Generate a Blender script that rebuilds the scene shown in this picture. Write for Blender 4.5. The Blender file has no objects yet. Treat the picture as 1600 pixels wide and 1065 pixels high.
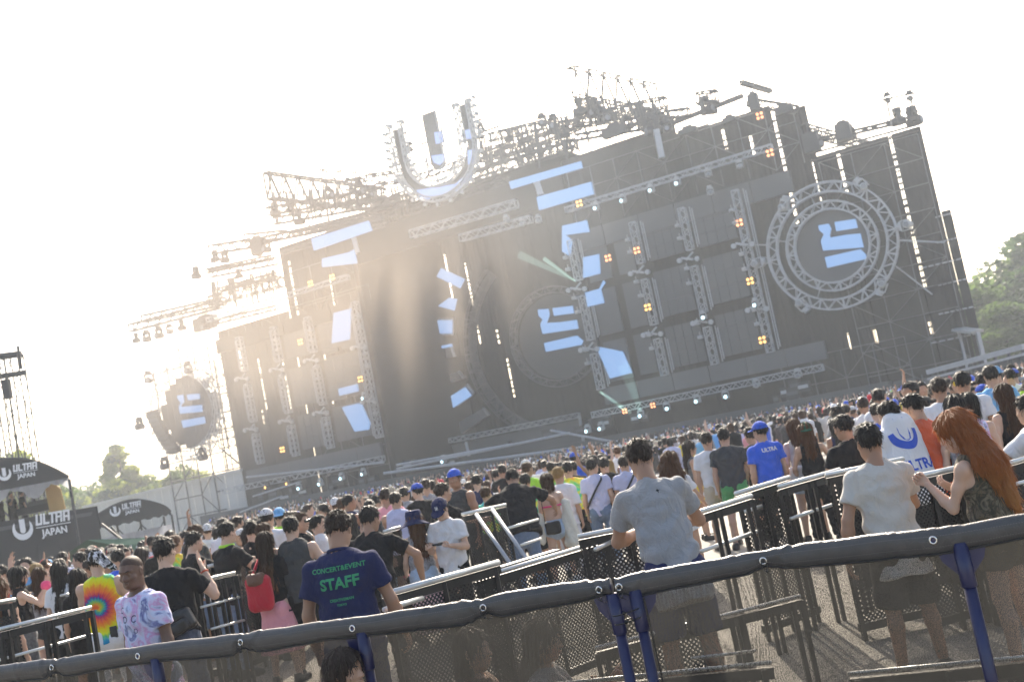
import bpy, math, random
import numpy as np
from mathutils import Vector, Matrix
from mathutils.bvhtree import BVHTree
random.seed(7); np.random.seed(7)
SC = bpy.context.scene
COL = SC.collection
# ------------------------------------------------------------------ camera
FPX = 1715.0; CH = 1.94
PITCH = math.atan(167.7/FPX); ROLL = math.atan(.198)
_R0 = np.array([1, 0, 0.]); _F = np.array([0, math.cos(PITCH), math.sin(PITCH)]); _U0 = np.array([0, -math.sin(PITCH), math.cos(PITCH)])
_X = math.cos(ROLL)*_R0 - math.sin(ROLL)*_U0
_Y = math.sin(ROLL)*_R0 + math.cos(ROLL)*_U0
_C = np.array([0, 0, CH])
cam = bpy.data.cameras.new('camera'); camo = bpy.data.objects.new('camera', cam); COL.objects.link(camo)
cam.sensor_width = 36; cam.lens = FPX/1600*36; cam.clip_end = 3000; cam.clip_start = .1
M = Matrix(((_X[0], _Y[0], -_F[0], 0), (_X[1], _Y[1], -_F[1], 0), (_X[2], _Y[2], -_F[2], CH), (0, 0, 0, 1)))
camo.matrix_world = M
cam.dof.use_dof = True; cam.dof.focus_distance = 6.3; cam.dof.aperture_fstop = 4.0
SC.camera = camo
# ------------------------------------------------------------------ world, sun, exposure
SUN_EL = math.radians(33); SUN_AZ = math.radians(2)     # azimuth measured from +Y towards +X: behind the stage
w = bpy.data.worlds.new('World'); SC.world = w; w.use_nodes = True
nt = w.node_tree; nt.nodes.clear()
sky = nt.nodes.new('ShaderNodeTexSky'); sky.sky_type = 'NISHITA'; sky.sun_disc = False
sky.sun_elevation = SUN_EL; sky.sun_rotation = SUN_AZ; sky.dust_density = 4.0; sky.air_density = 1.0; sky.ozone_density = 1.0
bg = nt.nodes.new('ShaderNodeBackground'); bg.inputs[1].default_value = .13
out = nt.nodes.new('ShaderNodeOutputWorld')
nt.links.new(sky.outputs[0], bg.inputs[0]); nt.links.new(bg.outputs[0], out.inputs[0])
sl = bpy.data.lights.new('sun', 'SUN'); sl.energy = 4.0; sl.angle = math.radians(.53); sl.color = (1, .93, .82)
so = bpy.data.objects.new('sun', sl); COL.objects.link(so)
SD = Vector((math.sin(SUN_AZ)*math.cos(SUN_EL), math.cos(SUN_AZ)*math.cos(SUN_EL), math.sin(SUN_EL)))
so.rotation_euler = SD.to_track_quat('Z', 'Y').to_euler(); so.location = (0, 60, 80)
SC.view_settings.view_transform = 'Standard'; SC.view_settings.look = 'None'
SC.view_settings.exposure = 1.42; SC.view_settings.use_white_balance = True; SC.view_settings.white_balance_temperature = 6850; SC.view_settings.gamma = 1; SC.view_settings.use_curve_mapping = False
SC.render.engine = 'CYCLES'
SC.cycles.use_denoising = True
SC.cycles.max_bounces = 6; SC.cycles.diffuse_bounces = 2; SC.cycles.glossy_bounces = 2; SC.cycles.transparent_max_bounces = 24
SC.cycles.volume_bounces = 0; SC.cycles.caustics_reflective = False; SC.cycles.caustics_refractive = False

# ------------------------------------------------------------------ picture <-> place
def ray(x, y):
    return _F*FPX + _X*(x-800) + _Y*(532.5-y)
def G(x, y, z):                       # the point at height z seen at (x, y) of the 1600 px photograph
    d = ray(x, y); return _C + d*((z-CH)/d[2])
def AT(x, y, D):                      # the point at horizontal distance D
    d = ray(x, y); return _C + d*(D/math.hypot(d[0], d[1]))
_PR = G(1303, 385, 14.05); _PL = G(290, 645, 14.05)
SE = (_PL-_PR); SE[2] = 0; SE /= np.linalg.norm(SE)
SN = np.array([-abs(SE[1]), -abs(SE[0]), 0.])
def ST(s, z, off=0.):                 # stage coordinates: s along the front from the right circle, off towards the audience
    p = _PR + SE*s + SN*off; return Vector((p[0], p[1], z))
def SP(x, y, off=0.):                 # picture -> (s, z) on the stage's plane at off
    d = ray(x, y); t = ((_PR+SN*off-_C) @ SN)/(d @ SN); p = _C+d*t
    return float((p-_PR) @ SE), float(p[2])

# ------------------------------------------------------------------ materials
def nn(nt, t, **k):
    n = nt.nodes.new(t)
    for a, v in k.items():
        setattr(n, a, v)
    return n
MATS = {}
def mat(name, col=(.5, .5, .5), rough=.7, metal=0., var=.12, scale=8., bump=0., bscale=60., emit=None, estr=0., spec=None, sheen=0., coords='Object', subs=0., tr=0.):
    if name in MATS: return MATS[name]
    m = bpy.data.materials.new(name); m.use_nodes = True; t = m.node_tree
    b = t.nodes['Principled BSDF']; L = t.links
    b.inputs['Roughness'].default_value = rough; b.inputs['Metallic'].default_value = metal
    if spec is not None: b.inputs['Specular IOR Level'].default_value = spec
    if sheen: b.inputs['Sheen Weight'].default_value = sheen; b.inputs['Sheen Roughness'].default_value = .5
    tc = nn(t, 'ShaderNodeTexCoord')
    nz = nn(t, 'ShaderNodeTexNoise'); nz.inputs['Scale'].default_value = scale; nz.inputs['Detail'].default_value = 5
    L.new(tc.outputs[coords], nz.inputs['Vector'])
    hs = nn(t, 'ShaderNodeMixRGB'); hs.blend_type = 'MIX'
    hs.inputs[1].default_value = (*[c*(1-var) for c in col], 1); hs.inputs[2].default_value = (*[min(1, c*(1+var)) for c in col], 1)
    L.new(nz.outputs['Fac'], hs.inputs[0]); L.new(hs.outputs[0], b.inputs['Base Color'])
    if bump:
        bz = nn(t, 'ShaderNodeTexNoise'); bz.inputs['Scale'].default_value = bscale; bz.inputs['Detail'].default_value = 4
        L.new(tc.outputs[coords], bz.inputs['Vector'])
        bp = nn(t, 'ShaderNodeBump'); bp.inputs['Strength'].default_value = bump; bp.inputs['Distance'].default_value = .01
        L.new(bz.outputs['Fac'], bp.inputs['Height']); L.new(bp.outputs[0], b.inputs['Normal'])
    if emit:
        b.inputs['Emission Color'].default_value = (*emit, 1); b.inputs['Emission Strength'].default_value = estr
    if subs:
        b.inputs['Subsurface Weight'].default_value = subs; b.inputs['Subsurface Radius'].default_value = (.02, .008, .004); b.inputs['Subsurface Scale'].default_value = .5
    if tr:                                              # thin cloth or leaf: part of the light passes through
        tl = nn(t, 'ShaderNodeBsdfTranslucent'); L.new(hs.outputs[0], tl.inputs[0])
        mx = nn(t, 'ShaderNodeMixShader'); mx.inputs[0].default_value = tr
        L.new(b.outputs[0], mx.inputs[1]); L.new(tl.outputs[0], mx.inputs[2])
        L.new(mx.outputs[0], t.nodes['Material Output'].inputs[0])
    MATS[name] = m; return m

# ------------------------------------------------------------------ objects
def tag(o, label=None, cat=None, group=None, kind=None):
    if label: o['label'] = label
    if cat: o['category'] = cat
    if group: o['group'] = group
    if kind: o['kind'] = kind
    return o
def empty(name, loc, rz=0, label=None, cat=None, group=None):
    o = bpy.data.objects.new(name, None); COL.objects.link(o); o.location = loc; o.rotation_euler = (0, 0, rz)
    o.empty_display_size = .2
    return tag(o, label, cat, group)
def link(name, me, parent=None, mats=None):
    o = bpy.data.objects.new(name, me); COL.objects.link(o)
    if parent is not None: o.parent = parent
    if mats: setm(o, mats)
    return o
def setm(o, mats):
    me = o.data
    while len(me.materials) < len(mats): me.materials.append(None)
    for i, m in enumerate(mats):
        o.material_slots[i].link = 'OBJECT'; o.material_slots[i].material = m
class MB:
    def __init__(s): s.v = []; s.f = []; s.m = []
    def add(s, vs, fs, m=0):
        o = len(s.v); s.v += [tuple(v) for v in vs]; s.f += [tuple(i+o for i in f) for f in fs]; s.m += [m]*len(fs); return s
    def box(s, c, sz, R=None, m=0):
        c = Vector(c); hx, hy, hz = sz[0]/2, sz[1]/2, sz[2]/2
        vs = [Vector((x, y, z)) for x in (-hx, hx) for y in (-hy, hy) for z in (-hz, hz)]
        if R is not None: vs = [R @ v for v in vs]
        return s.add([c+v for v in vs], [(0, 1, 3, 2), (4, 6, 7, 5), (0, 4, 5, 1), (2, 3, 7, 6), (0, 2, 6, 4), (1, 5, 7, 3)], m)
    def bar(s, a, b, w, h=None, up=(0, 0, 1), m=0):
        a = Vector(a); b = Vector(b); d = b-a; l = d.length
        if l < 1e-6: return s
        d /= l; u = Vector(up)
        if abs(d.dot(u)) > .98: u = Vector((1, 0, 0)) if abs(d.x) < .9 else Vector((0, 1, 0))
        x = d.cross(u).normalized(); z = x.cross(d); h = w if h is None else h
        vs = [p+x*i*w/2+z*j*h/2 for p in (a, b) for i, j in ((-1, -1), (1, -1), (1, 1), (-1, 1))]
        return s.add(vs, [(0, 1, 2, 3), (7, 6, 5, 4), (0, 4, 5, 1), (1, 5, 6, 2), (2, 6, 7, 3), (3, 7, 4, 0)], m)
    def tube(s, pts, r, n=8, m=0, cap=True, closed=False):
        pts = [Vector(p) for p in pts]; k = len(pts); rs = r if isinstance(r, (list, tuple)) else [r]*k
        rings = []; pu = None
        for i, p in enumerate(pts):
            if closed: d = pts[(i+1) % k]-pts[i-1]
            else: d = pts[min(i+1, k-1)]-pts[max(i-1, 0)]
            d.normalize()
            if pu is None: pu = Vector((0, 0, 1)) if abs(d.z) < .9 else Vector((1, 0, 0))
            x = d.cross(pu).normalized(); u = x.cross(d); pu = u
            rings.append([p+(x*math.cos(2*math.pi*j/n)+u*math.sin(2*math.pi*j/n))*rs[i] for j in range(n)])
        vs = [v for R in rings for v in R]; fs = []
        for i in range(k if closed else k-1):
            a = i*n; b = ((i+1) % k)*n
            for j in range(n):
                q = (j+1) % n; fs.append((a+j, a+q, b+q, b+j))
        if cap and not closed: fs += [tuple(range(n-1, -1, -1)), tuple((k-1)*n+j for j in range(n))]
        return s.add(vs, fs, m)
    def quad(s, a, b, c, d, m=0): return s.add([a, b, c, d], [(0, 1, 2, 3)], m)
    def prism(s, poly, off, m=0):          # poly: list of 3D points, extruded by vector off
        n = len(poly); off = Vector(off); a = [Vector(p) for p in poly]; b = [p+off for p in a]
        return s.add(a+b, [tuple(range(n))[::-1], tuple(range(n, 2*n))]+[(i, (i+1) % n, n+(i+1) % n, n+i) for i in range(n)], m)
    def mesh(s, name, smooth=False):
        me = bpy.data.meshes.new(name); me.from_pydata(s.v, [], s.f)
        if any(s.m): me.polygons.foreach_set('material_index', s.m)
        if smooth: me.polygons.foreach_set('use_smooth', [True]*len(me.polygons))
        me.update(); return me
    def build(s, name, mats, parent=None, smooth=False):
        if not isinstance(mats, (list, tuple)): mats = [mats]
        me = s.mesh(name, smooth)
        for m in mats: me.materials.append(m)
        o = bpy.data.objects.new(name, me); COL.objects.link(o)
        if parent is not None: o.parent = parent
        return o
def local(parent, o):                      # parts modelled in world coordinates: shift into the thing's own frame
    o.matrix_parent_inverse = Matrix.Translation(parent.location).inverted(); return o

# ------------------------------------------------------------------ smooth solids: distance fields meshed with surface nets
def nets(lo, hi, h, f):
    lo = np.array(lo, float); n = np.ceil((np.array(hi)-lo)/h).astype(int)+1
    X = (lo[0]+np.arange(n[0])*h)[:, None, None].astype(np.float32); Y = (lo[1]+np.arange(n[1])*h)[None, :, None].astype(np.float32); Z = (lo[2]+np.arange(n[2])*h)[None, None, :].astype(np.float32)
    D = np.broadcast_to(f(X, Y, Z), tuple(n)).astype(np.float32).copy()
    for ax in range(3):                    # close at the border
        sl = [slice(None)]*3; sl[ax] = 0; D[tuple(sl)] = 1; sl[ax] = -1; D[tuple(sl)] = 1
    ins = D < 0
    c = tuple(k-1 for k in n)
    acc = np.zeros(c+(3,), np.float32); cnt = np.zeros(c, np.float32)
    for ax in range(3):
        o = [a for a in range(3) if a != ax]
        for i in (0, 1):
            for j in (0, 1):
                a = [None]*3; b = [None]*3
                a[ax] = slice(0, c[ax]); b[ax] = slice(1, c[ax]+1)
                for q, t in ((o[0], i), (o[1], j)):
                    a[q] = slice(t, c[q]+t); b[q] = a[q]
                da = D[tuple(a)]; db = D[tuple(b)]; x = (da < 0) != (db < 0)
                t = np.where(x, da/np.where(x, da-db, 1), 0)
                acc[..., ax] += t; acc[..., o[0]] += x*i; acc[..., o[1]] += x*j; cnt += x
    act = cnt > 0; idx = np.full(c, -1, np.int64); idx[act] = np.arange(act.sum())
    ci = np.argwhere(act); V = lo+(ci+acc[act]/cnt[act][:, None])*h
    Q = []
    for ax in range(3):
        o = [(ax+1) % 3, (ax+2) % 3]
        sa = [slice(1, c[k]) for k in range(3)]; sa[ax] = slice(0, c[ax]); sb = list(sa); sb[ax] = slice(1, c[ax]+1)
        A = ins[tuple(sa)]; B = ins[tuple(sb)]
        for m, flip in ((A & ~B, False), (~A & B, True)):
            p = np.argwhere(m)
            if not len(p): continue
            for k in range(3):
                if k != ax: p[:, k] += 1
            def g(d0, d1):
                q = p.copy(); q[:, o[0]] += d0; q[:, o[1]] += d1
                return idx[q[:, 0], q[:, 1], q[:, 2]]
            qq = np.stack([g(-1, -1), g(0, -1), g(0, 0), g(-1, 0)], 1)
            Q.append(qq[:, ::-1] if flip else qq)
    Q = np.concatenate(Q) if Q else np.zeros((0, 4), int)
    return V, Q
def seg(P, a, b):
    d = [b[i]-a[i] for i in range(3)]; L = sum(x*x for x in d)+1e-12
    t = np.clip(((P[0]-a[0])*d[0]+(P[1]-a[1])*d[1]+(P[2]-a[2])*d[2])/L, 0, 1)
    return t, [P[i]-(a[i]+t*d[i]) for i in range(3)]
def cap(P, a, b, ra, rb):
    t, q = seg(P, a, b)
    return np.sqrt(q[0]**2+q[1]**2+q[2]**2)-(ra+(rb-ra)*t)
def ecap(P, a, b, ra, rb, k, f=(0, 1, 0)):       # flattened along f by 1/k
    t, q = seg(P, a, b); s = (q[0]*f[0]+q[1]*f[1]+q[2]*f[2])*(k-1)
    return (np.sqrt((q[0]+s*f[0])**2+(q[1]+s*f[1])**2+(q[2]+s*f[2])**2)-(ra+(rb-ra)*t))/(1+(k-1)*.35)
def ell(P, c, r):
    x = (P[0]-c[0])/r[0]; y = (P[1]-c[1])/r[1]; z = (P[2]-c[2])/r[2]
    k = np.sqrt(x*x+y*y+z*z); return (k-1)*min(r)
def smin(a, b, k):
    h = np.clip(.5+.5*(b-a)/k, 0, 1); return b+(a-b)*h-k*h*(1-h)
def smax(a, b, k): return -smin(-a, -b, k)
def V3(*a): return np.array(a, float)
def npmesh(name, V, Q, smooth=True, mi=None):
    me = bpy.data.meshes.new(name); nV = len(V); nQ = len(Q)
    me.vertices.add(nV); me.vertices.foreach_set('co', np.asarray(V, np.float32).ravel())
    me.loops.add(nQ*4); me.loops.foreach_set('vertex_index', np.asarray(Q, np.int32).ravel())
    me.polygons.add(nQ); me.polygons.foreach_set('loop_start', np.arange(nQ, dtype=np.int32)*4)
    if mi is not None: me.polygons.foreach_set('material_index', np.asarray(mi, np.int32))
    me.update(calc_edges=True); me.validate()
    if smooth: me.polygons.foreach_set('use_smooth', np.ones(len(me.polygons), bool))
    return me
def cat(parts):
    Vs = []; Qs = []; o = 0
    for V, Q in parts:
        Vs.append(V); Qs.append(Q+o); o += len(V)
    return np.concatenate(Vs), np.concatenate(Qs)
def basis(z, y):                                  # columns x, y, z: z given, y close to y
    z = np.asarray(z, float); z = z/np.linalg.norm(z); x = np.cross(y, z); x /= np.linalg.norm(x)+1e-9; return np.stack([x, np.cross(z, x), z], 1)
def rot(ax, a):
    return np.array(Matrix.Rotation(a, 3, ax))
# ------------------------------------------------------------------ people
_cache = {}
def head_mesh(h=.0062, female=False, nose=1., jaw=1.):
    key = ('head', h, female, nose, jaw)
    if key in _cache: return _cache[key]
    def f(x, y, z):
        x = np.abs(x); P = (x, y, z)
        d = ell(P, (0, -.012, .025), (.074, .096, .088))
        d = smin(d, ell(P, (0, .018, -.035), (.058 if female else .061, .068, .078)), .03)
        j = .036 if female else .042*jaw
        d = smin(d, ell(P, (0, .038, -.088), (j, .042, .03)), .025)
        d = smin(d, ell(P, (.046, .0, -.068), (.018, .03, .03*jaw)), .03)
        d = smin(d, cap(P, (.0, .085, -.002), (0, .101, -.03), .007, .0125*nose), .012)
        d = smin(d, ell(P, (.012*nose, .088, -.034), (.0085*nose, .011, .008)), .008)
        d = smin(d, cap(P, (.012, .083, .021), (.045, .067, .022), .009, .007), .014)
        d = smax(d, -ell(P, (.031, .093, .002), (.0165, .016, .0125)), .012)
        d = smin(d, ell(P, (.030, .0715, .0), (.0135, .0135, .0125)), .004)
        d = smin(d, ell(P, (.046, .058, -.03), (.018, .015, .014)), .02)
        d = smin(d, ell(P, (.008, .0905, -.058), (.015, .009, .0045)), .005)
        d = smin(d, ell(P, (0, .0895, -.068), (.017, .0095, .0055)), .005)
        e = ell(P, (.0765, -.008, -.008), (.010, .019, .031))
        e = smax(e, -ell(P, (.087, -.002, -.004), (.008, .010, .018)), .006)
        d = smin(d, e, .006)
        d = smin(d, cap(P, (0, -.022, -.06), (0, -.03, -.16), .048 if female else .055, .046 if female else .054), .03)
        return d
    r = nets((-.1, -.13, -.155), (.1, .13, .13), h, f); _cache[key] = r; return r
def hsh(x, y, z, s=1.):
    return (np.sin(x*s*1.3+np.sin(z*s*.9)*1.7)+np.sin(y*s*1.7+np.sin(x*s*1.1)*1.5)+np.sin(z*s*1.5+np.sin(y*s*1.3)*1.6))/3
def hair_mesh(kind, h=.0072, L=.35, seed=0):
    key = ('hair', kind, h, L, seed)
    if key in _cache: return _cache[key]
    s = seed*1.7
    def f(x, y, z):
        P = (x, y, z); ang = np.arctan2(x, y+.02)
        strand = .0035*np.sin(ang*24+hsh(x+s, y, z, 40)*2.5)+.004*np.sin(ang*9+z*18+s)
        if kind == 'shaved':
            d = ell(P, (0, -.0125, .026), (.0750, .0970, .0890)); d = np.maximum(d, -(z-.03-np.clip(y, -.02, .1)*.5)); return d
        if kind == 'short':
            d = ell(P, (0, -.016, .034), (.083, .107, .099))
            d = d+.006*hsh(x+s, y, z, 70)+.004*hsh(x, y+s, z, 150)+strand*.6
            front = np.maximum(y-.045, -(z-.055))                      # not over the face
            cut = smax(-(z-(.062)), y-.028, .01)                       # keep above the brow in front
            d = smax(d, -smax(.062-z, y-.03, .012)*-1 if False else -np.minimum(np.maximum(z*0-1, z-1), 0)-1 if False else d, .001)
            low = -.045-.03*np.clip((-y-.02)/.08, 0, 1)+.11*np.clip((y+.0)/.06, 0, 1)
            d = smax(d, low-z, .008)
            ear = ell(P, (.085, .004, -.014), (.012, .02, .028)); ear2 = ell(P, (-.085, .004, -.014), (.012, .02, .028))
            return smax(d, -np.minimum(ear, ear2), .005)
        if kind == 'bob':
            d = ell(P, (0, -.016, .03), (.09, .112, .1)); q = ecap(P, (0, -.03, .02), (0, -.035, -.1), .095, .088, 1.0)
            d = smin(d, q, .02)+strand*1.4
            d = np.maximum(d, -.13-z+.01*np.sin(ang*13))
            face = ell(P, (0, .095, -.045), (.062, .09, .1)); return smax(d, -face, .008)
        if kind == 'wavy':
            wv = np.sin(z*26+x*8+s)*.02
            d = ell(P, (0, -.02, .035), (.102, .122, .108)); q = ecap(P, (0, -.05, .03), (wv*.5, -.085, -L*.55), .105, .150, 1.3); q = smin(q, ecap(P, (wv, -.085, -L*.5), (wv+.02, -.10, -L), .148, .08, 1.5), .04)
            d = smin(d, q, .03)+strand*1.6+.007*np.sin(x*60+np.sin(z*24)*1.6)+.006*hsh(x, y, z, 34)
            face = smin(ell(P, (0, .10, -.05), (.056, .10, .11)), ell(P, (0, .13, -.25), (.10, .14, .2)), .03)
            return smax(d, -face, .01)
        # long hair down the back
        d = ell(P, (0, -.016, .03), (.088, .111, .1))
        q = ecap(P, (0, -.045, .03), (0, -.085, -L), .088, .085, 1.25)
        q = smin(q, cap(P, (0, -.09, -L*.6), (0, -.1, -L-.03), .05, .012), .04)
        d = smin(d, q, .03)+strand*(1.5+np.clip(-z, 0, .5)*3)
        face = smin(ell(P, (0, .10, -.05), (.06, .10, .11)), ell(P, (0, .12, -.25), (.09, .14, .2)), .03)
        return smax(d, -face, .008)
    zl = -L-.1 if kind in ('long', 'wavy') else -.16; wx = .21 if kind == 'wavy' else .13
    V, Q = nets((-wx, -.25, zl), (wx, .14, .16), h, f)
    if kind != 'shaved':                                   # loose strands and tufts over the mass
        rr = np.random.RandomState(seed+len(kind)); Nn = np.zeros_like(V); a = V[Q]; fn = np.cross(a[:, 2]-a[:, 0], a[:, 3]-a[:, 1])
        for j in range(4): np.add.at(Nn, Q[:, j], fn)
        Nn /= np.linalg.norm(Nn, axis=1)[:, None]+1e-9; up_ = np.where(V[:, 2] > -.06)[0] if kind == 'short' else np.arange(len(V))
        n = {'short': 900, 'bob': 900, 'long': 1300, 'wavy': 2600}[kind]; n = n if h < .01 else n//3; ix = rr.choice(up_, n); p = V[ix]; N = Nn[ix]
        fl = (p-np.array([0, -.045, .125]))*(1 if kind == 'short' else .25)+np.array([0, 0, -.03 if kind == 'short' else -.2]); fl = fl+rr.normal(0, .022 if kind == 'short' else .02, fl.shape)
        fl -= (fl*N).sum(1)[:, None]*N; fl /= np.linalg.norm(fl, axis=1)[:, None]+1e-9
        ln = (rr.uniform(.012, .032, n) if kind == 'short' else rr.uniform(.04, .11, n))[:, None]; w0 = (.0022 if h < .01 else .005)
        sd_ = np.cross(N, fl); lift = (rr.uniform(.05, .55, n) if kind == 'short' else rr.uniform(0, .16, n))[:, None]
        m_ = p+fl*ln*.55+N*(ln*lift*.7+.0012); t_ = p+fl*ln+N*ln*lift+rr.normal(0, .004, p.shape)
        W = np.stack([p-sd_*w0, p+sd_*w0, m_+sd_*w0*.8, m_-sd_*w0*.8, t_+sd_*.0004, t_-sd_*.0004], 1).reshape(-1, 3); b_ = (np.arange(n)*6)[:, None]
        Q2 = np.concatenate([b_+np.array([0, 1, 2, 3]), b_+np.array([3, 2, 4, 5])]); V, Q = cat([(V, Q), (W, Q2)])
    r = (V, Q); _cache[key] = r; return r
def cap_mesh(kind='cap', h=.0072):
    key = ('cap', kind, h)
    if key in _cache: return _cache[key]
    def f(x, y, z):
        P = (x, y, z); d = ell(P, (0, -.014, .036), (.088, .110, .098)); d = np.maximum(d, .035-z)
        d = np.maximum(d, -ell(P, (0, -.014, .03), (.080, .102, .09)))
        if kind == 'cap':
            b = np.maximum(np.maximum(ell(P, (0, .07, .04), (.082, .115, .2)), np.abs(z-.042+(y-.1)*.25+x*x*3.5)-.0045), .07-y)
            d = smin(d, b, .008)
        elif kind == 'back':
            b = np.maximum(np.maximum(ell(P, (0, -.09, .04), (.078, .11, .2)), np.abs(z-.042-(y+.1)*.35+x*x*3.5)-.0045), y+.09)
            d = smin(d, b, .008)
        elif kind == 'bucket':
            r = np.sqrt(x*x+(y*.85)**2); zz = z-.03+np.clip(r-.08, 0, .2)*.75-.018*np.sin(np.arctan2(x, y)*2+1)
            b = np.maximum(np.maximum(r-.165, np.abs(zz)-.006), .07-r)
            top = np.maximum(ecap(P, (0, -.014, .03), (0, -.014, .075), .092, .088, .85), z-.125)
            d = smin(np.maximum(top, .03-z), b, .012)
        return d
    r = nets((-.2, -.24, -.12), (.2, .24, .16), h, f); _cache[key] = r; return r
def hand_mesh(kind='relax', h=.0052):
    # right hand; wrist at the origin, fingers along -z, palm faces -x when hanging (towards the thigh), thumb towards +y
    key = ('hand', kind, h)
    if key in _cache: return _cache[key]
    curl = {'relax': (.35, .45, .35), 'grip': (1.2, 1.35, .9), 'flat': (.08, .1, .08)}[kind]
    segs = []
    for i, (yy, L) in enumerate(((.030, .040), (.010, .046), (-.010, .042), (-.029, .033))):
        p = np.array([0, yy, -.088+abs(i-1.2)*.004]); a = 0
        sp = (1.2-i)*.05
        for k, (l, c) in enumerate(zip((L, L*.62, L*.5), curl)):
            a += c*(1+.08*i); q = p+np.array([-math.sin(a)*l, sp*l, -math.cos(a)*l]); segs.append((p, q, .0088-.0011*k, .0078-.0011*k)); p = q
    th = [(V3(0, .026, -.025), V3(-.014, .05, -.055), .0145, .0112), (V3(-.014, .05, -.055), V3(-.026, .052, -.085), .0105, .009)]
    if kind == 'grip': th[1] = (V3(-.014, .05, -.055), V3(-.045, .035, -.075), .0105, .009)
    def f(x, y, z):
        P = (x, y, z)
        d = ecap(P, (0, 0, .02), (0, 0, -.02), .026, .03, 1.5, (1, 0, 0))
        d = smin(d, ecap(P, (0, .001, -.03), (0, .001, -.075), .035, .04, 2.3, (1, 0, 0)), .012)
        for a, b, ra, rb in segs: d = smin(d, cap(P, a, b, ra, rb), .004)
        for a, b, ra, rb in th: d = smin(d, cap(P, a, b, ra, rb), .008)
        return d
    r = nets((-.1, -.06, -.21), (.04, .08, .06), h, f); _cache[key] = r; return r
def shoe_mesh(h=.009):
    key = ('shoe', h)
    if key in _cache: return _cache[key]
    def f(x, y, z):
        P = (x, y, z); d = ell(P, (0, .05, .03), (.048, .15, .06)); d = smin(d, cap(P, (0, -.03, .05), (0, -.04, .1), .045, .043), .03)
        return np.maximum(np.maximum(d, -z), z-.105)
    r = nets((-.08, -.13, -.02), (.08, .23, .13), h, f); _cache[key] = r; return r
def xf(VQ, R, t, mirror=False):
    V, Q = VQ; V = V.copy(); 
    if mirror: V[:, 0] *= -1; Q = Q[:, ::-1]
    return V @ R.T+t, Q

def skeleton(h=1.72, fem=False, lean=0, side=0, twist=0, head=(0, 0), stance=.1, stride=0, bend=0, armL=None, armR=None, build=1.):
    """joints of a standing person facing +y; head = (yaw to the left, nod down); arms = (upper arm direction, forearm direction)"""
    k = h/1.72; s = dict(k=k, h=h, fem=fem, b=build)
    pel = V3(0, 0, .92*k); sw = (.155 if fem else .178)*k*build; hw = .09*k
    Rt = rot('Z', twist) @ rot('Y', side) @ rot('X', -lean)
    s['Rt'] = Rt; s['pel'] = pel; s['f'] = Rt @ V3(0, 1, 0)
    s['waist'] = pel+Rt @ V3(0, 0, .14*k); s['chest'] = pel+Rt @ V3(0, .0, .36*k); s['neck'] = pel+Rt @ V3(0, -.01*k, .53*k)
    s['sh'] = [pel+Rt @ V3(sg*sw, -.005, .452*k) for sg in (-1, 1)]
    Rh = rot('Z', twist*.8+head[0]) @ rot('X', -lean*.45-head[1])
    s['Rh'] = Rh; s['hc'] = s['neck']+Rt @ V3(0, .012*k, .04*k)+Rh @ V3(0, .015*k, .115*k)
    s['hip'] = []; s['knee'] = []; s['ank'] = []; s['fd'] = []
    for sg in (-1, 1):
        hp = pel+V3(sg*hw, 0, -.03*k); y = stride*sg; a = V3(sg*(hw+stance*.5)*1, y, .085*k)
        kn = (hp+a)/2+V3(0, .02+bend+abs(stride)*.12, .01*k); s['hip'].append(hp); s['knee'].append(kn); s['ank'].append(a); s['fd'].append(V3(sg*.25, 1, 0))
    s['elb'] = []; s['wri'] = []; s['ad'] = []
    for i, ar in enumerate((armL, armR)):
        sg = -1 if i == 0 else 1
        u, w_ = ar if ar else ((sg*.16, -.06, -1), (sg*.03, .25, -1))
        u = V3(*u); u /= np.linalg.norm(u); w_ = V3(*w_); w_ /= np.linalg.norm(w_)
        e = s['sh'][i]+u*.285*k; s['elb'].append(e); s['wri'].append(e+w_*.245*k); s['ad'].append((u, w_))
    return s
def bounds(pts, pad):
    a = np.array(pts); return a.min(0)-pad, a.max(0)+pad
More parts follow.
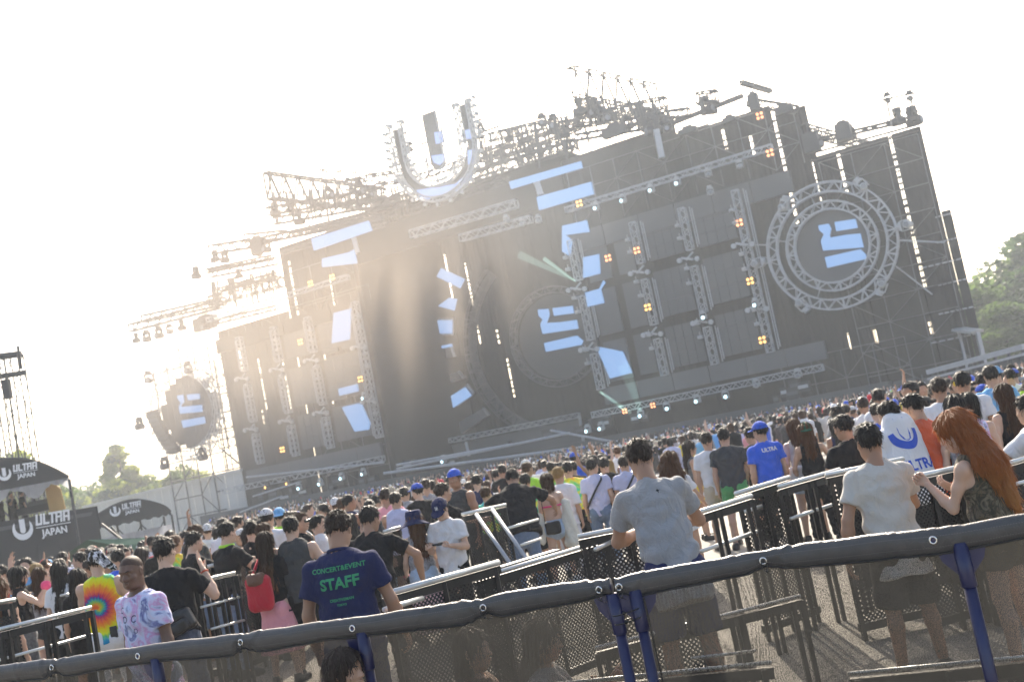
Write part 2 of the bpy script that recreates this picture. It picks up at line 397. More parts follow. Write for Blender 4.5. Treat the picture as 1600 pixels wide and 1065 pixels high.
def body_mesh(s, res=.014, hands=('relax', 'relax'), handup=(None, None), headkw=None, legs=True, feet=False, lod=0):
    k = s['k']; fem = s['fem']; b = s['b']; f_ = s['f']; Rt = s['Rt']
    def f(x, y, z):
        P = (x, y, z)
        d = ecap(P, s['pel'], s['waist'], (.150 if fem else .145)*k*b, (.118 if fem else .138)*k*b, 1.42, f_)
        d = smin(d, ecap(P, s['waist'], s['chest'], (.118 if fem else .138)*k*b, (.135 if fem else .162)*k*b, 1.45, f_), .05)
        shl = s['sh'][0]*.72+s['sh'][1]*.28; shr = s['sh'][1]*.72+s['sh'][0]*.28
        d = smin(d, cap(P, shl, shr, .056*k, .056*k), .06)
        d = smin(d, ecap(P, s['chest'], s['chest']+Rt @ V3(0, 0, .06*k), (.13 if fem else .16)*k*b, .12*k*b, 1.5, f_), .04)
        d = smin(d, cap(P, s['chest']+Rt @ V3(0, -.02, .1*k), s['hc']+s['Rh'] @ V3(0, -.03, -.06), .064*k, .050*k if not fem else .044*k), .035)
        sp = s['chest']+Rt @ V3(0, -.12*k, -.02)                     # spine groove
        if legs:
            d = smin(d, ell(P, s['pel']+V3(-.07*k, -.045*k, -.07*k), (.09*k, .1*k, .1*k)), .03)
            d = smin(d, ell(P, s['pel']+V3(.07*k, -.045*k, -.07*k), (.09*k, .1*k, .1*k)), .03)
        for i in (0, 1):
            if legs:
                l = cap(P, s['hip'][i], s['knee'][i], (.088 if fem else .085)*k, .055*k)
                m = s['knee'][i]*.68+s['ank'][i]*.32+V3(0, -.018*k, 0)
                l = smin(l, cap(P, s['knee'][i], m, .05*k, .054*k), .02); l = smin(l, cap(P, m, s['ank'][i], .052*k, .036*k), .02)
                fd = s['fd'][i]/np.linalg.norm(s['fd'][i]); a = s['ank'][i]
                l = smin(l, cap(P, a+V3(0, 0, -.045*k)-fd*.03, a+V3(0, 0, -.06*k)+fd*.13*k, .036*k, .024*k), .03)
                d = smin(d, l, .035)
            r = .9 if fem else 1.08
            a = smin(ell(P, s['sh'][i]+V3(0, 0, -.018), (.050*k*r, .054*k*r, .052*k*r)), cap(P, s['sh'][i], s['elb'][i], .045*k*r, .035*k*r), .03)
            bi = s['sh'][i]*.5+s['elb'][i]*.5
            a = smin(a, ell(P, bi, (.042*k*r,)*3), .03)
            fm = s['elb'][i]*.7+s['wri'][i]*.3
            a = smin(a, cap(P, s['elb'][i], fm, .037*k*r, .041*k*r), .02); a = smin(a, cap(P, fm, s['wri'][i], .040*k*r, .026*k*r), .02)
            d = smin(d, a, .03)
        return d
    pts = [s['hc'], s['pel'], *s['sh'], *s['elb'], *s['wri'], s['chest']+f_*.1, s['chest']-f_*.1]
    if legs: pts += [*s['knee'], *s['ank'], *(a+V3(0, .16, -.08) for a in s['ank'])]
    else: pts += [s['pel']-V3(0, 0, .15)]
    lo, hi = bounds(pts, .13)
    if not legs: lo[2] = s['pel'][2]-.12
    # cut the trunk's own head: the head is its own finer surface grown over the same neck
    parts = [nets(lo, hi, res, f)]
    hk = headkw or {}
    parts.append(xf(head_mesh(fem and hk.get('h', .0062) or hk.get('h', .0062), fem, hk.get('nose', 1.), hk.get('jaw', 1.)), s['Rh']*k**.4, s['hc']))
    if lod == 0:
        for i in (0, 1):
            w_ = s['ad'][i][1]; u = s['ad'][i][0]
            hint = handup[i] if handup[i] is not None else (0, 1, 0.05)
            R = basis(-w_, np.array(hint, float))        # z column = -forearm direction, y column = thumb side
            mir = i == 0
            Rm = R.copy()
            parts.append(xf(hand_mesh(hands[i]), Rm*k*(.9 if fem else 1.02), s['wri'][i], mir))
    return cat(parts)
def shirt_mesh(s, kind='tee', res=.013, hem=-.12, loose=1., seed=0., fold=1., sleeve=.62, neckr=.075):
    k = s['k']; fem = s['fem']; b = s['b']; f_ = s['f']; Rt = s['Rt']; up = Rt @ V3(0, 0, 1); rx = Rt @ V3(1, 0, 0)
    def f(x, y, z):
        P = (x, y, z); g = .014*loose
        hemc = s['pel']+up*hem*k
        gw = (.134 if fem else .152)*k*b
        d = ecap(P, hemc-up*.06, s['waist'], (.168 if fem else .172)*k*b+g*1.3, gw+g*.8, 1.33, f_)
        d = smin(d, ecap(P, s['waist'], s['chest'], gw+g*.8, (.142 if fem else .168)*k*b+g*.6, 1.42, f_), .05)
        shl = s['sh'][0]*.72+s['sh'][1]*.28; shr = s['sh'][1]*.72+s['sh'][0]*.28
        d = smin(d, cap(P, shl, shr, .066*k, .066*k)-.004, .06)
        d = smin(d, ecap(P, s['chest'], s['chest']+up*.06*k, (.137 if fem else .168)*k*b+.006, .125*k*b+.006, 1.48, f_), .04)
        d = smin(d, cap(P, s['chest']+up*.1*k, s['neck']+up*.02, .078*k, .058*k), .03)
        hd = -((P[0]-hemc[0])*up[0]+(P[1]-hemc[1])*up[1]+(P[2]-hemc[2])*up[2])
        hd = hd+.006*np.sin((P[0]*rx[0]+P[1]*rx[1])*28+seed)
        along = (P[0]*up[0]+P[1]*up[1]+P[2]*up[2]); lat = P[0]*rx[0]+P[1]*rx[1]+P[2]*rx[2]
        fo = np.sin(along*46+np.sin(lat*13+seed)*2.2+lat*17*np.sin(seed*3+1))*.5+np.sin(along*27-lat*24+seed*2+np.sin(P[1]*20)*1.2)*.5+.5*np.sin(lat*70+along*9+np.sin(along*15+seed)*1.5)*np.clip((s['waist']@up-along)*6, 0, 1)
        amp = .0095*fold*(.4+np.clip((s['chest'] @ up-along)*3.2, 0, 1))
        
        arm = 0
        for i in (0, 1):                                   # drag folds that run from the armpits towards the spine and down
            q = s['sh'][i]-up*.10*k; vx = (P[0]-q[0])*rx[0]+(P[1]-q[1])*rx[1]+(P[2]-q[2])*rx[2]; vz = (P[0]-q[0])*up[0]+(P[1]-q[1])*up[1]+(P[2]-q[2])*up[2]
            rr_ = np.sqrt(vx*vx+vz*vz)+1e-4; an_ = np.arctan2(vz, vx*(1 if i == 0 else -1))
            arm = arm+np.sin(an_*11+seed*2+i)*np.exp(-((rr_-.16)/.11)**2)
        d = d+fo*amp+arm*.0045*fold
        if kind == 'tee':
            for i in (0, 1):
                a = s['sh'][i]; u = s['ad'][i][0]; e = a+u*.285*k*sleeve
                rr = (.9 if fem else 1.08)*k; sl = smin(ell(P, a+np.array([0, 0, -.016]), (.057*rr, .06*rr, .056*rr)), cap(P, a, e+u*.05, .054*rr*(1+.04*loose), .048*rr*(1+.32*loose)), .03)
                pl = (P[0]-e[0])*u[0]+(P[1]-e[1])*u[1]+(P[2]-e[2])*u[2]
                sl = sl+.0042*fold*np.sin(pl*62+lat*40+along*22+seed)*np.clip(-pl*14, 0, 1)
                sl = np.maximum(sl, pl+.004*np.sin(lat*40))
                d = smin(d, sl, .035)
        else:                                            # tank: cut round the shoulders
            for i in (0, 1):
                a = s['sh'][i]; o = rx*(-1 if i == 0 else 1)
                c = a+o*.055*k-up*.03*k
                d = smax(d, -ecap(P, c-up*.06*k, c+up*.12*k, .085*k, .085*k, .55, f_), .01)
        nc = s['neck']+up*.035*k+f_*.02
        d = smax(d, -ell(P, nc, (neckr*k, neckr*k, neckr*.75*k)), .006)
        return smax(d, hd, .004)
    pts = [s['neck'], s['pel']+up*hem*k, *s['sh'], s['chest']+f_*.12, s['chest']-f_*.12, s['pel']+f_*.1, s['pel']-f_*.12, s['pel']+rx*.1, s['pel']-rx*.1]
    if kind == 'tee': pts += [s['sh'][i]+s['ad'][i][0]*.285*k*sleeve for i in (0, 1)]
    lo, hi = bounds(pts, .12)
    return nets(lo, hi, res, f)
def pants_mesh(s, kind='trousers', res=.014, length=1., loose=1., seed=0.):
    k = s['k']; fem = s['fem']; b = s['b']; f_ = s['f']
    def f(x, y, z):
        P = (x, y, z); g = .014*loose
        d = ecap(P, s['pel']-V3(0, 0, .06*k), s['waist'], (.160 if fem else .156)*k*b+g*.7, (.122 if fem else .142)*k*b+g*.5, 1.36, f_)
        for sg in (-1, 1): d = smin(d, ell(P, s['pel']+V3(sg*.07*k, -.047*k, -.075*k), (.1*k, .110*k, .110*k)), .03)
        zz = P[2]*(s['waist'][2]-s['pel'][2])+(P[1])*0
        d = np.maximum(d, P[2]-(s['pel'][2]+.09*k))
        if kind == 'skirt':
            r = np.sqrt(P[0]**2+(P[1]*1.15)**2); top = s['pel'][2]; bot = top-length*k
            t = np.clip((top-P[2])/(top-bot), 0, 1); an = np.arctan2(P[0], P[1])
            sk = r-(.165*k+t*.09*loose)-.010*np.sin(an*11+seed)*t-.006*np.sin(an*23)*t
            return smin(d, np.maximum(np.maximum(sk, bot-P[2]), P[2]-top), .02)
        for i in (0, 1):
            hp, kn, an = s['hip'][i], s['knee'][i], s['ank'][i]
            l = cap(P, hp, kn, .095*k+g*.5, .062*k+g)
            if kind == 'shorts':
                e = hp+(kn-hp)*length; u = (kn-hp)/np.linalg.norm(kn-hp)
                l = cap(P, hp, kn, .096*k+g*.5, .078*k+g*1.6)
                l = np.maximum(l, (P[0]-e[0])*u[0]+(P[1]-e[1])*u[1]+(P[2]-e[2])*u[2])
            else:
                e = kn+(an-kn)*.95
                l = smin(l, cap(P, kn, e, .06*k+g, .045*k+g), .03); l = np.maximum(l, e[2]-.01-P[2])
                l = l+.004*np.sin(P[2]*70+P[0]*25+seed)*np.clip((s['knee'][i][2]+.08-P[2])*8, 0, 1)
            l = l+.003*np.sin(P[2]*38+P[0]*30+seed)
            d = smin(d, l, .03)
        return d
    pts = [s['waist'], s['pel']+V3(.12, .12, 0), s['pel']-V3(.12, .14, 0), *s['knee'], *s['ank']]
    if kind == 'skirt': pts += [s['pel']+V3(.22, .22, 0), s['pel']-V3(.22, .22, 0)]
    lo, hi = bounds(pts, .12); 
    return nets(lo, hi, res, f)
def eyes_mb(s, k):
    mb = MB()
    for sg in (-1, 1):
        c = np.array([sg*.0302, .0752, .0005])
        n = 8
        for (r, off, m) in ((.0098, 0, 0), (.0052, .0028, 1)):
            vs = [c+V3(0, off+.007, 0)]+[c+V3(math.cos(a)*r*(1.25 if m == 0 else 1), off+.0038, math.sin(a)*r*(.45 if m == 0 else .8)) for a in [2*math.pi*i/n for i in range(n)]]
            mb.add([s['Rh']*k**.4 @ v+s['hc'] for v in vs], [(0, 1+(i+1) % n, 1+i) for i in range(n)], m)
    return mb
def brow_mb(s, k):
    mb = MB()
    for sg in (-1, 1):
        pts = [V3(sg*x, y, z) for x, y, z in ((.014, .0925, .02), (.030, .0865, .0255), (.046, .073, .021))]
        mb.tube([s['Rh']*k**.4 @ p+s['hc'] for p in pts], [.0032, .0035, .0015], 5)
    return mb
# ------------------------------------------------------------------ ground and air
def gz(x, y):                            # the field falls away gently towards the stage
    return -.6*min(1, max(0, (y-14)/40))
def ground():
    m = bpy.data.materials.new('pavement'); m.use_nodes = True; t = m.node_tree; L = t.links; b = t.nodes['Principled BSDF']
    tc = nn(t, 'ShaderNodeTexCoord')
    n1 = nn(t, 'ShaderNodeTexNoise'); n1.inputs['Scale'].default_value = .45; n1.inputs['Detail'].default_value = 8; n1.inputs['Roughness'].default_value = .65
    n2 = nn(t, 'ShaderNodeTexNoise'); n2.inputs['Scale'].default_value = 90; n2.inputs['Detail'].default_value = 3
    vo = nn(t, 'ShaderNodeTexVoronoi'); vo.inputs['Scale'].default_value = 140
    for n in (n1, n2, vo): L.new(tc.outputs['Object'], n.inputs['Vector'])
    r = nn(t, 'ShaderNodeValToRGB'); r.color_ramp.elements[0].position = .3; r.color_ramp.elements[0].color = (.20, .185, .16, 1); r.color_ramp.elements[1].position = .7; r.color_ramp.elements[1].color = (.30, .28, .245, 1)
    L.new(n1.outputs['Fac'], r.inputs[0])
    mx = nn(t, 'ShaderNodeMixRGB'); mx.blend_type = 'MULTIPLY'; mx.inputs[0].default_value = .55
    r2 = nn(t, 'ShaderNodeValToRGB'); r2.color_ramp.elements[0].position = .35; r2.color_ramp.elements[0].color = (.55, .55, .55, 1); r2.color_ramp.elements[1].position = .6
    L.new(n2.outputs['Fac'], r2.inputs[0]); L.new(r.outputs[0], mx.inputs[1]); L.new(r2.outputs[0], mx.inputs[2]); L.new(mx.outputs[0], b.inputs['Base Color'])
    b.inputs['Roughness'].default_value = .85
    bp = nn(t, 'ShaderNodeBump'); bp.inputs['Strength'].default_value = .5; bp.inputs['Distance'].default_value = .004
    L.new(vo.outputs['Distance'], bp.inputs['Height']); L.new(bp.outputs[0], b.inputs['Normal'])
    mb = MB(); ys = [-700, -20, 14, 24, 34, 44, 54, 120, 700]; xs = [-700, -100, -30, 0, 30, 100, 700]
    vs = [(x, y, gz(x, y)) for y in ys for x in xs]; n = len(xs)
    mb.add(vs, [(j*n+i, j*n+i+1, (j+1)*n+i+1, (j+1)*n+i) for j in range(len(ys)-1) for i in range(n-1)])
    tag(mb.build('ground', m, smooth=True), kind='structure')
ground()
HAZE = .00095
def haze():
    m = bpy.data.materials.new('haze'); m.use_nodes = True; t = m.node_tree; t.nodes.remove(t.nodes['Principled BSDF'])
    v = nn(t, 'ShaderNodeVolumePrincipled'); v.inputs['Color'].default_value = (.82, .90, 1, 1); v.inputs['Density'].default_value = HAZE; v.inputs['Anisotropy'].default_value = .35
    t.links.new(v.outputs[0], t.nodes['Material Output'].inputs['Volume'])
    mb = MB(); mb.box((0, 0, 23), (1404, 1404, 49.5))
    tag(mb.build('haze', m), kind='stuff')
haze()
def flare_veil(name, c, r, dens, col, ns, lab, an=.3):  # added soft volume standing in for lens flare and glow over the stage
    m = bpy.data.materials.new(name); m.use_nodes = True; t = m.node_tree; t.nodes.remove(t.nodes['Principled BSDF']); L = t.links
    v = nn(t, 'ShaderNodeVolumePrincipled'); v.inputs['Color'].default_value = (*col, 1); v.inputs['Anisotropy'].default_value = an
    tc = nn(t, 'ShaderNodeTexCoord'); ln = nn(t, 'ShaderNodeVectorMath', operation='LENGTH'); L.new(tc.outputs['Object'], ln.inputs[0])
    mr = nn(t, 'ShaderNodeMapRange', interpolation_type='SMOOTHSTEP'); mr.inputs[1].default_value = 1.; mr.inputs[2].default_value = .1; L.new(ln.outputs['Value'], mr.inputs[0])
    nz = nn(t, 'ShaderNodeTexNoise'); nz.inputs['Scale'].default_value = ns; nz.inputs['Detail'].default_value = 2; L.new(tc.outputs['Object'], nz.inputs[0])
    r2 = nn(t, 'ShaderNodeMapRange'); r2.inputs[1].default_value = .36; r2.inputs[2].default_value = .66; L.new(nz.outputs['Fac'], r2.inputs[0])
    a = nn(t, 'ShaderNodeMath', operation='MULTIPLY'); L.new(mr.outputs[0], a.inputs[0]); L.new(r2.outputs[0], a.inputs[1])
    b = nn(t, 'ShaderNodeMath', operation='MULTIPLY'); b.inputs[1].default_value = dens; L.new(a.outputs[0], b.inputs[0]); L.new(b.outputs[0], v.inputs['Density']); L.new(v.outputs[0], t.nodes['Material Output'].inputs['Volume'])
    try: m.cycles.volume_step_rate = 1.
    except Exception: pass
    mb = MB(); mb.box((0, 0, 0), (2, 2, 2)); o = mb.build(name, m); o.location = c; o.scale = r; o.rotation_euler.z = math.atan2(SE[1], SE[0]); tag(o, lab, 'flare_veil', kind='stuff')
_a = SP(450, 455, 36); _b = SP(790, 330, 36)
flare_veil('flare_veil', ST(_a[0], _a[1], 36), (27, 10, 17), .036, (1, .82, .66), .9, 'peach coloured lens flare veil added before the left half of the stage')  # lens flare built as a peach volume in the air
flare_veil('flare_veil', ST(_b[0], _b[1], 36), (15, 8, 12), .013, (.9, .95, 1), 1.8, 'grey glow veil added before the centre circle')  # glow at the upper centre put in as a grey volume
_c3 = SP(350, 610, 33)
flare_veil('flare_veil', ST(_c3[0], _c3[1], 33), (19, 8, 12), .042, (1, .88, .76), 1.5, 'thin pale flare veil added low before the left wing of the stage')  # pale flare over the lower left, added as a further volume

# ------------------------------------------------------------------ stage
BLACK = mat('black_scrim', (.013, .0135, .015), .9, var=.35, scale=.6, bump=.3, bscale=2)
ALU = mat('truss_aluminium', (.40, .41, .43), .45, .2, var=.2, scale=3)
DALU = mat('scaffold_tube', (.13, .13, .14), .5, .3, var=.2)
LED = mat('dark_led_panel', (.060, .064, .072), .5, var=.08, scale=.8)
LED2 = mat('fascia_panel', (.08, .085, .094), .55, var=.12, scale=1.)
BLUE = mat('lit_led', (.02, .03, .05), .5, emit=(.27, .52, 1.0), estr=.29)
LAMP = mat('lamp_housing', (.03, .03, .034), .5)
LAMPG = mat('lamp_housing_grey', (.42, .43, .44), .5)
AMB = mat('amber_lens', (.3, .2, .05), .3, emit=(1, .50, .14), estr=1.3)
CYAN = mat('cyan_lens', (.2, .3, .4), .3, emit=(.5, .85, 1.), estr=1.8)
ORG = mat('orange_lens', (.3, .12, .05), .3, emit=(1, .36, .16), estr=1.3)
GLASS = mat('dark_lens', (.2, .21, .23), .15)
E3 = Vector(SE); N3 = Vector(SN)
stage = empty('festival_stage', ST(37.5, -.6, 0), 0, 'huge black festival stage with stepped scrim walls and recessed centre behind the crowd', 'stage')
def sb(mb, name, mats, parent=None, smooth=False):
    o = mb.build(name, mats, stage if parent is None else parent, smooth)
    if parent is None: local(stage, o)
    return o
def trussmb(mb, A, B, w=.7, h=None, up=(0, 0, 1), step=None, c=.085, d=.055):
    A = Vector(A); B = Vector(B); h = w if h is None else h; dr = (B-A); L = dr.length; dr /= L; up = Vector(up)
    x = dr.cross(up).normalized(); z = x.cross(dr).normalized(); n = max(2, round(L/(step or w)))
    cs = [x*i*w/2+z*j*h/2 for i, j in ((-1, -1), (1, -1), (1, 1), (-1, 1))]
    for q in cs: mb.bar(A+q, B+q, c)
    for f in range(4):
        p, q = cs[f], cs[(f+1) % 4]
        for k in range(n):
            a = A+dr*(L*k/n); b = A+dr*(L*(k+1)/n)
            mb.bar(a+(p if k % 2 else q), b+(q if k % 2 else p), d)
    for e_ in (A, B):
        for f in range(4): mb.bar(e_+cs[f], e_+cs[(f+1) % 4], c)
    return mb
def ringtruss(mb, s, z, off, r0, r1, dp=.5, n=36, a0=0, a1=2*math.pi, c=.09):
    def P(r, a, o): return ST(s+r*math.cos(a), z+r*math.sin(a), off+o)
    A = [a0+(a1-a0)*i/n for i in range(n+1)]
    for r in (r0, r1):
        for o in (0, dp):
            for i in range(n): mb.bar(P(r, A[i], o), P(r, A[i+1], o), c)
    for i in range(n):
        mb.bar(P(r0 if i % 2 else r1, A[i], dp), P(r1 if i % 2 else r0, A[i+1], dp), .065)
        mb.bar(P(r0 if i % 2 else r1, A[i], 0), P(r1 if i % 2 else r0, A[i+1], 0), .065)
        if i % 3 == 0:
            mb.bar(P(r0, A[i], dp), P(r1, A[i], dp), .14); mb.bar(P(r0, A[i], 0), P(r0, A[i], dp), .07); mb.bar(P(r1, A[i], 0), P(r1, A[i], dp), .07)
def wall(s0, s1, zb, zt, off, gaps, name='scrim_panel', seedv=1):
    rnd = random.Random(seedv); gaps = sorted(g for g in gaps if s0+.3 < g[0] < s1-.3)
    eds = [s0]+[g[0] for g in gaps]+[s1]; gw = .12
    for i in range(len(eds)-1):
        a = eds[i]+(gw if i else 0); b = eds[i+1]-(gw if i < len(eds)-2 else 0)
        n = max(1, round((b-a)/4.2))
        for k in range(n):
            u = a+(b-a)*k/n; v = a+(b-a)*(k+1)/n; zz = zt(.5*(u+v)) if callable(zt) else zt
            mb = MB(); o = off+(k % 2)*.05+rnd.uniform(0, .012); m = 5                     # a cloth that hangs in slight folds
            ov = .03 if k < n-1 else 0
            us = [u+(v+ov-u)*j/(m*2) for j in range(m*2+1)]
            for j in range(m*2):
                o1 = o+(.05 if j % 2 else 0)*rnd.random(); o2 = o+(.05 if (j+1) % 2 else 0)*.5
                mb.prism([ST(us[j], zb, o1), ST(us[j+1], zb, o2), ST(us[j+1], zz, o2), ST(us[j], zz, o1)], N3*-.03)
            sb(mb, name, BLACK)
    for (s, z0, z1) in gaps:
        zz = zt(s) if callable(zt) else zt
        mb = MB()
        if z1 < zz: mb.box(ST(s, (z1+zz)/2, off-.06), (gw*2.6, .03, zz-z1), RS)
        mb.box(ST(s, (z0+zb)/2, off-.06), (gw*2.6, .03, z0-zb), RS)
        z = z0
        while z < z1:                                                     # lashings across the gap
            if rnd.random() < .85: mb.box(ST(s, z, off-.06), (gw*2.4, .03, rnd.uniform(.06, .34)), RS)
            z += rnd.uniform(.3, .8)
        x = s+rnd.uniform(-.05, .05); mb.bar(ST(x, z0, off-.1), ST(x, z1, off-.1), .07)
        sb(mb, 'scrim_lacing', BLACK)
RS = Matrix(((SE[0], SN[0], 0), (SE[1], SN[1], 0), (0, 0, 1)))
def gap(pts, off):
    a = SP(*pts[0], off); b = SP(*pts[1], off); return ((a[0]+b[0])/2, min(a[1], b[1]), max(a[1], b[1]))
F0 = -1.2
gf = [gap(p, F0) for p in (((1208, 173), (1244, 351)), ((1267, 249), (1281, 314)), ((1309, 234), (1323, 304)), ((1392, 209), (1443, 449)), ((563, 378), (575, 451)), ((591, 363), (606, 451)),
      ((449, 408), (468, 502)), ((494, 487), (520, 631)), ((515, 434), (523, 484)), ((532, 530), (540, 556)), ((371, 523), (378, 580)), ((403, 560), (418, 640)))]
for q in (((1130, 200), (1133, 235)), ((1173, 210), (1177, 245)), ((1325, 520), (1330, 545)), ((1366, 515), (1371, 537)), ((1451, 500), (1457, 522)), ((445, 560), (452, 640)), ((410, 640), (413, 662)), ((1060, 215), (1063, 232))): gf.append(gap(q, F0))
right_top = lambda s: 27.4 if s < 3.5 else (28.4 if s < 13 else 29.6)
wall(-9.1, -.05, -.6, 22.5, F0, gf, seedv=1)
wall(-.05, 24.6, -.6, right_top, F0-.15, gf, seedv=2)
wall(51.1, 61.8, -.6, 30.3, F0-.15, gf, seedv=3)
wall(61.8, 73.0, -.6, 22.8, F0, gf, seedv=4)
# recess
gb = [gap(p, -20.) for p in (((642, 395), (671, 550)), ((661, 385), (704, 605)), ((694, 398), (708, 466)), ((727, 411), (751, 537)), ((776, 515), (781, 538)), ((792, 560), (805, 620)))]
wall(14, 62, -.6, 33.5, -20., gb, seedv=5)
mb = MB(); mb.box(ST(51.2, 14.4, -10.75), (.12, 19.4, 30), RS); sb(mb, 'side_scrim', BLACK)
mb = MB(); mb.box(ST(24.5, 14.4, -10.75), (.12, 19.4, 30), RS); sb(mb, 'side_scrim', BLACK)
mb = MB()
mb.box(ST(37.8, 27.2, -1.2), (26.2, .3, 3.4), RS); sb(mb, 'header_scrim', BLACK)
mb = MB(); mb.box(ST(37.8, 30.4, -11), (28, 18.6, .25), RS); sb(mb, 'roof_deck', BLACK)
mb = MB(); mb.box(ST(37.8, .4, -9.5), (84, 18.5, 1.9), RS); mb.box(ST(37.8, .5, .6), (80, 2.4, 2.0), RS); sb(mb, 'stage_deck', LED)
# stepped end of the right wing
mb = MB()
for z0, z1, s1 in ((0, 4.6, -9.7), (4.6, 15.0, -9.9)): mb.box(ST((-9.15+s1)/2, (z0+z1)/2-.2, F0), (abs(s1+9.15), .3, z1-z0-.02), RS)
sb(mb, 'scrim_panel', BLACK)
for s0, s1, z0, z1 in ((-9.9, -8.6, 14.3, 14.5), (-9.9, -8.2, 12.2, 12.3), (-9.9, -7.5, 8.6, 8.75), (-9.9, -7, 6.2, 6.3), (-9.9, -6.5, 10.4, 10.5), (-9.9, -5.8, 3.9, 4.05)):
    mb = MB(); n = 6
    for k in range(n): mb.box(ST(s0+(s1-s0)*(k+.45)/n, (z0+z1)/2, F0+.35), ((s1-s0)/n*.75, .15, .12), RS)
    sb(mb, 'ledger', ALU)
# scaffold in front of the wing walls
def scaffold(s0, s1, z0, z1, off, ds=2.6, dz=2.1, m=DALU, r=.045, diag=True, name='scaffold_bay', seedv=3, fill=1.):
    rnd = random.Random(seedv); ns = max(1, round((s1-s0)/ds)); nz = max(1, round((z1-z0)/dz))
    for i in range(ns):
        a = s0+(s1-s0)*i/ns; b = s0+(s1-s0)*(i+1)/ns
        mb = MB(); mb.tube([ST(a, z0, off), ST(a, z1, off)], r*1.2, 5)
        if i == ns-1: mb.tube([ST(b, z0, off), ST(b, z1, off)], r*1.2, 5)
        for k in range(nz):
            za = z0+(z1-z0)*k/nz; zb = z0+(z1-z0)*(k+1)/nz
            if rnd.random() < fill: mb.tube([ST(a, zb, off+.06), ST(b, zb, off+.06)], r, 5)
            if diag and rnd.random() < .6*fill: mb.tube([ST(a, za, off+.1), ST(b, zb, off+.1)] if (i+k) % 2 else [ST(a, zb, off+.1), ST(b, za, off+.1)], r*.8, 5)
        sb(mb, name, m)
scaffold(-8.8, -.2, 0, 21.8, F0+.5, seedv=1)
scaffold(-4, 7, 0, 5, F0+.9, seedv=2); scaffold(51.6, 60.5, 1, 27, F0+.35, seedv=5, r=.04)
scaffold(1, 24, 22.2, 28, F0+.4, seedv=7, r=.05); scaffold(50, 71, 21, 23, F0+.4, seedv=8)
# left tower around the left circle
scaffold(73.6, 85.5, -.6, 22.4, -2.2, 2.4, 2.2, m=mat('scaffold_grey', (.06, .06, .065), .6), r=.085, seedv=9, fill=.8)
scaffold(74.2, 84, 9, 22, -5.5, 1.5, 1.3, m=MATS['scaffold_grey'], r=.06, seedv=10, fill=.75)
scaffold(73.3, 78, -.6, 20, -4, 1.2, 1.1, m=MATS['scaffold_grey'], r=.06, seedv=11, fill=.8)

# borders, fascias, columns
SL = (7.3, 12.6, 17.6, 24.3); SLm = (51.0, 57.7, 62.7, 68.0)
def fascia(s0, s1, z0, z1, off=.6, th=.5, m=LED2, n=6, name='fascia_panel'):
    for k in range(n):
        a = s0+(s1-s0)*k/n; b = s0+(s1-s0)*(k+1)/n
        mb = MB(); mb.box(ST((a+b)/2, (z0+z1)/2, off+(k % 2)*.02), (abs(b-a)-.05, th, z1-z0), RS); sb(mb, name, m)
fascia(2.5, 24.2, 4.5, 6.1); fascia(51.2, 70.5, 4.0, 5.6)
fascia(2.2, 24.6, 19.7, 21.7, .4, .4, LED)
fascia(51.2, 72, 19.9, 21.5, .4, .4, BLACK)
for s0, s1, z, w_ in ((3.0, 25.6, 3.8, .55), (50.8, 74.2, 3.8, .55), (3.1, 24, 24.0, .5), (51, 72, 24.0, .5)):
    mb = MB(); trussmb(mb, ST(s0, z, 1.2), ST(s1, z, 1.2), w_, step=.6); sb(mb, 'border_truss', ALU)
rng = random.Random(4)
nlight = [0]
_lm = {}
def light_meshes():
    if _lm: return _lm
    mb = MB(); mb.tube([(0, 0, .05), (0, 0, -.12)], .2, 10); mb.box((0, 0, -.16), (.46, .3, .12)); mb.box((-.25, 0, -.42), (.05, .2, .5)); mb.box((.25, 0, -.42), (.05, .2, .5)); _lm['yoke'] = mb.mesh('yoke')
    mb = MB(); mb.tube([(0, -.32, -.55), (0, -.28, -.55), (0, .05, -.55), (0, .26, -.55), (0, .3, -.55)], [.14, .2, .2, .16, .1], 12); mb.box((0, .1, -.38), (.2, .2, .06)); _lm['head'] = mb.mesh('head', True)
    mb = MB(); mb.tube([(0, -.345, -.55), (0, -.325, -.55)], .13, 12); _lm['lens'] = mb.mesh('lens')
    mb = MB(); mb.tube([(0, -.05, 0), (0, .03, 0)], .13, 10); _lm['quad'] = mb.mesh('quad')
    mb = MB(); mb.box((0, .12, 0), (.7, .16, .7)); mb.box((0, .26, 0), (.3, .14, .3)); _lm['back'] = mb.mesh('back')
    mb = MB(); mb.box((0, 0, 0), (.42, .5, .3)); mb.tube([(-.1, -.27, 0), (.1, -.27, 0)], .1, 8); mb.bar((0, 0, .1), (0, 0, .5), .06); _lm['strobe'] = mb.mesh('strobe')
    for k, m in _lm.items(): m.materials.append(LAMP)
    return _lm
RZ = math.atan2(SE[1], SE[0])+math.pi
def slight(p, lit=None, where='', sc=1., tilt=0., flip=False, housing=None, group='moving lights hung along the stage trusses'):
    lm = light_meshes(); t = {'c': 'glowing pale blue', 'a': 'glowing amber', None: 'unlit dark', 'g': 'unlit grey'}[lit]
    r = empty('stage_light', p, RZ+tilt, f'{t} moving head stage light {where}', 'stage light', f'{t} stage lights {where}')
    r.scale = (sc,)*3
    if flip: r.rotation_euler = (math.pi, 0, RZ+tilt)
    hm = housing or (LAMPG if lit in ('c', 'g') else LAMP)
    link('yoke', lm['yoke'], r, [hm]); h = link('head', lm['head'], r, [hm]); link('lens', lm['lens'], h, [{'c': CYAN, 'a': AMB, None: GLASS, 'g': GLASS}[lit]])
    return r
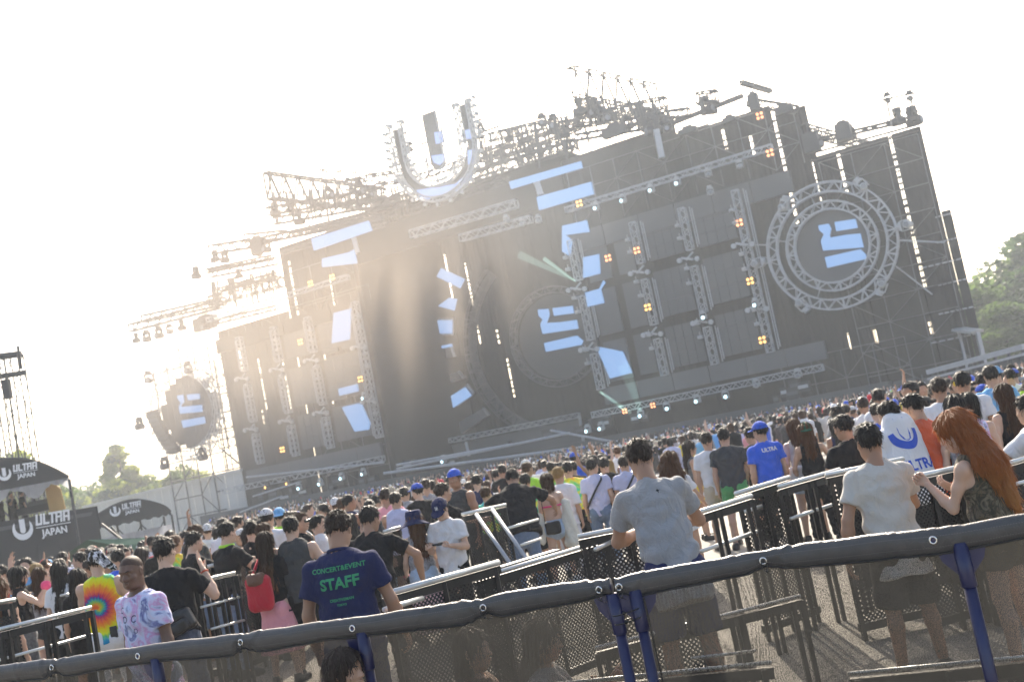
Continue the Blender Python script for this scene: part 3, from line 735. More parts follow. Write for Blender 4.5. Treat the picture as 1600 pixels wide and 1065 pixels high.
def qlight(p, m, where, sc=1.):
    lm = light_meshes(); t = 'amber' if m is AMB else 'dull orange'
    r = empty('blinder_light', p, RZ, f'four-lamp blinder glowing {t} {where}', 'stage light', f'{t} four-lamp blinders {where}')
    r.scale = (sc,)*3
    link('housing', lm['back'], r, [LAMP])
    for x_ in (-.2, .2):
        for z_ in (-.2, .2): link('lens', lm['quad'], r, [m]).location = (x_, 0, z_)
def column(s, z0, z1, side):
    mb = MB(); trussmb(mb, ST(s, z0, .9), ST(s, z1, .9), .62, up=(SN[0], SN[1], 0), step=.55, c=.08); sb(mb, 'column_truss', ALU)
    mb = MB(); mb.bar(ST(s-.7*side, z0+.1, .7), ST(s-.7*side, z1, .7), .09); mb.bar(ST(s-.9*side, z0+.3, .7), ST(s-.9*side, z1-.2, .7), .09); sb(mb, 'cable_pipe', ALU)
for L_, sd in ((SL, 1), (SLm, -1)):
    for j, s in enumerate(L_):
        full = (j == 0)
        for (z0, z1) in (((6.1, 21.2),) if full else ((6.1, 9.6), (11.0, 15.4), (17.0, 21.0))):
            column(s, z0, z1, sd)
        for zi, z in enumerate((8.8, 10.1, 13.9, 15.3, 18.2, 19.4)):       # grey lamps and brackets up the column
            o = ST(s+.55*sd+rng.uniform(-.1, .1), z, 1.5)
            lm = light_meshes(); r = empty('strobe_light', o, RZ, f"small grey strobe light, {('lowest', 'second lowest', 'third', 'fourth', 'second highest', 'highest')[zi]} on {('the recess edge column', 'the column next to the recess edge', 'the second outermost column', 'the outermost column')[j if sd < 0 else 3-j]}, {'right' if sd > 0 else 'left'} side", 'strobe light', 'grey strobe lights clamped up the stage columns'); link('housing', lm['strobe'], r, [LAMPG])
        for z in (10.5, 16.5):
            mb = MB(); mb.bar(ST(s-.2, z-.5, 1.2), ST(s+.9, z-.1, 1.3), .2); mb.bar(ST(s-.3, z+.2, 1.2), ST(s+.5, z-.4, 1.3), .16); mb.tube([ST(s+1.1, z-.3, 1.5), ST(s+1.1, z-.3, 1.2)], .25, 8); mb.tube([ST(s-.6, z-.55, 1.5), ST(s-.6, z-.55, 1.2)], .25, 8)
            sb(mb, 'swivel_bracket', LAMPG)
# unlit screens between the columns, three rows
for L_ in ((SL, 1), (SLm, -1)):
    cols = L_[0]
    for a, b in ((cols[0], cols[1]), (cols[1], cols[2])):
        s0, s1 = min(a, b)+.75, max(a, b)-.75
        for z0, z1 in ((6.6, 10.5), (11.5, 15.9), (17.0, 20.6)):
            for q in range(4):                                             # tiles of the screen
                for r_ in range(3):
                    u0 = s0+(s1-s0)*q/4; v0 = z0+(z1-z0)*r_/3
                    mb = MB(); mb.box(ST(u0+(s1-s0)/8, v0+(z1-z0)/6, .35+(q+r_) % 2*.004), ((s1-s0)/4-.02, .25, (z1-z0)/3-.02), RS); sb(mb, 'screen_tile', LED)
for s0, s1 in ((18.4, 20.2), (21.0, 23.4), (52.0, 54.2), (54.8, 56.9)):
    for z0, z1 in ((6.6, 10.5), (11.2, 15.6), (16.5, 20.6)):
        mb = MB(); mb.box(ST((s0+s1)/2, (z0+z1)/2, .2), (s1-s0, .25, z1-z0), RS); sb(mb, 'screen_tile', LED)
def screen(pts, off, where, m=BLUE, th=.25, name='led_screen', back=True, parent=None, org=(0, 0), sc=1.):
    P = [ST(*SP(org[0]+x/sc, org[1]+y/sc, off), off) for x, y in pts]
    mb = MB(); mb.prism(P, N3*-th)
    if parent is not None: return sb(mb, name, m)
    o = mb.build(name, m); tag(o, where, 'screen', 'lit sky blue stage screens'); return o
for i, (pts, off, lab) in enumerate((
    ([(795, 284), (907, 252), (909, 262), (798, 295)], 1.6, 'thin sky blue screen strip high right of the emblem, upper of two'),
    ([(838, 308), (923, 284), (927, 303), (842, 328)], 1.6, 'broad sky blue screen strip below the thin strip right of the emblem'),
    ([(878, 353), (916, 344), (920, 362), (883, 367), (893, 375), (890, 400), (878, 393)], .9, 'sky blue screen shaped like a bent hook beside the recess'),
    ([(911, 402), (935, 397), (937, 427), (911, 434)], .9, 'square sky blue screen right of the recess, under the hook shape'),
    ([(914, 457), (936, 451), (942, 438), (945, 441), (938, 452), (943, 473), (918, 479)], .9, 'sky blue screen with a small spur at its top, right of the centre circle'),
    ([(931, 541), (972, 549), (987, 582), (953, 591)], .9, 'large slanted sky blue screen at lower right of the centre circle'),
    ([(486, 373), (575, 345), (580, 360), (490, 391)], 1.6, 'long pale blue screen strip at the top left of the stage'),
    ([(503, 404), (545, 394), (552, 390), (557, 411), (503, 417)], 1.2, 'pale blue screen tapering left under the long top left strip'),
    ([(521, 489), (547, 482), (545, 530), (518, 536)], .9, 'upright sky blue screen on the left half of the stage'),
    ([(528, 607), (557, 600), (559, 611), (530, 618)], .9, 'small flat sky blue screen above the slanted one, left half'),
    ([(534, 636), (563, 629), (577, 661), (575, 671), (554, 674)], .9, 'slanted sky blue screen at the foot of the left columns'),
    ([(689, 419), (725, 436), (718, 450), (682, 432)], -15.8, 'topmost tilted blue screen of the arc left of the centre circle'),
    ([(684, 478), (702, 465), (713, 467), (709, 485)], -15.8, 'wedge shaped blue screen second down the arc left of the centre circle'),
    ([(663, 500), (706, 500), (706, 521), (663, 521)], -15.8, 'level rectangular blue screen midway down the arc'),
    ([(665, 545), (705, 537), (706, 541), (666, 549)], -15.6, 'thin line of blue screen on a dark box in the arc'),
    ([(692, 626), (726, 605), (736, 618), (701, 641)], -15.6, 'tilted blue screen lowest in the arc left of the centre circle'))):
    screen(pts, off, lab)
for pts in ([(649, 546), (705, 541), (710, 557), (652, 569)], [(659, 598), (717, 580), (725, 590), (661, 612)], [(703, 668), (755, 637), (764, 648), (715, 681)], [(680, 638), (730, 600), (741, 614), (690, 650)], [(655, 497), (708, 497), (708, 524), (655, 524)]):
    screen(pts, -16.3, '', mat('box_front', (.13, .14, .155), .5), .6, 'screen_box', parent=stage)
    P = [ST(*SP(x, y, -16.1), -16.1) for x, y in pts]
    
    for a_, b_ in ((P[0], P[3]), (P[1], P[2])): mb = MB(); mb.bar(a_, b_, .3); sb(mb, 'bracket', ALU)
    mb = MB(); mb.tube([P[3], P[3]-Vector((0, 0, .9))], .3, 8); sb(mb, 'hinge', DALU)

# circles
def logo(pxs, org, sc, off, name='logo_bar'):
    for pts in pxs: screen(pts, off, '', BLUE, .12, name, parent=stage, org=org, sc=sc)
def disc(s, z, off, r, m=LED, n=48, th=.3):
    mb = MB(); mb.prism([ST(s+r*math.cos(a), z+r*math.sin(a), off) for a in [2*math.pi*i/n for i in range(n)]], N3*-th); sb(mb, 'round_screen', m)
mb = MB(); ringtruss(mb, 0, 14.05, .9, 4.75, 5.6, n=48, c=.15); sb(mb, 'ring_truss', ALU)
mb = MB(); ringtruss(mb, 0, 14.05, .6, 3.25, 3.95, n=36, c=.15); sb(mb, 'ring_truss', ALU)
disc(0, 14.05, .4, 3.2)
LB = [[(725, 935), (855, 915), (868, 970), (735, 990)], [(625, 955), (690, 945), (705, 975), (695, 1015), (700, 1030), (800, 1012), (885, 1005), (905, 1090), (655, 1110), (640, 1050), (660, 1010), (630, 985)]]
logo(LB, (1120, 110), 3.945, .55)
logo([[(350, 165), (570, 115), (605, 150), (605, 175), (365, 230)]], (1200, 360), 3.945, .55)
mb = MB()
for a in (.35, 1.4, 2.6, 3.9, 5.2): mb.bar(ST(3.95*math.cos(a), 14.05+3.95*math.sin(a), .8), ST(4.75*math.cos(a), 14.05+4.75*math.sin(a), .8), .08)
mb.bar(ST(-5.5, 13.1, .7), ST(-9, 12.0, .3), .12); mb.bar(ST(-4.8, 11, .7), ST(-7, 8, -.4), .1); mb.bar(ST(5.2, 15.5, .7), ST(7, 16, .9), .1); sb(mb, 'spreader_bar', ALU)
for x, y in ((1228, 308), (1337, 281), (1403, 355), (1373, 460), (1262, 485), (1196, 407)):
    s_, z_ = SP(x, y, 1.2); r = slight(ST(s_, z_, 1.2), 'g', 'bolted to the rim of the right circle truss', 1.7, rng.uniform(-.6, .6)); r.rotation_euler.y = math.atan2(s_, z_-14.05)
# centre circle in the recess
CS, CZ = 36.3, 14.0
mb = MB(); ringtruss(mb, CS, CZ, -17, 5.15, 5.9, n=48, c=.1); sb(mb, 'ring_truss', DALU)
disc(CS, CZ, -17.3, 5.0)
logo([[(1195, 400), (1320, 385), (1328, 430), (1205, 447)], [(1105, 408), (1170, 404), (1178, 440), (1160, 490), (1240, 486), (1345, 472), (1355, 525), (1135, 558), (1120, 500), (1135, 470), (1110, 445)], [(1143, 615), (1345, 568), (1385, 600), (1375, 625), (1155, 668)]], (560, 380), 3.945, -17.1)
mb = MB(); ringtruss(mb, CS, CZ, -16.5, 10.6, 12.0, n=48, a0=-2.0, a1=.95, c=.09); sb(mb, 'ring_truss', DALU)
mb = MB(); n = 30
for i in range(n):
    a = -2.0+2.95*i/n; b = -2.0+2.95*(i+1)/n
    mb.prism([ST(CS+r*math.cos(t), CZ+r*math.sin(t), -16.9) for r, t in ((10.7, a), (11.9, a), (11.9, b), (10.7, b))], N3*-.1)
sb(mb, 'ring_panel', LED2)
# left circle
ls, lz = SP(291, 643, -1)
mb = MB(); ringtruss(mb, ls, lz, -1, 5.4, 6.0, n=44, c=.08); sb(mb, 'ring_truss', mat('truss_pale', (.42, .43, .44), .5))
mb = MB(); ringtruss(mb, ls, lz, -1.2, 4.5, 4.9, n=36, c=.07); sb(mb, 'ring_truss', MATS['truss_pale'])
for i in range(-4, 5):
    h_ = math.sqrt(max(0, 4.7**2-(abs(i)*1.05)**2)); k = int(h_/.55)*.55
    mb = MB(); mb.box(ST(ls+i*1.05, lz, -1.7), (1.03, .2, 2*k), RS); sb(mb, 'screen_tile', mat('led_mesh', (.075, .075, .078), .7, var=.3, scale=4))
logo([[(360, 380), (440, 373), (443, 405), (370, 415)], [(302, 385), (340, 380), (345, 425), (325, 445), (330, 455), (455, 442), (460, 485), (320, 497), (312, 455), (325, 430), (305, 405)], [(328, 540), (470, 515), (478, 555), (340, 585)]], (200, 520), 3.945, -1.55)
for x, y in ((232, 588), (218, 660), (257, 722), (317, 708), (294, 573)):
    s_, z_ = SP(x, y, -.6); slight(ST(s_, z_+.6, -.6), None, 'on the rim of the left circle truss', 2.0, rng.uniform(-.5, .5))
# line arrays
def linearray(p0, p1, n, bend, where, w_=1.15):
    A = Vector(p0); B = Vector(p1); r = empty('line_array', A, RZ, where, 'speaker array')
    L = (B-A); d = L/n
    for i in range(n):
        c = A+d*(i+.5)-A; a = bend*(i/n)**1.5
        mb = MB(); Rm = Matrix.Rotation(a, 3, 'X')
        mb.box((0, 0, 0), (w_, .5, d.length*.93), Rm); mb.box((0, .3*math.cos(a), .3*math.sin(a)), (w_*.7, .25, d.length*.7), Rm); mb.box((0, -.27*math.cos(a), -.27*math.sin(a)), (w_*.9, .04, d.length*.75), Rm, 1)
        o = mb.build('speaker_box', [LAMP, LED2], r); Ri = Matrix.Rotation(-RZ, 3, 'Z'); o.location = Ri @ c+Vector((0, (i/n)**2*bend*1.4, 0))
    mb = MB(); mb.box((0, 0, .15), (w_, .6, .2)); mb.bar((0, 0, .2), (0, 0, 2.6), .06); mb.build('rigging_frame', LAMP, r)
s_, z_ = SP(237, 645, 1); s2, z2 = SP(266, 708, 1)
linearray(ST(s_, z_, 1), ST(s2, z2, 1), 9, .7, 'curved black line array speaker hanging before the left circle', 1.8)

# the emblem above the centre
RG_ = mat('roof_steel', (.05, .05, .053), .6)
US, UZ = 37.1, 34.0
umb = empty('emblem_truss', ST(US, UZ-5.2, 1), 0, 'round letter U of pale trusses and screens standing above the stage centre', 'emblem')
def ub(mb, name, m): return local(umb, mb.build(name, m, umb))
PALE = MATS['truss_pale']
mb = MB(); ringtruss(mb, US, UZ, 1.3, 4.75, 5.25, n=26, a0=math.pi, a1=2*math.pi, c=.16); ub(mb, 'curved_truss', PALE)
mb = MB(); ringtruss(mb, US, UZ, 1.3, 3.1, 3.7, n=20, a0=math.pi, a1=2*math.pi, c=.15); ub(mb, 'curved_truss', PALE)
for sg in (-1, 1):
    for r in (5.0, 3.45):
        mb = MB(); trussmb(mb, ST(US+sg*r, UZ, 1.55), ST(US+sg*r, UZ+(4.4 if sg > 0 else 4.0), 1.55), .55, up=(SN[0], SN[1], 0), c=.15, d=.1); ub(mb, 'arm_truss', PALE)
mb = MB(); n = 24
for i in range(n):
    a = math.pi+math.pi*i/n; b = math.pi+math.pi*(i+1)/n
    mb.prism([ST(US+r*math.cos(t), UZ+r*math.sin(t), 1.1) for r, t in ((3.7, a), (4.75, a), (4.75, b), (3.7, b))], N3*-.2)
for sg in (-1, 1): mb.box(ST(US+sg*4.22, UZ+1.95, 1.0), (1.05, .2, 3.9), RS)
ub(mb, 'curved_screen', mat('emblem_screen', (.10, .10, .10), .6))
mb = MB(); pts = [(-.85, 4.2), (.85, 4.2), (.85, -1.2), (.6, -1.75), (0, -2.0), (-.6, -1.75), (-.85, -1.2)]
mb.prism([ST(US-.1+a, UZ+b, 1.6) for a, b in pts], N3*-.3); ub(mb, 'bar_screen', MATS['emblem_screen'])
mb = MB()
for a, b in zip(pts[1:], pts[2:]+pts[:1]):
    mb.bar(ST(US-.1+a[0]*1.15, UZ+a[1]*1.06, 1.9), ST(US-.1+b[0]*1.15, UZ+b[1]*1.06, 1.9), .09); mb.bar(ST(US-.1+a[0]*1.55, UZ+a[1]*1.15, 1.9), ST(US-.1+b[0]*1.55, UZ+b[1]*1.15, 1.9), .09)
for k in range(9):
    for sg in (-1, 1): mb.bar(ST(US-.1+sg*(.98 if k % 2 else 1.3), UZ+4.2-k*.65, 1.9), ST(US-.1+sg*(1.3 if k % 2 else .98), UZ+3.55-k*.65, 1.9), .06)
ub(mb, 'bar_truss', PALE)
UB = mat('lit_led_pale', (.05, .06, .08), .5, emit=(.30, .46, 1.0), estr=.36)
for pts, off in (([(60, 880), (120, 872), (400, 828), (495, 742), (550, 705), (535, 790), (430, 880), (150, 965), (80, 935)], 1.3), ([(480, 360), (530, 345), (540, 430), (490, 430)], 1.3), ([(508, 535), (575, 520), (580, 640), (512, 655)], 1.3), ([(215, 375), (290, 365), (295, 460), (230, 475)], 1.75), ([(190, 580), (305, 565), (305, 620), (260, 660), (212, 640)], 1.75)):
    P = [ST(*SP(640+x/5.607, 140+y/5.607, off), off) for x, y in pts]
    mb = MB(); mb.prism(P, N3*-.1); ub(mb, 'lit_segment', UB)
for k in range(22):                        # small lamps round the emblem
    a = math.pi*(1+k/11) if k < 12 else 0
    q = ST(US+5.6*math.cos(a), UZ+5.6*math.sin(a), 1.6) if k < 12 else ST(US+(-1)**k*5.7, UZ+(k-12)*.45, 1.6)
    mb = MB(); mb.tube([q-N3*.2, q+N3*.2], .2, 7); ub(mb, 'lamp', PALE)

# steelwork behind the emblem
for k in range(46):
    a = ST(US+rng.uniform(-6, 7), UZ+rng.uniform(-4.5, 2.5), rng.uniform(-3, -.5)); v = rng.random() < .6; h_ = rng.uniform(1, 3)
    mb = MB(); mb.bar(a, a+(Vector((0, 0, h_)) if v else E3*h_), rng.uniform(.10, .2)); sb(mb, 'roof_bar', RG_)
for z in (29.6, 31.2, 33.): mb = MB(); trussmb(mb, ST(US-6, z, -2), ST(US+6.5, z, -2), .6, step=.8, c=.12, d=.08); sb(mb, 'roof_truss', RG_)
# lit lamps
for x, y, m, o in ((1155, 348, ORG, 1.5), (1172, 439, AMB, 1.5), (1191, 531, AMB, 1.5), (1012, 480, AMB, 1.5), (995, 391, ORG, 1.5), (950, 403, ORG, 1.5), (1203, 239, ORG, 1.8), (905, 318, AMB, 2), (469, 534, AMB, 1.5), (563, 592, AMB, 1.5), (441, 702, AMB, 1.5), (485, 443, AMB, 1.5), (519, 433, AMB, 1.5), (1187, 181, ORG, 1.), (976, 642, ORG, 1.9), (1020, 633, ORG, 1.9)):
    s_, z_ = SP(x, y, o); qlight(ST(s_, z_, o), m, 'on the left half of the stage' if x < 700 else 'on the right half of the stage', .95 if z_ > 5 else .7)
for x, y, l, o in ((930, 325, 'c', 1.8), (972, 313, 'c', 1.8), (1016, 297, 'c', 1.8), (1057, 286, 'c', 1.8), (1105, 272, 'g', 1.8), (1154, 259, 'g', 1.8), (1097, 495, 'c', 1.6), (1179, 475, 'c', 1.6), (568, 622, 'c', 1.6), (1000, 648, 'c', 1.9), (1040, 637, 'c', 1.9), (1088, 625, 'c', 1.9), (1132, 618, 'c', 1.9), (1180, 600, 'g', 1.9), (1245, 585, 'g', 1.9),
                   (466, 763, 'c', 1.9), (500, 756, 'c', 1.9), (533, 747, 'c', 1.9), (567, 740, 'c', 1.9), (417, 761, 'a', 1.9), (450, 755, 'a', 1.9), (692, 720, 'c', 2), (917, 672, 'c', 2), (938, 668, 'c', 2), (1108, 300, 'g', 1.8), (790, 345, 'g', 1.5), (815, 350, 'g', 1.5), (840, 345, 'g', 1.5)):
    s_, z_ = SP(x, y-9, o); slight(ST(s_, z_, o), l, 'under the upper border' if z_ > 15 else ('on a stage column' if z_ > 6 else 'along the lower border truss'), 1.15, rng.uniform(-.3, .3))
def beam(a, b, off, r0, r1, st, lab):
    A = ST(*SP(*a, off), off); B = ST(*SP(*b, off), off); n = 10; d = (B-A).normalized(); x = d.cross(Vector((0, 0, 1))).normalized(); u_ = x.cross(d); mb = MB()
    vs = [A+(x*math.cos(t)+u_*math.sin(t))*r0 for t in [2*math.pi*i/n for i in range(n)]]+[B+(x*math.cos(t)+u_*math.sin(t))*r1 for t in [2*math.pi*i/n for i in range(n)]]
    mb.add(vs, [(i, (i+1) % n, n+(i+1) % n, n+i) for i in range(n)]+[tuple(range(n))[::-1], tuple(range(n, 2*n))])
    m = bpy.data.materials.new('lit_air'); m.use_nodes = True; t = m.node_tree; t.nodes.remove(t.nodes['Principled BSDF']); e = nn(t, 'ShaderNodeEmission'); e.inputs[0].default_value = (.55, .95, .85, 1); e.inputs[1].default_value = st; t.links.new(e.outputs[0], t.nodes['Material Output'].inputs['Volume'])
    tag(mb.build('light_beam', m), 'faint mint light beam '+lab, 'light beam', kind='stuff')
beam((898, 438), (812, 398), 2.5, .08, .4, .0028, 'slanting up left above the centre circle')
beam((900, 440), (850, 404), 3.5, .06, .2, .006, 'short and bright above the centre circle')
beam((985, 645), (938, 612), 3, .18, .1, .009, 'near the lower border right of the centre circle')
beam((1000, 640), (975, 570), 4.5, .15, .6, .003, 'rising from the lower border')
# centre header trusses, diagonal cross arms and the booth front
def ptruss(a, b, off, w_, name='header_truss', m=ALU, par=None, off2=None, **k):
    A = ST(*SP(*a, off), off); o2 = off if off2 is None else off2; B = ST(*SP(*b, o2), o2); mb = MB(); trussmb(mb, A, B, w_, **k); return sb(mb, name, m)
ptruss((643, 366), (807, 318), 1.2, .8, m=PALE); ptruss((720, 372), (830, 342), .8, .7)
ptruss((703, 688), (905, 648), -9, .5, 'booth_truss', PALE); 
mb = MB()
for a, b in (((905, 648), (912, 690)), ((728, 690), (733, 712))):
    mb.bar(ST(*SP(*a, -9), -9), ST(*SP(*b, -9), -9), .3)
sb(mb, 'booth_leg', PALE)
mb = MB(); P = [ST(*SP(x, y, -9.4), -9.4) for x, y in ((705, 695), (905, 655), (912, 690), (715, 722))]; mb.prism(P, N3*-2); sb(mb, 'booth_panel', LED)
for a, b, r in (((620, 726), (800, 694), .14), ((620, 732), (890, 676), .14), ((600, 739), (975, 690), .17), ((860, 672), (960, 690), .12), ((700, 742), (1000, 696), .1), ((385, 745), (600, 722), .12), ((395, 775), (470, 752), .1), ((375, 800), (440, 775), .1), ((1010, 682), (1290, 640), .08), ((1210, 655), (1400, 618), .1)):
    A = ST(*SP(*a, 3), 3); B = ST(*SP(*b, 3), 3); mb = MB(); mb.tube([A, B], r, 6); sb(mb, 'barrier_pipe', ALU)
# small mess of cases and frames at the foot of the stage
for k in range(26):
    x = rng.choice([rng.uniform(380, 620), rng.uniform(600, 960), rng.uniform(980, 1290)]); 
    mb = MB(); s_ = SP(x, 700, 2)[0]; z_ = rng.uniform(1.6, 2.8); w_ = rng.uniform(.5, 1.6); mb.box(ST(s_, z_, 1.4), (w_, .8, rng.uniform(.4, 1.1)), RS); mb.box(ST(s_, z_+.02, 1.83), (w_*.8, .03, .3), RS, 1); sb(mb, 'monitor_case', [LAMP, LED2 if k % 3 else LAMPG])

# roof steel above the walls: outriggers, ladders of truss and hung lights
RG = mat('roof_steel', (.05, .05, .053), .6)
def line(pts, off, r=.07, name='roof_bar', m=RG):
    P = [ST(*SP(*p, off), off) for p in pts]; mb = MB()
    for a, b in zip(P, P[1:]): mb.bar(a, b, r*2)
    return sb(mb, name, m)
def outrigger(a, b, off, w_, h, c=.09, m=RG):          # truss running back over the roof at one height
    s_, z_ = SP(*a, off); A = ST(s_, z_-h/2, off); g = G(*b, z_); B = Vector((g[0], g[1], z_-h/2)); mb = MB(); trussmb(mb, A, B, w_, h, step=1.2, c=c*1.5, d=c*1.1); return sb(mb, 'outrigger_truss', m)
outrigger((415, 270), (590, 294), 0, .8, 3.1, .15); outrigger((500, 265), (620, 275), -4, .8, 1.0, .07); outrigger((891, 105), (1020, 133), 0, .8, 3.0, .09); outrigger((841, 148), (905, 160), -3, .8, 2.4, .05)
outrigger((1158, 127), (1203, 140), 0, .3, .3); outrigger((1255, 195), (1352, 222), -1, .6, .9)
for a, b, off, w_ in (((205, 512), (345, 475), 0, .9), ((330, 470), (440, 440), -1, 1.1), ((330, 505), (432, 480), -2, .5), ((330, 390), (395, 380), -1, 1.0), ((385, 372), (445, 366), -2, .9), ((325, 423), (425, 402), -.5, .5), ((345, 452), (430, 428), -1, .4),
    ((420, 330), (600, 300), -3, .9), ((400, 378), (620, 330), -1, .7), ((440, 395), (600, 350), 0, .4), ((740, 275), (900, 225), -1, .9), ((760, 250), (905, 195), -5, .9), ((900, 215), (1050, 190), -1, .6), ((1045, 195), (1160, 150), -1, .25), ((1040, 180), (1076, 175), -1, .7), ((1090, 155), (1120, 150), -1, 1.0), ((1268, 222), (1435, 183), -1, .3), ((480, 360), (640, 320), -6, .7), ((860, 200), (1010, 175), -8, .9), ((1170, 160), (1245, 172), -1, .7), ((545, 290), (640, 272), -4, 1.2), ((430, 345), (620, 312), -5, .8), ((560, 325), (650, 305), 0, .6), ((745, 245), (890, 210), -7, 1.2), ((765, 215), (850, 195), -3, .8), ((900, 190), (1040, 160), -5, 1.), ((455, 368), (600, 338), .5, .5), ((330, 428), (430, 408), -4, .8), ((225, 498), (350, 470), -4, .9)):
    ptruss(a, b, off, w_, 'roof_truss', RG, step=1., c=.15, d=.10)
for i in range(190):                          # uprights and droppers between the roof trusses
    band = rng.choice([((420, 300), (620, 290), 55), ((560, 330), (650, 300), 40), ((745, 215), (905, 170), 70), ((330, 440), (430, 420), 50), ((900, 150), (1040, 165), 50), ((770, 240), (900, 215), 30)])
    t = rng.random(); x = band[0][0]+(band[1][0]-band[0][0])*t; y = band[0][1]+(band[1][1]-band[0][1])*t; off = rng.uniform(-7, 0); s_, z_ = SP(x, y, off); h_ = band[2]/13*rng.uniform(.4, 1)
    mb = MB(); mb.bar(ST(s_, z_, off), ST(s_+rng.uniform(-.5, .5), z_-h_, off), rng.uniform(.12, .24)); 
    if rng.random() < .5: mb.bar(ST(s_-1, z_-h_*.5, off), ST(s_+1, z_-h_*.5, off), .12)
    sb(mb, 'dropper', RG)
hung = [(212, 528, 2.2), (228, 524, 2.6), (247, 518, 2.6), (264, 514, 2.2), (283, 508, 2.2), (305, 425, 2.6), (335, 400, 2.4), (350, 400, 2.6), (400, 385, 3.2), (415, 383, 2.6), (428, 325, 2.8), (450, 322, 2.3), (466, 338, 2.8), (512, 300, 2.6), (560, 292, 3), (575, 300, 2.2), (903, 163, 3.0), (928, 165, 3.0), (940, 176, 3), (1018, 188, 3.6), (1030, 185, 3), (980, 190, 2.4), (845, 186, 2.4), (863, 188, 2.8), (793, 210, 2.2), (750, 200, 1.8), (1100, 160, 3), (1110, 165, 2.4), (1272, 215, 2.8), (1315, 200, 3.2), (1325, 204, 2.4), (1400, 178, 2.6), (1423, 176, 3.0), (640, 480 - 250, 1.8), (1420, 150, 1.6), (1385, 153, 1.6), (372, 428, 2), (320, 505, 2.6), (335, 500, 2.2), (880, 205, 2.2), (960, 200, 2.4), (1040, 195, 2.2)]
for x, y, sc in hung:
    off = rng.uniform(-3, .5); s_, z_ = SP(x, y-7, off); slight(ST(s_, z_, off), None, 'hanging from the roof steel, '+('left end' if x < 360 else 'left of the emblem' if x < 620 else 'right of the emblem' if x < 1080 else 'above the right wing'), sc*.75, rng.uniform(-1.5, 1.5))
for x, y, w_, h_ in ((320, 505, 3.2, 1.6), (403, 384, 1.8, 1.8), (1178, 160, .9, 1.5), (1268, 224, 1.4, 1.6), (1318, 206, 1.3, 1.5), (600, 320, 2, 1.2), (1018, 195, 1.6, 1.8), (960, 205, 2.4, 1.), (1075, 205, 1.8, .5), (1140, 188, 1.2, .5), (1225, 172, 1.6, .7)):
    s_, z_ = SP(x, y, -.5); mb = MB(); mb.box(ST(s_, z_, -.5), (w_, .8, h_), RS); mb.box(ST(s_, z_+h_/2, -.5), (w_*.5, .5, .5), RS); sb(mb, 'motor_case', RG)
line([(1025, 203), (1034, 247)], .5, .28, m=ALU); line([(838, 283), (845, 305)], 1, .3, m=ALU); line([(553, 372), (559, 395)], 1, .25, m=ALU)
line([(290, 407), (336, 410)], -.5, .09); line([(325, 422), (420, 404)], -.3, .08); line([(1345, 183), (1432, 195)], -1, .05); line([(1423, 150), (1428, 190)], -1, .06); line([(1385, 153), (1393, 196)], -1, .06); line([(1378, 156), (1432, 145)], -1, .06); line([(1268, 240), (1430, 196)], -.9, .08); line([(1265, 252), (1435, 204)], -1., .07)

# ramp, railing and lighting mast right of the stage
def rampthing():
    r = empty('access_ramp', Vector(G(1530, 580, 0)), 0, 'grey ramp with handrails and black skirts leading up to the right side of the stage', 'ramp')
    for a, b, rr in (((1450, 581), (1600, 541), .17), ((1450, 592), (1600, 553), .08)):
        A = Vector(AT(*a, 84)); B = Vector(AT(*b, 78)); mb = MB(); mb.bar(A, B, rr*2); local(r, mb.build('handrail', ALU, r))
    A = Vector(AT(1440, 585, 85)); B = Vector(AT(1620, 540, 79)); 
    for k in range(9):
        p = A.lerp(B, k/9); q = A.lerp(B, (k+1)/9); mb = MB(); mb.prism([Vector((p.x, p.y, -.6)), Vector((q.x, q.y, -.6)), q-Vector((0, 0, .3)), p-Vector((0, 0, .3))], (0, .1, 0)); mb.bar(p-Vector((0, 0, 2)), q, .09); mb.bar(p, Vector((p.x, p.y, -.6)), .1); local(r, mb.build('skirt_panel', LED if k % 2 else LED2, r))
rampthing()
def mast():
    p = Vector(G(1527, 545, 2.5)); r = empty('roof_canopy', p, 0, 'small white canopy roof on a pole beside the right end of the stage', 'canopy')
    a = Vector(AT(1497, 514, 100)); b = Vector(AT(1527, 518, 99)); mb = MB(); mb.bar(a, b, 1.8, .22); local(r, mb.build('roof', mat('white_sheet', (.32, .32, .31), .7), r)); mb = MB(); q = Vector(AT(1529, 545, 99)); mb.bar(b, Vector((b.x, b.y, -.6)), .3); mb.bar(a, Vector((a.x, a.y, -.6)), .2); local(r, mb.build('pole', ALU, r))
mast()

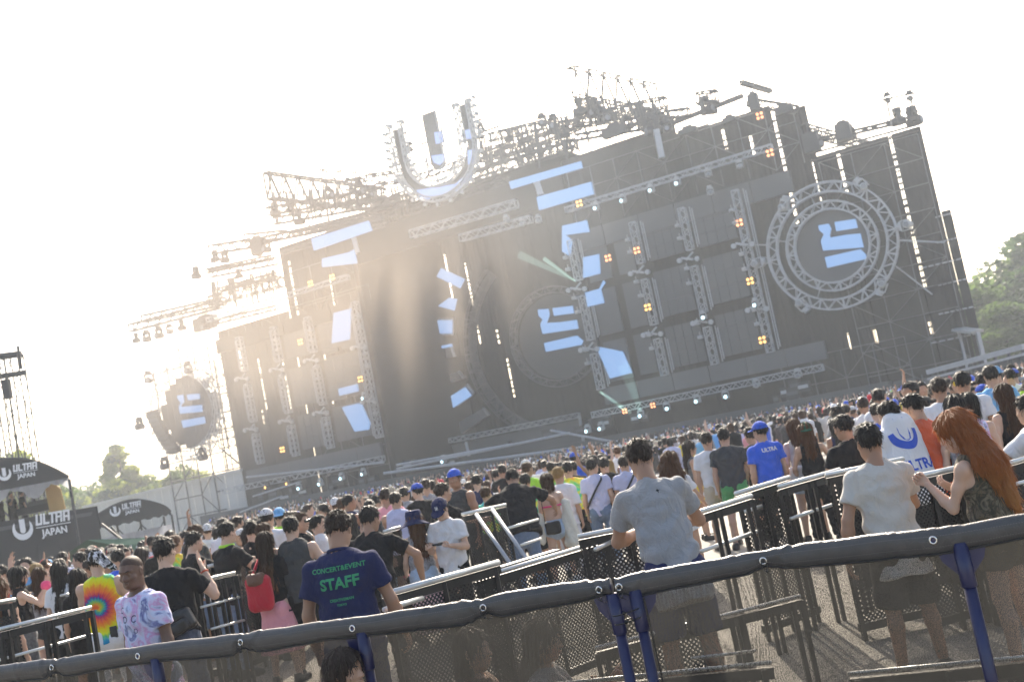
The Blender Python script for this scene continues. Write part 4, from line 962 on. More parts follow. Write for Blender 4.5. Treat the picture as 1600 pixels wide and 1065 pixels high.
# ------------------------------------------------------------------ trees
BARK = mat('bark', (.09, .065, .045), .9, var=.3, bump=.6, bscale=12)
def leafmat(name, c):
    return mat(name, c, .7, var=.45, scale=.6, tr=.6)
LF = [leafmat('leaf_dark', (.05, .09, .028)), leafmat('leaf_green', (.09, .145, .035)), leafmat('leaf_olive', (.24, .28, .035))]
def tree_mesh(kind, seed, n=5200):
    r = np.random.RandomState(seed); P = []; clumps = []
    if kind == 'round':
        for k in range(34):
            a = r.rand()*6.28; e = r.rand()**.7; z = .22+.72*r.rand(); rad = .34*math.sqrt(max(.05, 1-((z-.55)/.5)**2))
            clumps.append((math.cos(a)*rad*e, math.sin(a)*rad*e, z, .07+.07*r.rand()))
    elif kind == 'cone':
        for k in range(46):
            z = .1+.88*(k/46); rad = .25*(1-z)**.75+.015; a = r.rand()*6.28; e = .5+.5*r.rand()
            clumps.append((math.cos(a)*rad*e, math.sin(a)*rad*e, z, .035+.06*(1-z)))
    w_ = np.array([c[3]**2 for c in clumps]); w_ /= w_.sum(); ci = r.choice(len(clumps), n, p=w_); C_ = np.array(clumps)[ci]
    d = r.normal(size=(n, 3)); d /= np.linalg.norm(d, axis=1)[:, None]; rr = C_[:, 3]*(.55+.5*r.rand(n)**.5); pos = C_[:, :3]+d*rr[:, None]*np.array([1, 1, .8])
    u = r.normal(size=(n, 3)); u /= np.linalg.norm(u, axis=1)[:, None]; v = np.cross(u, r.normal(size=(n, 3))); v /= np.linalg.norm(v, axis=1)[:, None]
    s_ = (.010+.012*r.rand(n))[:, None]*1.25
    V = np.stack([pos+u*s_, pos+v*s_*.7, pos-u*s_, pos-v*s_*.7], 1).reshape(-1, 3); Q = np.arange(n*4).reshape(-1, 4)
    cr = npmesh('crown', V, Q, False, mi=(np.digitize(r.rand(len(clumps))[ci], [.4, .8])))
    mb = MB(); top = .62 if kind == 'round' else .95
    mb.tube([(0, 0, 0), (.005, 0, .2), (-.006, .004, top*.6), (0, 0, top)], [.022, .017, .011, .003], 8)
    for c in clumps[::3]:
        z0 = max(.2, c[2]-.18) if kind == 'round' else c[2]-.02
        mb.tube([(0, 0, z0), (c[0]*.5, c[1]*.5, (z0+c[2])/2-.01), (c[0], c[1], c[2])], [.009, .006, .002], 5)
    return cr, mb.mesh('trunk', True)
TM = {('round', i): tree_mesh('round', i) for i in range(4)}; TM[('cone', 0)] = tree_mesh('cone', 9, 7000)
def tree(px, py_top, D, kind, v, label, w_=1., cols=(0, 1, 2), base=-.6, group=None):
    p = AT(px, py_top, D); h = p[2]-base; r = empty('broadleaf_tree' if kind == 'round' else 'conifer_tree', (p[0], p[1], base), v*1.3+px, label, 'tree', group)
    cr, tk = TM[(kind, v)]; r.scale = (h*w_, h*w_, h); link('crown', cr, r, [LF[c] for c in cols]); link('trunk', tk, r, [BARK])
tree(1578, 372, 150, 'round', 0, 'tallest hazy green tree at the right edge behind the ramp', 1.45, (0, 0, 1))
tree(1540, 428, 140, 'round', 1, 'lower green tree directly right of the stage wall', 1.5, (0, 1, 1))
tree(1600, 432, 165, 'round', 2, 'green tree half hidden at the right edge of the picture', 1.2, (0, 0, 1))
tree(1640, 400, 150, 'round', 3, 'tree just past the right edge', 1.2, (0, 0, 1))
tree(1508, 478, 175, 'round', 3, 'small distant tree peeping out against the right stage wall', 1.2, (0, 1, 1))
tree(1562, 476, 130, 'round', 2, 'low bushy tree in front of the tall right one', 2.0, (1, 1, 0))
tree(183, 692, 190, 'cone', 0, 'tall pointed yellow-green conifer left of the stage', 1.5, (1, 2, 2))
for i, (x, y, D, w_, lab) in enumerate(((36, 704, 150, 1., 'tree rising behind the left stage roof next to the lattice tower'), (120, 752, 200, 1.1, 'dark green tree left of the conifer by the platform'), (148, 757, 205, 1., 'airy tree directly left of the conifer'), (205, 745, 185, 1.2, 'rounded yellow-green tree under the conifer, right side'),
        (232, 740, 190, 1.1, 'bushy yellow-green tree midway between conifer and scaffold'), (262, 730, 180, 1.1, 'green tree behind the left circle scaffold'), (288, 728, 200, 1.1, 'tree behind the foot of the left circle'), (180, 760, 200, 1.3, 'low tree in front of the conifer'), (95, 768, 190, 1.2, 'tree seen under the big canopy edge'), (60, 765, 170, 1.3, 'tree seen between the poles of the big canopy'), (10, 760, 175, 1.3, 'tree behind the platform crew at the left edge'), (325, 735, 215, 1.1, 'faint tree behind the scaffold by the stage corner'), (-30, 740, 170, 1.3, 'tree past the left edge'))):
    tree(x, y, D, 'round', i % 4, lab, w_, ((1, 2, 2), (0, 1, 1), (0, 1, 2), (1, 2, 2))[i % 4])
# white hoarding on the left
hb = empty('white_hoarding', Vector(AT(260, 775, 150))*1.0, 0, 'long low white hoarding behind the small canopy and scaffold', 'hoarding')
A = Vector(AT(130, 793, 175)); B = Vector(AT(378, 735, 135))
for k in range(22):
    p = A.lerp(B, k/22); q = A.lerp(B, (k+1)/22-.0015); mb = MB(); o = .05*(k % 2)
    mb.prism([Vector((p.x, p.y-o, -.6)), Vector((q.x, q.y-o, -.6)), Vector((q.x, q.y-o, q.z)), Vector((p.x, p.y-o, p.z))], (0, .12, 0)); local(hb, mb.build('board', mat('white_board', (.55, .55, .54), .6, var=.06, scale=.8), hb))
mb = MB(); mb.bar(A+Vector((0, -.1, .1)), B+Vector((0, -.1, .1)), .35); local(hb, mb.build('capping', MATS['white_board'], hb))
# ------------------------------------------------------------------ front barrier: vinyl sleeve, mesh screen, blue posts
VINYL = mat('black_vinyl', (.062, .06, .06), .36, var=.3, scale=14, bump=.35, bscale=120, spec=.55)
BLUEP = mat('blue_paint', (.006, .010, .065), .3, var=.2, scale=9, bump=.08, bscale=60, spec=.6)
CHROME = mat('grommet_metal', (.72, .72, .70), .22, 1., var=.1)
TIE = mat('cable_tie', (.01, .01, .011), .35)
RAIL = mat('galvanised_rail', (.62, .63, .61), .32, .55, var=.18, scale=10, bump=.1, bscale=40)
FRAME = mat('black_frame', (.012, .012, .012), .5, var=.3)
def screen_mat():
    m = bpy.data.materials.new('mesh_screen'); m.use_nodes = True; t = m.node_tree; L = t.links; b = t.nodes['Principled BSDF']
    b.inputs['Base Color'].default_value = (.022, .022, .022, 1); b.inputs['Roughness'].default_value = .8
    tc = nn(t, 'ShaderNodeTexCoord'); mp = nn(t, 'ShaderNodeMapping'); mp.inputs['Scale'].default_value = (1, 1, 1); L.new(tc.outputs['Object'], mp.inputs[0])
    vo = nn(t, 'ShaderNodeTexVoronoi'); vo.inputs['Scale'].default_value = 430; vo.inputs['Randomness'].default_value = .75; L.new(mp.outputs[0], vo.inputs['Vector'])
    nz = nn(t, 'ShaderNodeTexNoise'); nz.inputs['Scale'].default_value = 5; L.new(tc.outputs['Object'], nz.inputs['Vector'])
    ad = nn(t, 'ShaderNodeMath', operation='MULTIPLY_ADD'); ad.inputs[1].default_value = .25; ad.inputs[2].default_value = .30; L.new(nz.outputs['Fac'], ad.inputs[0])
    lt = nn(t, 'ShaderNodeMath', operation='LESS_THAN'); L.new(vo.outputs['Distance'], lt.inputs[0]); L.new(ad.outputs[0], lt.inputs[1])
    tr = nn(t, 'ShaderNodeBsdfTransparent'); tr.inputs[0].default_value = (.84, .82, .79, 1)
    tl = nn(t, 'ShaderNodeBsdfTranslucent'); tl.inputs[0].default_value = (.04, .04, .038, 1)
    m0 = nn(t, 'ShaderNodeMixShader'); m0.inputs[0].default_value = .4; L.new(b.outputs[0], m0.inputs[1]); L.new(tl.outputs[0], m0.inputs[2])
    mx = nn(t, 'ShaderNodeMixShader'); L.new(lt.outputs[0], mx.inputs[0]); L.new(m0.outputs[0], mx.inputs[1]); L.new(tr.outputs[0], mx.inputs[2])
    L.new(mx.outputs[0], t.nodes['Material Output'].inputs[0]); return m
SCREEN = screen_mat()
def catmull(P, n):
    P = [Vector(p) for p in P]; P = [P[0]*2-P[1]]+P+[P[-1]*2-P[-2]]; out = []
    for i in range(1, len(P)-2):
        for k in range(n):
            t = k/n; a, b, c, d = P[i-1:i+3]
            out.append(.5*((2*b)+(c-a)*t+(2*a-5*b+4*c-d)*t*t+(3*b-a-3*c+d)*t**3))
    return out+[P[-2]]
def zip_tie(p, par, s=1.):
    mb = MB(); p = Vector(p)
    mb.tube([p+Vector((math.cos(a)*.013, -.012+.004*math.sin(a), math.sin(a)*.03-.02)) for a in [i*.63 for i in range(10)]], .0028, 5, closed=True)
    mb.box(p+Vector((.006, -.02, -.048)), (.010, .010, .012)); mb.tube([p+Vector((.006, -.02, -.05)), p+Vector((.022, -.03, -.062)), p+Vector((.035, -.028, -.055))], .002, 4)
    local(par, mb.build('cable_tie', TIE, par, True))
def barrier_front(ctr, posts, groms, lab, z=1.165, endcap=False, seed=0., leaf=False):
    """ctr: picture points on the sleeve's centre line"""
    P = [Vector(G(x, y, z)) for x, y in ctr]; rt = empty('crowd_barrier', (P[0].lerp(P[-1], .5).x, P[0].lerp(P[-1], .5).y, 0), 0, lab, 'barrier')
    path = catmull(P, 44); L = [0]
    for a, b in zip(path, path[1:]): L.append(L[-1]+(b-a).length)
    def at(l):
        l = max(0, min(L[-1]-1e-4, l)); i = max(j for j in range(len(L)-1) if L[j] <= l); t = (l-L[i])/(L[i+1]-L[i]); return path[i].lerp(path[i+1], t)
    def near(x, y):
        g = Vector(G(x, y, z)); return min(range(len(path)), key=lambda i: (path[i]-g).length)
    n = int(L[-1]/.012); ring = 20; vs = []; fs = []
    gl = [L[near(x, y)] for x, y, tie in groms]; tl = [L[near(x, y)] for x, y, tie in groms if tie]
    rnd = random.Random(int(seed*10)+3); cr = [(rnd.uniform(0, L[-1]), rnd.uniform(-1.5, 1.5), rnd.uniform(.5, 1)) for _ in range(int(L[-1]*7))]
    for t_ in tl: cr += [(t_+rnd.uniform(-.1, .1), rnd.uniform(-2, 2), 1.6) for _ in range(4)]
    for i in range(n+1):
        l = L[-1]*i/n; p = at(l); q = at(l+.02)-at(l-.02); q.z *= 1; q.normalize(); side = Vector((q.y, -q.x, 0)).normalized()   # towards the camera
        up = side.cross(q).normalized(); 
        if up.z < 0: up = -up
        pin = sum(math.exp(-((l-t_)/.06)**2) for t_ in tl); pin = min(1, pin)
        sag = .008*math.sin(l*5+seed)+.006*math.sin(l*11.3+seed*2)
        for j in range(ring):
            a = 2*math.pi*j/ring; cx, cy = math.cos(a), math.sin(a)
            ry = .033*(1-.2*pin); rz = .049*(1-.17*pin)
            hang = (1-pin*.6)*.016*max(0, -cy)**2*(1+.6*math.sin(l*4.1+seed))      # the loose skirt under the rail
            w_ = 0
            for c0, sl, am in cr:
                d = l-c0-sl*.05*cy; 
                if abs(d) < .05: w_ += am*math.exp(-(d/.014)**2)*.0022-am*math.exp(-((d-.022)/.016)**2)*.002
            w_ += .0012*math.sin(l*21+a*2+seed)+.0005*math.sin(l*47+a*3)
            v = p+side*(cx*(ry+w_))+up*(cy*(rz+w_)-hang-(.0 if cy > 0 else pin*-.01)+sag*.3)
            vs.append(v)
    for i in range(n):
        for j in range(ring):
            a = i*ring+j; b = i*ring+(j+1) % ring; fs.append((a, b, b+ring, a+ring))
    fs += [tuple(range(ring))[::-1], tuple(n*ring+j for j in range(ring))]
    mb = MB(); mb.add(vs, fs); local(rt, mb.build('vinyl_sleeve', VINYL, rt, True))
    # welt cord along the hem and stitching
    mb = MB(); hem = []
    for i in range(0, n+1, 2):
        v = vs[i*ring+int(ring*.80)]; hem.append(v+Vector((0, 0, -.004)))
    mb.tube(hem, .0062, 6); local(rt, mb.build('hem_cord', TIE, rt, True))
    mb = MB()
    for row in (1, 18):
        for i in range(0, n-1, 1):
            a = vs[i*ring+row]; b = vs[(i+1)*ring+row]; side = Vector((b-a)).normalized(); o = Vector((side.y, -side.x, 0)).normalized()*.0015
            mb.bar(a.lerp(b, .15)+o, a.lerp(b, .72)+o, .0016)
    tag(local(rt, mb.build('stitching', mat('grey_thread', (.16, .155, .15), .7), rt)), kind='stuff')
    for (x, y, tie), l in zip(groms, gl):
        p = at(l); q = (at(l+.02)-at(l-.02)).normalized(); side = Vector((q.y, -q.x, 0)).normalized(); c = p+side*(.037 if not tie else .030)+Vector((0, 0, -.004)); up = side.cross(q)
        mb = MB(); mb.tube([c+q*math.cos(a)*.0155+up*math.sin(a)*.0155 for a in [2*math.pi*i/18 for i in range(18)]], .0048, 7, closed=True); g = local(rt, mb.build('grommet', CHROME, rt, True))
        mb = MB(); mb.tube([c-side*.004, c+side*.001], .0125, 12); local(rt, mb.build('eyelet_hole', BLUEP if not tie else TIE, rt))
        if tie: zip_tie(c+side*.012, rt)
    # mesh screen behind the posts
    mb = MB(); m = 60; nz = 8; sv = []
    for i in range(m+1):
        p = at(L[-1]*i/m); q = (at(L[-1]*i/m+.02)-at(L[-1]*i/m-.02)).normalized(); side = Vector((q.y, -q.x, 0)).normalized()
        for j in range(nz+1):
            zz = 1.13-1.05*j/nz; sv.append(Vector((p.x, p.y, zz))-side*(.028+.012*math.sin(i*.5+j*.9)*(j/nz)))
    mb.add(sv, [(i*(nz+1)+j, (i+1)*(nz+1)+j, (i+1)*(nz+1)+j+1, i*(nz+1)+j+1) for i in range(m) for j in range(nz)]); local(rt, mb.build('mesh_screen', SCREEN, rt, True))
    for x, y in posts:
        i = near(x, y); p = path[i]; q = (path[min(i+1, len(path)-1)]-path[max(0, i-1)]).normalized(); q.z = 0; q.normalize()
        mb = MB(); mb.tube([(p.x, p.y, .0), (p.x, p.y, .93)], .0285, 16); o = local(rt, mb.build('post', BLUEP, rt, True))
        mb = MB(); mb.tube([(p.x, p.y, .925), (p.x, p.y, .93), (p.x, p.y, 1.13)], [.033, .036, .036], 16); local(rt, mb.build('collar', BLUEP, rt, True))
        for sg in (-1, 1):
            if leaf and sg == leaf: continue
            a = Vector((p.x, p.y, 0)); mb = MB(); s_ = Vector((q.y, -q.x, 0))*.005
            mb.prism([a+q*sg*.03+Vector((0, 0, .98))+s_, a+q*sg*.03+Vector((0, 0, 1.13))+s_, a+q*sg*.115+Vector((0, 0, 1.13))+s_, a+q*sg*.09+Vector((0, 0, 1.05))+s_], s_*-2); local(rt, mb.build('gusset', BLUEP, rt))
    mb = MB(); mb.tube([path[k]*1 for k in range(0, len(path), 4)]+[path[-1]], .021, 10); local(rt, mb.build('top_tube', BLUEP, rt, True))
    return rt, at, L
barrier_front([(-260, 1098), (-60, 1060), (80, 1040), (222, 1021), (381, 1000), (560, 977), (757, 946), (860, 928), (955, 916)], [(240, 1019), (565, 976), (956, 916)],
    [(-80, 1062, 0), (83, 1040, 1), (222, 1021, 0), (381, 1000, 1), (557, 977, 0), (757, 946, 1), (941, 917, 1)], 'sleeve-topped barrier from the lower left corner to the double blue posts', seed=1., leaf=1)
rt2, _, _ = barrier_front([(962, 915), (985, 911), (1090, 892), (1193, 873), (1330, 855), (1459, 840), (1600, 819), (1760, 795), (1900, 772)], [(990, 911), (1497, 834)],
    [(968, 914, 1), (1193, 873, 1), (1459, 840, 0), (1690, 806, 1)], 'sleeve-topped barrier from the double blue posts to the right picture edge', seed=2.3)
for dz in (0, .045):
    c = Vector(G(972, 914, 1.165)); mb = MB(); mb.tube([Vector((c.x+math.cos(a)*.075, c.y+math.sin(a)*.042, .99+dz+.01*math.cos(a))) for a in [i*.35 for i in range(18)]], .0035, 5, closed=True); mb.box(c+Vector((-.02, -.045, -.175+dz)), (.016, .012, .014)); local(rt2, mb.build('cable_tie', TIE, rt2, True))
mb = MB(); q0 = Vector(G(995, 911, 1.165)); q1 = Vector(G(1600, 819, 1.165)); d = (q1-q0).normalized(); a = q0+d*.02; mb.tube([(a.x, a.y-.0, 1.09), (a.x+.012, a.y-.005, .6), (a.x+.02, a.y-.008, .05)], .006, 6); local(rt2, mb.build('screen_edge', TIE, rt2))

# ------------------------------------------------------------------ barriers among the crowd
def perf_mat():
    m = bpy.data.materials.new('perforated_panel'); m.use_nodes = True; t = m.node_tree; L = t.links; b = t.nodes['Principled BSDF']
    b.inputs['Base Color'].default_value = (.016, .016, .016, 1); b.inputs['Roughness'].default_value = .5
    tc = nn(t, 'ShaderNodeTexCoord'); mp = nn(t, 'ShaderNodeMapping'); mp.inputs['Rotation'].default_value = (0, math.radians(45), 0); L.new(tc.outputs['Object'], mp.inputs[0])
    sx = nn(t, 'ShaderNodeSeparateXYZ'); L.new(mp.outputs[0], sx.inputs[0]); prev = None; vals = []
    for ax in ('X', 'Z'):
        k = nn(t, 'ShaderNodeMath', operation='MULTIPLY'); k.inputs[1].default_value = 38; L.new(sx.outputs[ax], k.inputs[0])
        f = nn(t, 'ShaderNodeMath', operation='FRACT'); L.new(k.outputs[0], f.inputs[0]); s_ = nn(t, 'ShaderNodeMath', operation='SUBTRACT'); s_.inputs[1].default_value = .5; L.new(f.outputs[0], s_.inputs[0])
        p = nn(t, 'ShaderNodeMath', operation='POWER'); p.inputs[1].default_value = 2; ab = nn(t, 'ShaderNodeMath', operation='ABSOLUTE'); L.new(s_.outputs[0], ab.inputs[0]); L.new(ab.outputs[0], p.inputs[0]); vals.append(p)
    a = nn(t, 'ShaderNodeMath', operation='ADD'); L.new(vals[0].outputs[0], a.inputs[0]); L.new(vals[1].outputs[0], a.inputs[1])
    lt = nn(t, 'ShaderNodeMath', operation='LESS_THAN'); lt.inputs[1].default_value = .085; L.new(a.outputs[0], lt.inputs[0])
    tr = nn(t, 'ShaderNodeBsdfTransparent'); mx = nn(t, 'ShaderNodeMixShader'); L.new(lt.outputs[0], mx.inputs[0]); L.new(b.outputs[0], mx.inputs[1]); L.new(tr.outputs[0], mx.inputs[2])
    L.new(mx.outputs[0], t.nodes['Material Output'].inputs[0]); return m
PERF = perf_mat()
def barrier(rails, lab, panel=False, posts=2, r=.028, legs=False, zb=.1, brace=False, ztop=None):
    """rails: ((x0, y0, D0), (x1, y1, D1)) from the top one down"""
    R_ = [(Vector(AT(*a)), Vector(AT(*b))) for a, b in rails]; A, B = R_[0]; mid = (A+B)/2
    rt = empty('steel_barrier', (mid.x, mid.y, 0), 0, lab, 'barrier', 'black steel barriers with silver rails among the crowd')
    d = (B-A).normalized(); s_ = Vector((d.y, -d.x, 0)).normalized()
    for i, (a, b) in enumerate(R_):
        mb = MB(); k = .8 if i else 1
        mb.tube([a, b], r*k*.64, 10); local(rt, mb.build('rail', RAIL, rt, True))
        if i == 0:
            mb = MB(); mb.bar(a+Vector((0, 0, -.055))-s_*.005, b+Vector((0, 0, -.055))-s_*.005, .04, .06); local(rt, mb.build('frame_beam', FRAME, rt))
    for k in range(posts):
        t = (k+.08)/(posts-.84) if posts > 1 else .5; t = min(.98, t); p = A.lerp(B, t)
        for o in ((-.035, .035) if not panel else (0,)):
            q = p+d*o; mb = MB(); mb.bar((q.x, q.y, .0), (q.x, q.y, p.z-.03), .045 if not panel else .07, .03); local(rt, mb.build('post', FRAME, rt))
        if legs:
            mb = MB(); mb.bar((p.x, p.y, p.z-.2), (p.x-s_.x*.6, p.y-s_.y*.6, .03), .04); mb.bar((p.x+s_.x*.3, p.y+s_.y*.3, .02), (p.x-s_.x*.65, p.y-s_.y*.65, .02), .05, .03); local(rt, mb.build('foot', FRAME, rt))
    if panel:
        a = Vector((A.x, A.y, 0)); b = Vector((B.x, B.y, 0)); n = (b-a).length; u = (b-a)/n; mb = MB(); zt = min(A.z, B.z)-.08
        mb.quad((-n/2, 0, zb), (n/2, 0, zb), (n/2, 0, zt+ (B.z-A.z)), (-n/2, 0, zt)); o = mb.build('mesh_panel', PERF, rt); o.rotation_euler.z = math.atan2(u.y, u.x)
        mb = MB(); mb.bar(a+Vector((0, 0, zb)), b+Vector((0, 0, zb)), .06); local(rt, mb.build('frame_beam', FRAME, rt))
    return rt
barrier([((598, 929, 7.9), (779, 878, 8.6)), ((600, 952, 7.6), (660, 934, 8))], 'low slanting barrier with a thick silver rail right beside the navy STAFF shirt', True, 3, .036)
barrier([((742, 904, 8.6), (952, 841, 9.6))], 'barrier with mesh panel crossing in front of the pink bikini', True, 3, .026)
barrier([((903, 838, 8.2), (1062, 806, 8.3)), ((930, 858, 8), (955, 846, 8.2))], 'barrier the man in the grey T-shirt leans on', True, 3, .03)
barrier([((1059, 810, 8.3), (1174, 774, 8.9)), ((1095, 861, 8.4), (1188, 828, 9))], 'open two-rail barrier right of the grey T-shirt with the pale paving behind', False, 3, .03)
barrier([((1149, 771, 9.4), (1233, 745, 9.9)), ((1160, 800, 9.4), (1190, 790, 9.6))], 'barrier with dark mesh in front of the blue T-shirt', True, 3, .03)
barrier([((1217, 760, 9.5), (1312, 733, 10)), ((1235, 810, 9.5), (1300, 788, 9.9))], 'open barrier left of the beige T-shirt', False, 3, .03)
barrier([((1290, 742, 8.9), (1412, 716, 9.2)), ], 'barrier hidden behind the beige T-shirt', True, 3, .028)
barrier([((1408, 750, 8.7), (1492, 731, 9)), ], 'perforated barrier between the beige T-shirt and the red-haired woman', True, 3, .034)
barrier([((1500, 745, 8.8), (1640, 705, 9.2)), ((1572, 760, 8.8), (1640, 742, 9))], 'barrier behind the red-haired woman at the right edge', True, 3, .03)
barrier([((1536, 656, 14), (1600, 633, 14.5)), ((1540, 700, 13.5), (1610, 676, 14))], 'far barrier by the brown-haired girl near the right edge', False, 4, .045)
barrier([((0, 982, 9.9), (142, 948, 10.4)), ((0, 1030, 9.9), (146, 990, 10.4))], 'open two-rail barrier in front of the two dancing women, lower left', False, 3, .024)
barrier([((-160, 968, 12), (24, 936, 12.4)), ], 'solid dark barrier behind the rails at the far left edge', True, 3, .03)
barrier([((95, 930, 14), (118, 925, 14.2)), ((100, 987, 13.6), (125, 981, 13.9))], 'short barrier behind the snake-pattern top', False, 2, .024)
barrier([((300, 909, 11.4), (367, 894, 11.8)), ((314, 948, 11.4), (374, 932, 11.8)), ((330, 982, 11.4), (382, 968, 11.8))], 'three-rail barrier between the waist bag and the red backpack', False, 4, .024)
barrier([((325, 884, 13.4), (390, 869, 13.8))], 'dark barrier the two men in black lean on', True, 3, .03)
barrier([((722, 803, 12.6), (790, 788, 13)), ((789, 826, 12.6), (841, 811, 13)), ((814, 851, 12.4), (845, 841, 12.8))], 'barrier the man in black stretches his arm along', True, 4, .03)
barrier([((600, 830, 12.5), (625, 823, 12.7))], 'barrier end beside the bucket hat', True, 2, .03)
barrier([((942, 752, 19), (965, 747, 19.5)), ((975, 755, 19), (1100, 728, 21))], 'far barrier behind the lavender T-shirt', False, 3, .04)
rb = empty('brace_frame', Vector(G(800, 880, 0)), 0, 'pair of slanting grey brace tubes behind the thick silver rail', 'brace frame')
for a, b in (((744, 803, 12.5), (800, 884, 11.6)), ((769, 795, 12.6), (826, 877, 11.7))):
    A = Vector(AT(*a)); B = Vector(AT(*b)); B.z = max(.1, B.z); mb = MB(); mb.tube([A, B], .022, 8); local(rb, mb.build('brace_tube', ALU, rb, True))
mb = MB(); mb.bar(Vector(AT(778, 890, 11.4)), Vector(AT(870, 862, 11.9)), .12, .06); local(rb, mb.build('base_plate', DALU, rb))
# low rails and steps seen through the screen
barrier([((800, 1075, 5.9), (1205, 1034, 6.1))], 'low black step with a bright front edge behind the mesh, left of the blue post', True, 3, .018, zb=.02)
barrier([((1325, 1052, 6.0), (1640, 1022, 6.0))], 'low black step with a double silver edge behind the mesh at the lower right', True, 3, .018, zb=.02)
barrier([((930, 1012, 7), (1250, 930, 7.8)), ((1080, 1028, 6.8), (1180, 1016, 7))], 'barrier feet and lower rail seen through the mesh below the grey T-shirt', False, 4, .02)
# ------------------------------------------------------------------ materials of people and clothes
SK = {'light': mat('skin_light', (.56, .36, .26), .5, var=.08, scale=12, subs=.08), 'mid': mat('skin_mid', (.46, .28, .19), .5, var=.08, scale=12, subs=.08),
      'tan': mat('skin_tan', (.36, .20, .125), .5, var=.08, scale=12, subs=.06), 'brown': mat('skin_brown', (.15, .08, .052), .42, var=.15, scale=14, subs=.04)}
def hairmat(name, c, c2=None, z0=1.2, z1=1.5):
    if name in MATS: return MATS[name]
    m = mat(name, c, .5, var=.5, scale=25, spec=.3, tr=.28 if sum(c) > .09 or c2 else 0); t = m.node_tree; L = t.links; b = t.nodes['Principled BSDF']
    tc = nn(t, 'ShaderNodeTexCoord'); mp = nn(t, 'ShaderNodeMapping'); mp.inputs['Scale'].default_value = (190, 190, 7); nz = nn(t, 'ShaderNodeTexNoise'); nz.inputs['Scale'].default_value = 1; nz.inputs['Detail'].default_value = 3
    L.new(tc.outputs['Object'], mp.inputs[0]); L.new(mp.outputs[0], nz.inputs[0]); bp = nn(t, 'ShaderNodeBump'); bp.inputs['Strength'].default_value = .8; bp.inputs['Distance'].default_value = .01; L.new(nz.outputs['Fac'], bp.inputs['Height']); L.new(bp.outputs[0], b.inputs['Normal'])
    cr = nn(t, 'ShaderNodeMixRGB'); cr.inputs[1].default_value = (*[x*.55 for x in c], 1); cr.inputs[2].default_value = (*[min(1, x*1.5) for x in c], 1); L.new(nz.outputs['Fac'], cr.inputs[0])
    if c2:
        sx = nn(t, 'ShaderNodeSeparateXYZ'); L.new(tc.outputs['Object'], sx.inputs[0]); mr = nn(t, 'ShaderNodeMapRange'); mr.inputs[1].default_value = z0; mr.inputs[2].default_value = z1; L.new(sx.outputs['Z'], mr.inputs[0])
        m2 = nn(t, 'ShaderNodeMixRGB'); m2.inputs[1].default_value = (*c2, 1); L.new(mr.outputs[0], m2.inputs[0]); L.new(cr.outputs[0], m2.inputs[2]); L.new(m2.outputs[0], b.inputs['Base Color'])
    else: L.new(cr.outputs[0], b.inputs['Base Color'])
    return m
HR = {'black': hairmat('hair_black', (.012, .010, .009)), 'dark': hairmat('hair_dark_brown', (.028, .017, .012)), 'brown': hairmat('hair_brown', (.07, .032, .016)), 'red': hairmat('hair_red', (.34, .11, .03), (.50, .22, .07), 1.05, 1.3), 'ombre': hairmat('hair_ombre', (.035, .018, .012), (.27, .12, .05), .98, 1.3), 'shaved': hairmat('hair_shaved', (.09, .055, .042)), 'blond': hairmat('hair_blond', (.38, .25, .10)), 'chest': hairmat('hair_chestnut', (.12, .05, .022))}
def cloth(name, c, tr=0, **k):
    k.setdefault('var', .10); k.setdefault('scale', 6); k.setdefault('bump', .35); k.setdefault('bscale', 220)
    m = mat(name, c, .88, sheen=.15 if max(c) > .1 else .02, spec=.35 if max(c) > .1 else .15, tr=tr, **k)
    t = m.node_tree; L = t.links; b = t.nodes['Principled BSDF']; old = b.inputs['Normal'].links[0].from_node; tc = nn(t, 'ShaderNodeTexCoord')     # creases of worn cloth
    mp = nn(t, 'ShaderNodeMapping'); mp.inputs['Rotation'].default_value = (.2, .5, .3); mp.inputs['Scale'].default_value = (1.6, 1.6, 1); L.new(tc.outputs['Object'], mp.inputs[0])
    nz = nn(t, 'ShaderNodeTexNoise'); nz.inputs['Scale'].default_value = 7; nz.inputs['Detail'].default_value = 4; nz.inputs['Distortion'].default_value = 1.6; L.new(mp.outputs[0], nz.inputs[0])
    bp = nn(t, 'ShaderNodeBump'); bp.inputs['Strength'].default_value = .75; bp.inputs['Distance'].default_value = .035; L.new(nz.outputs['Fac'], bp.inputs['Height']); L.new(old.outputs[0], bp.inputs['Normal']); L.new(bp.outputs[0], b.inputs['Normal']); return m
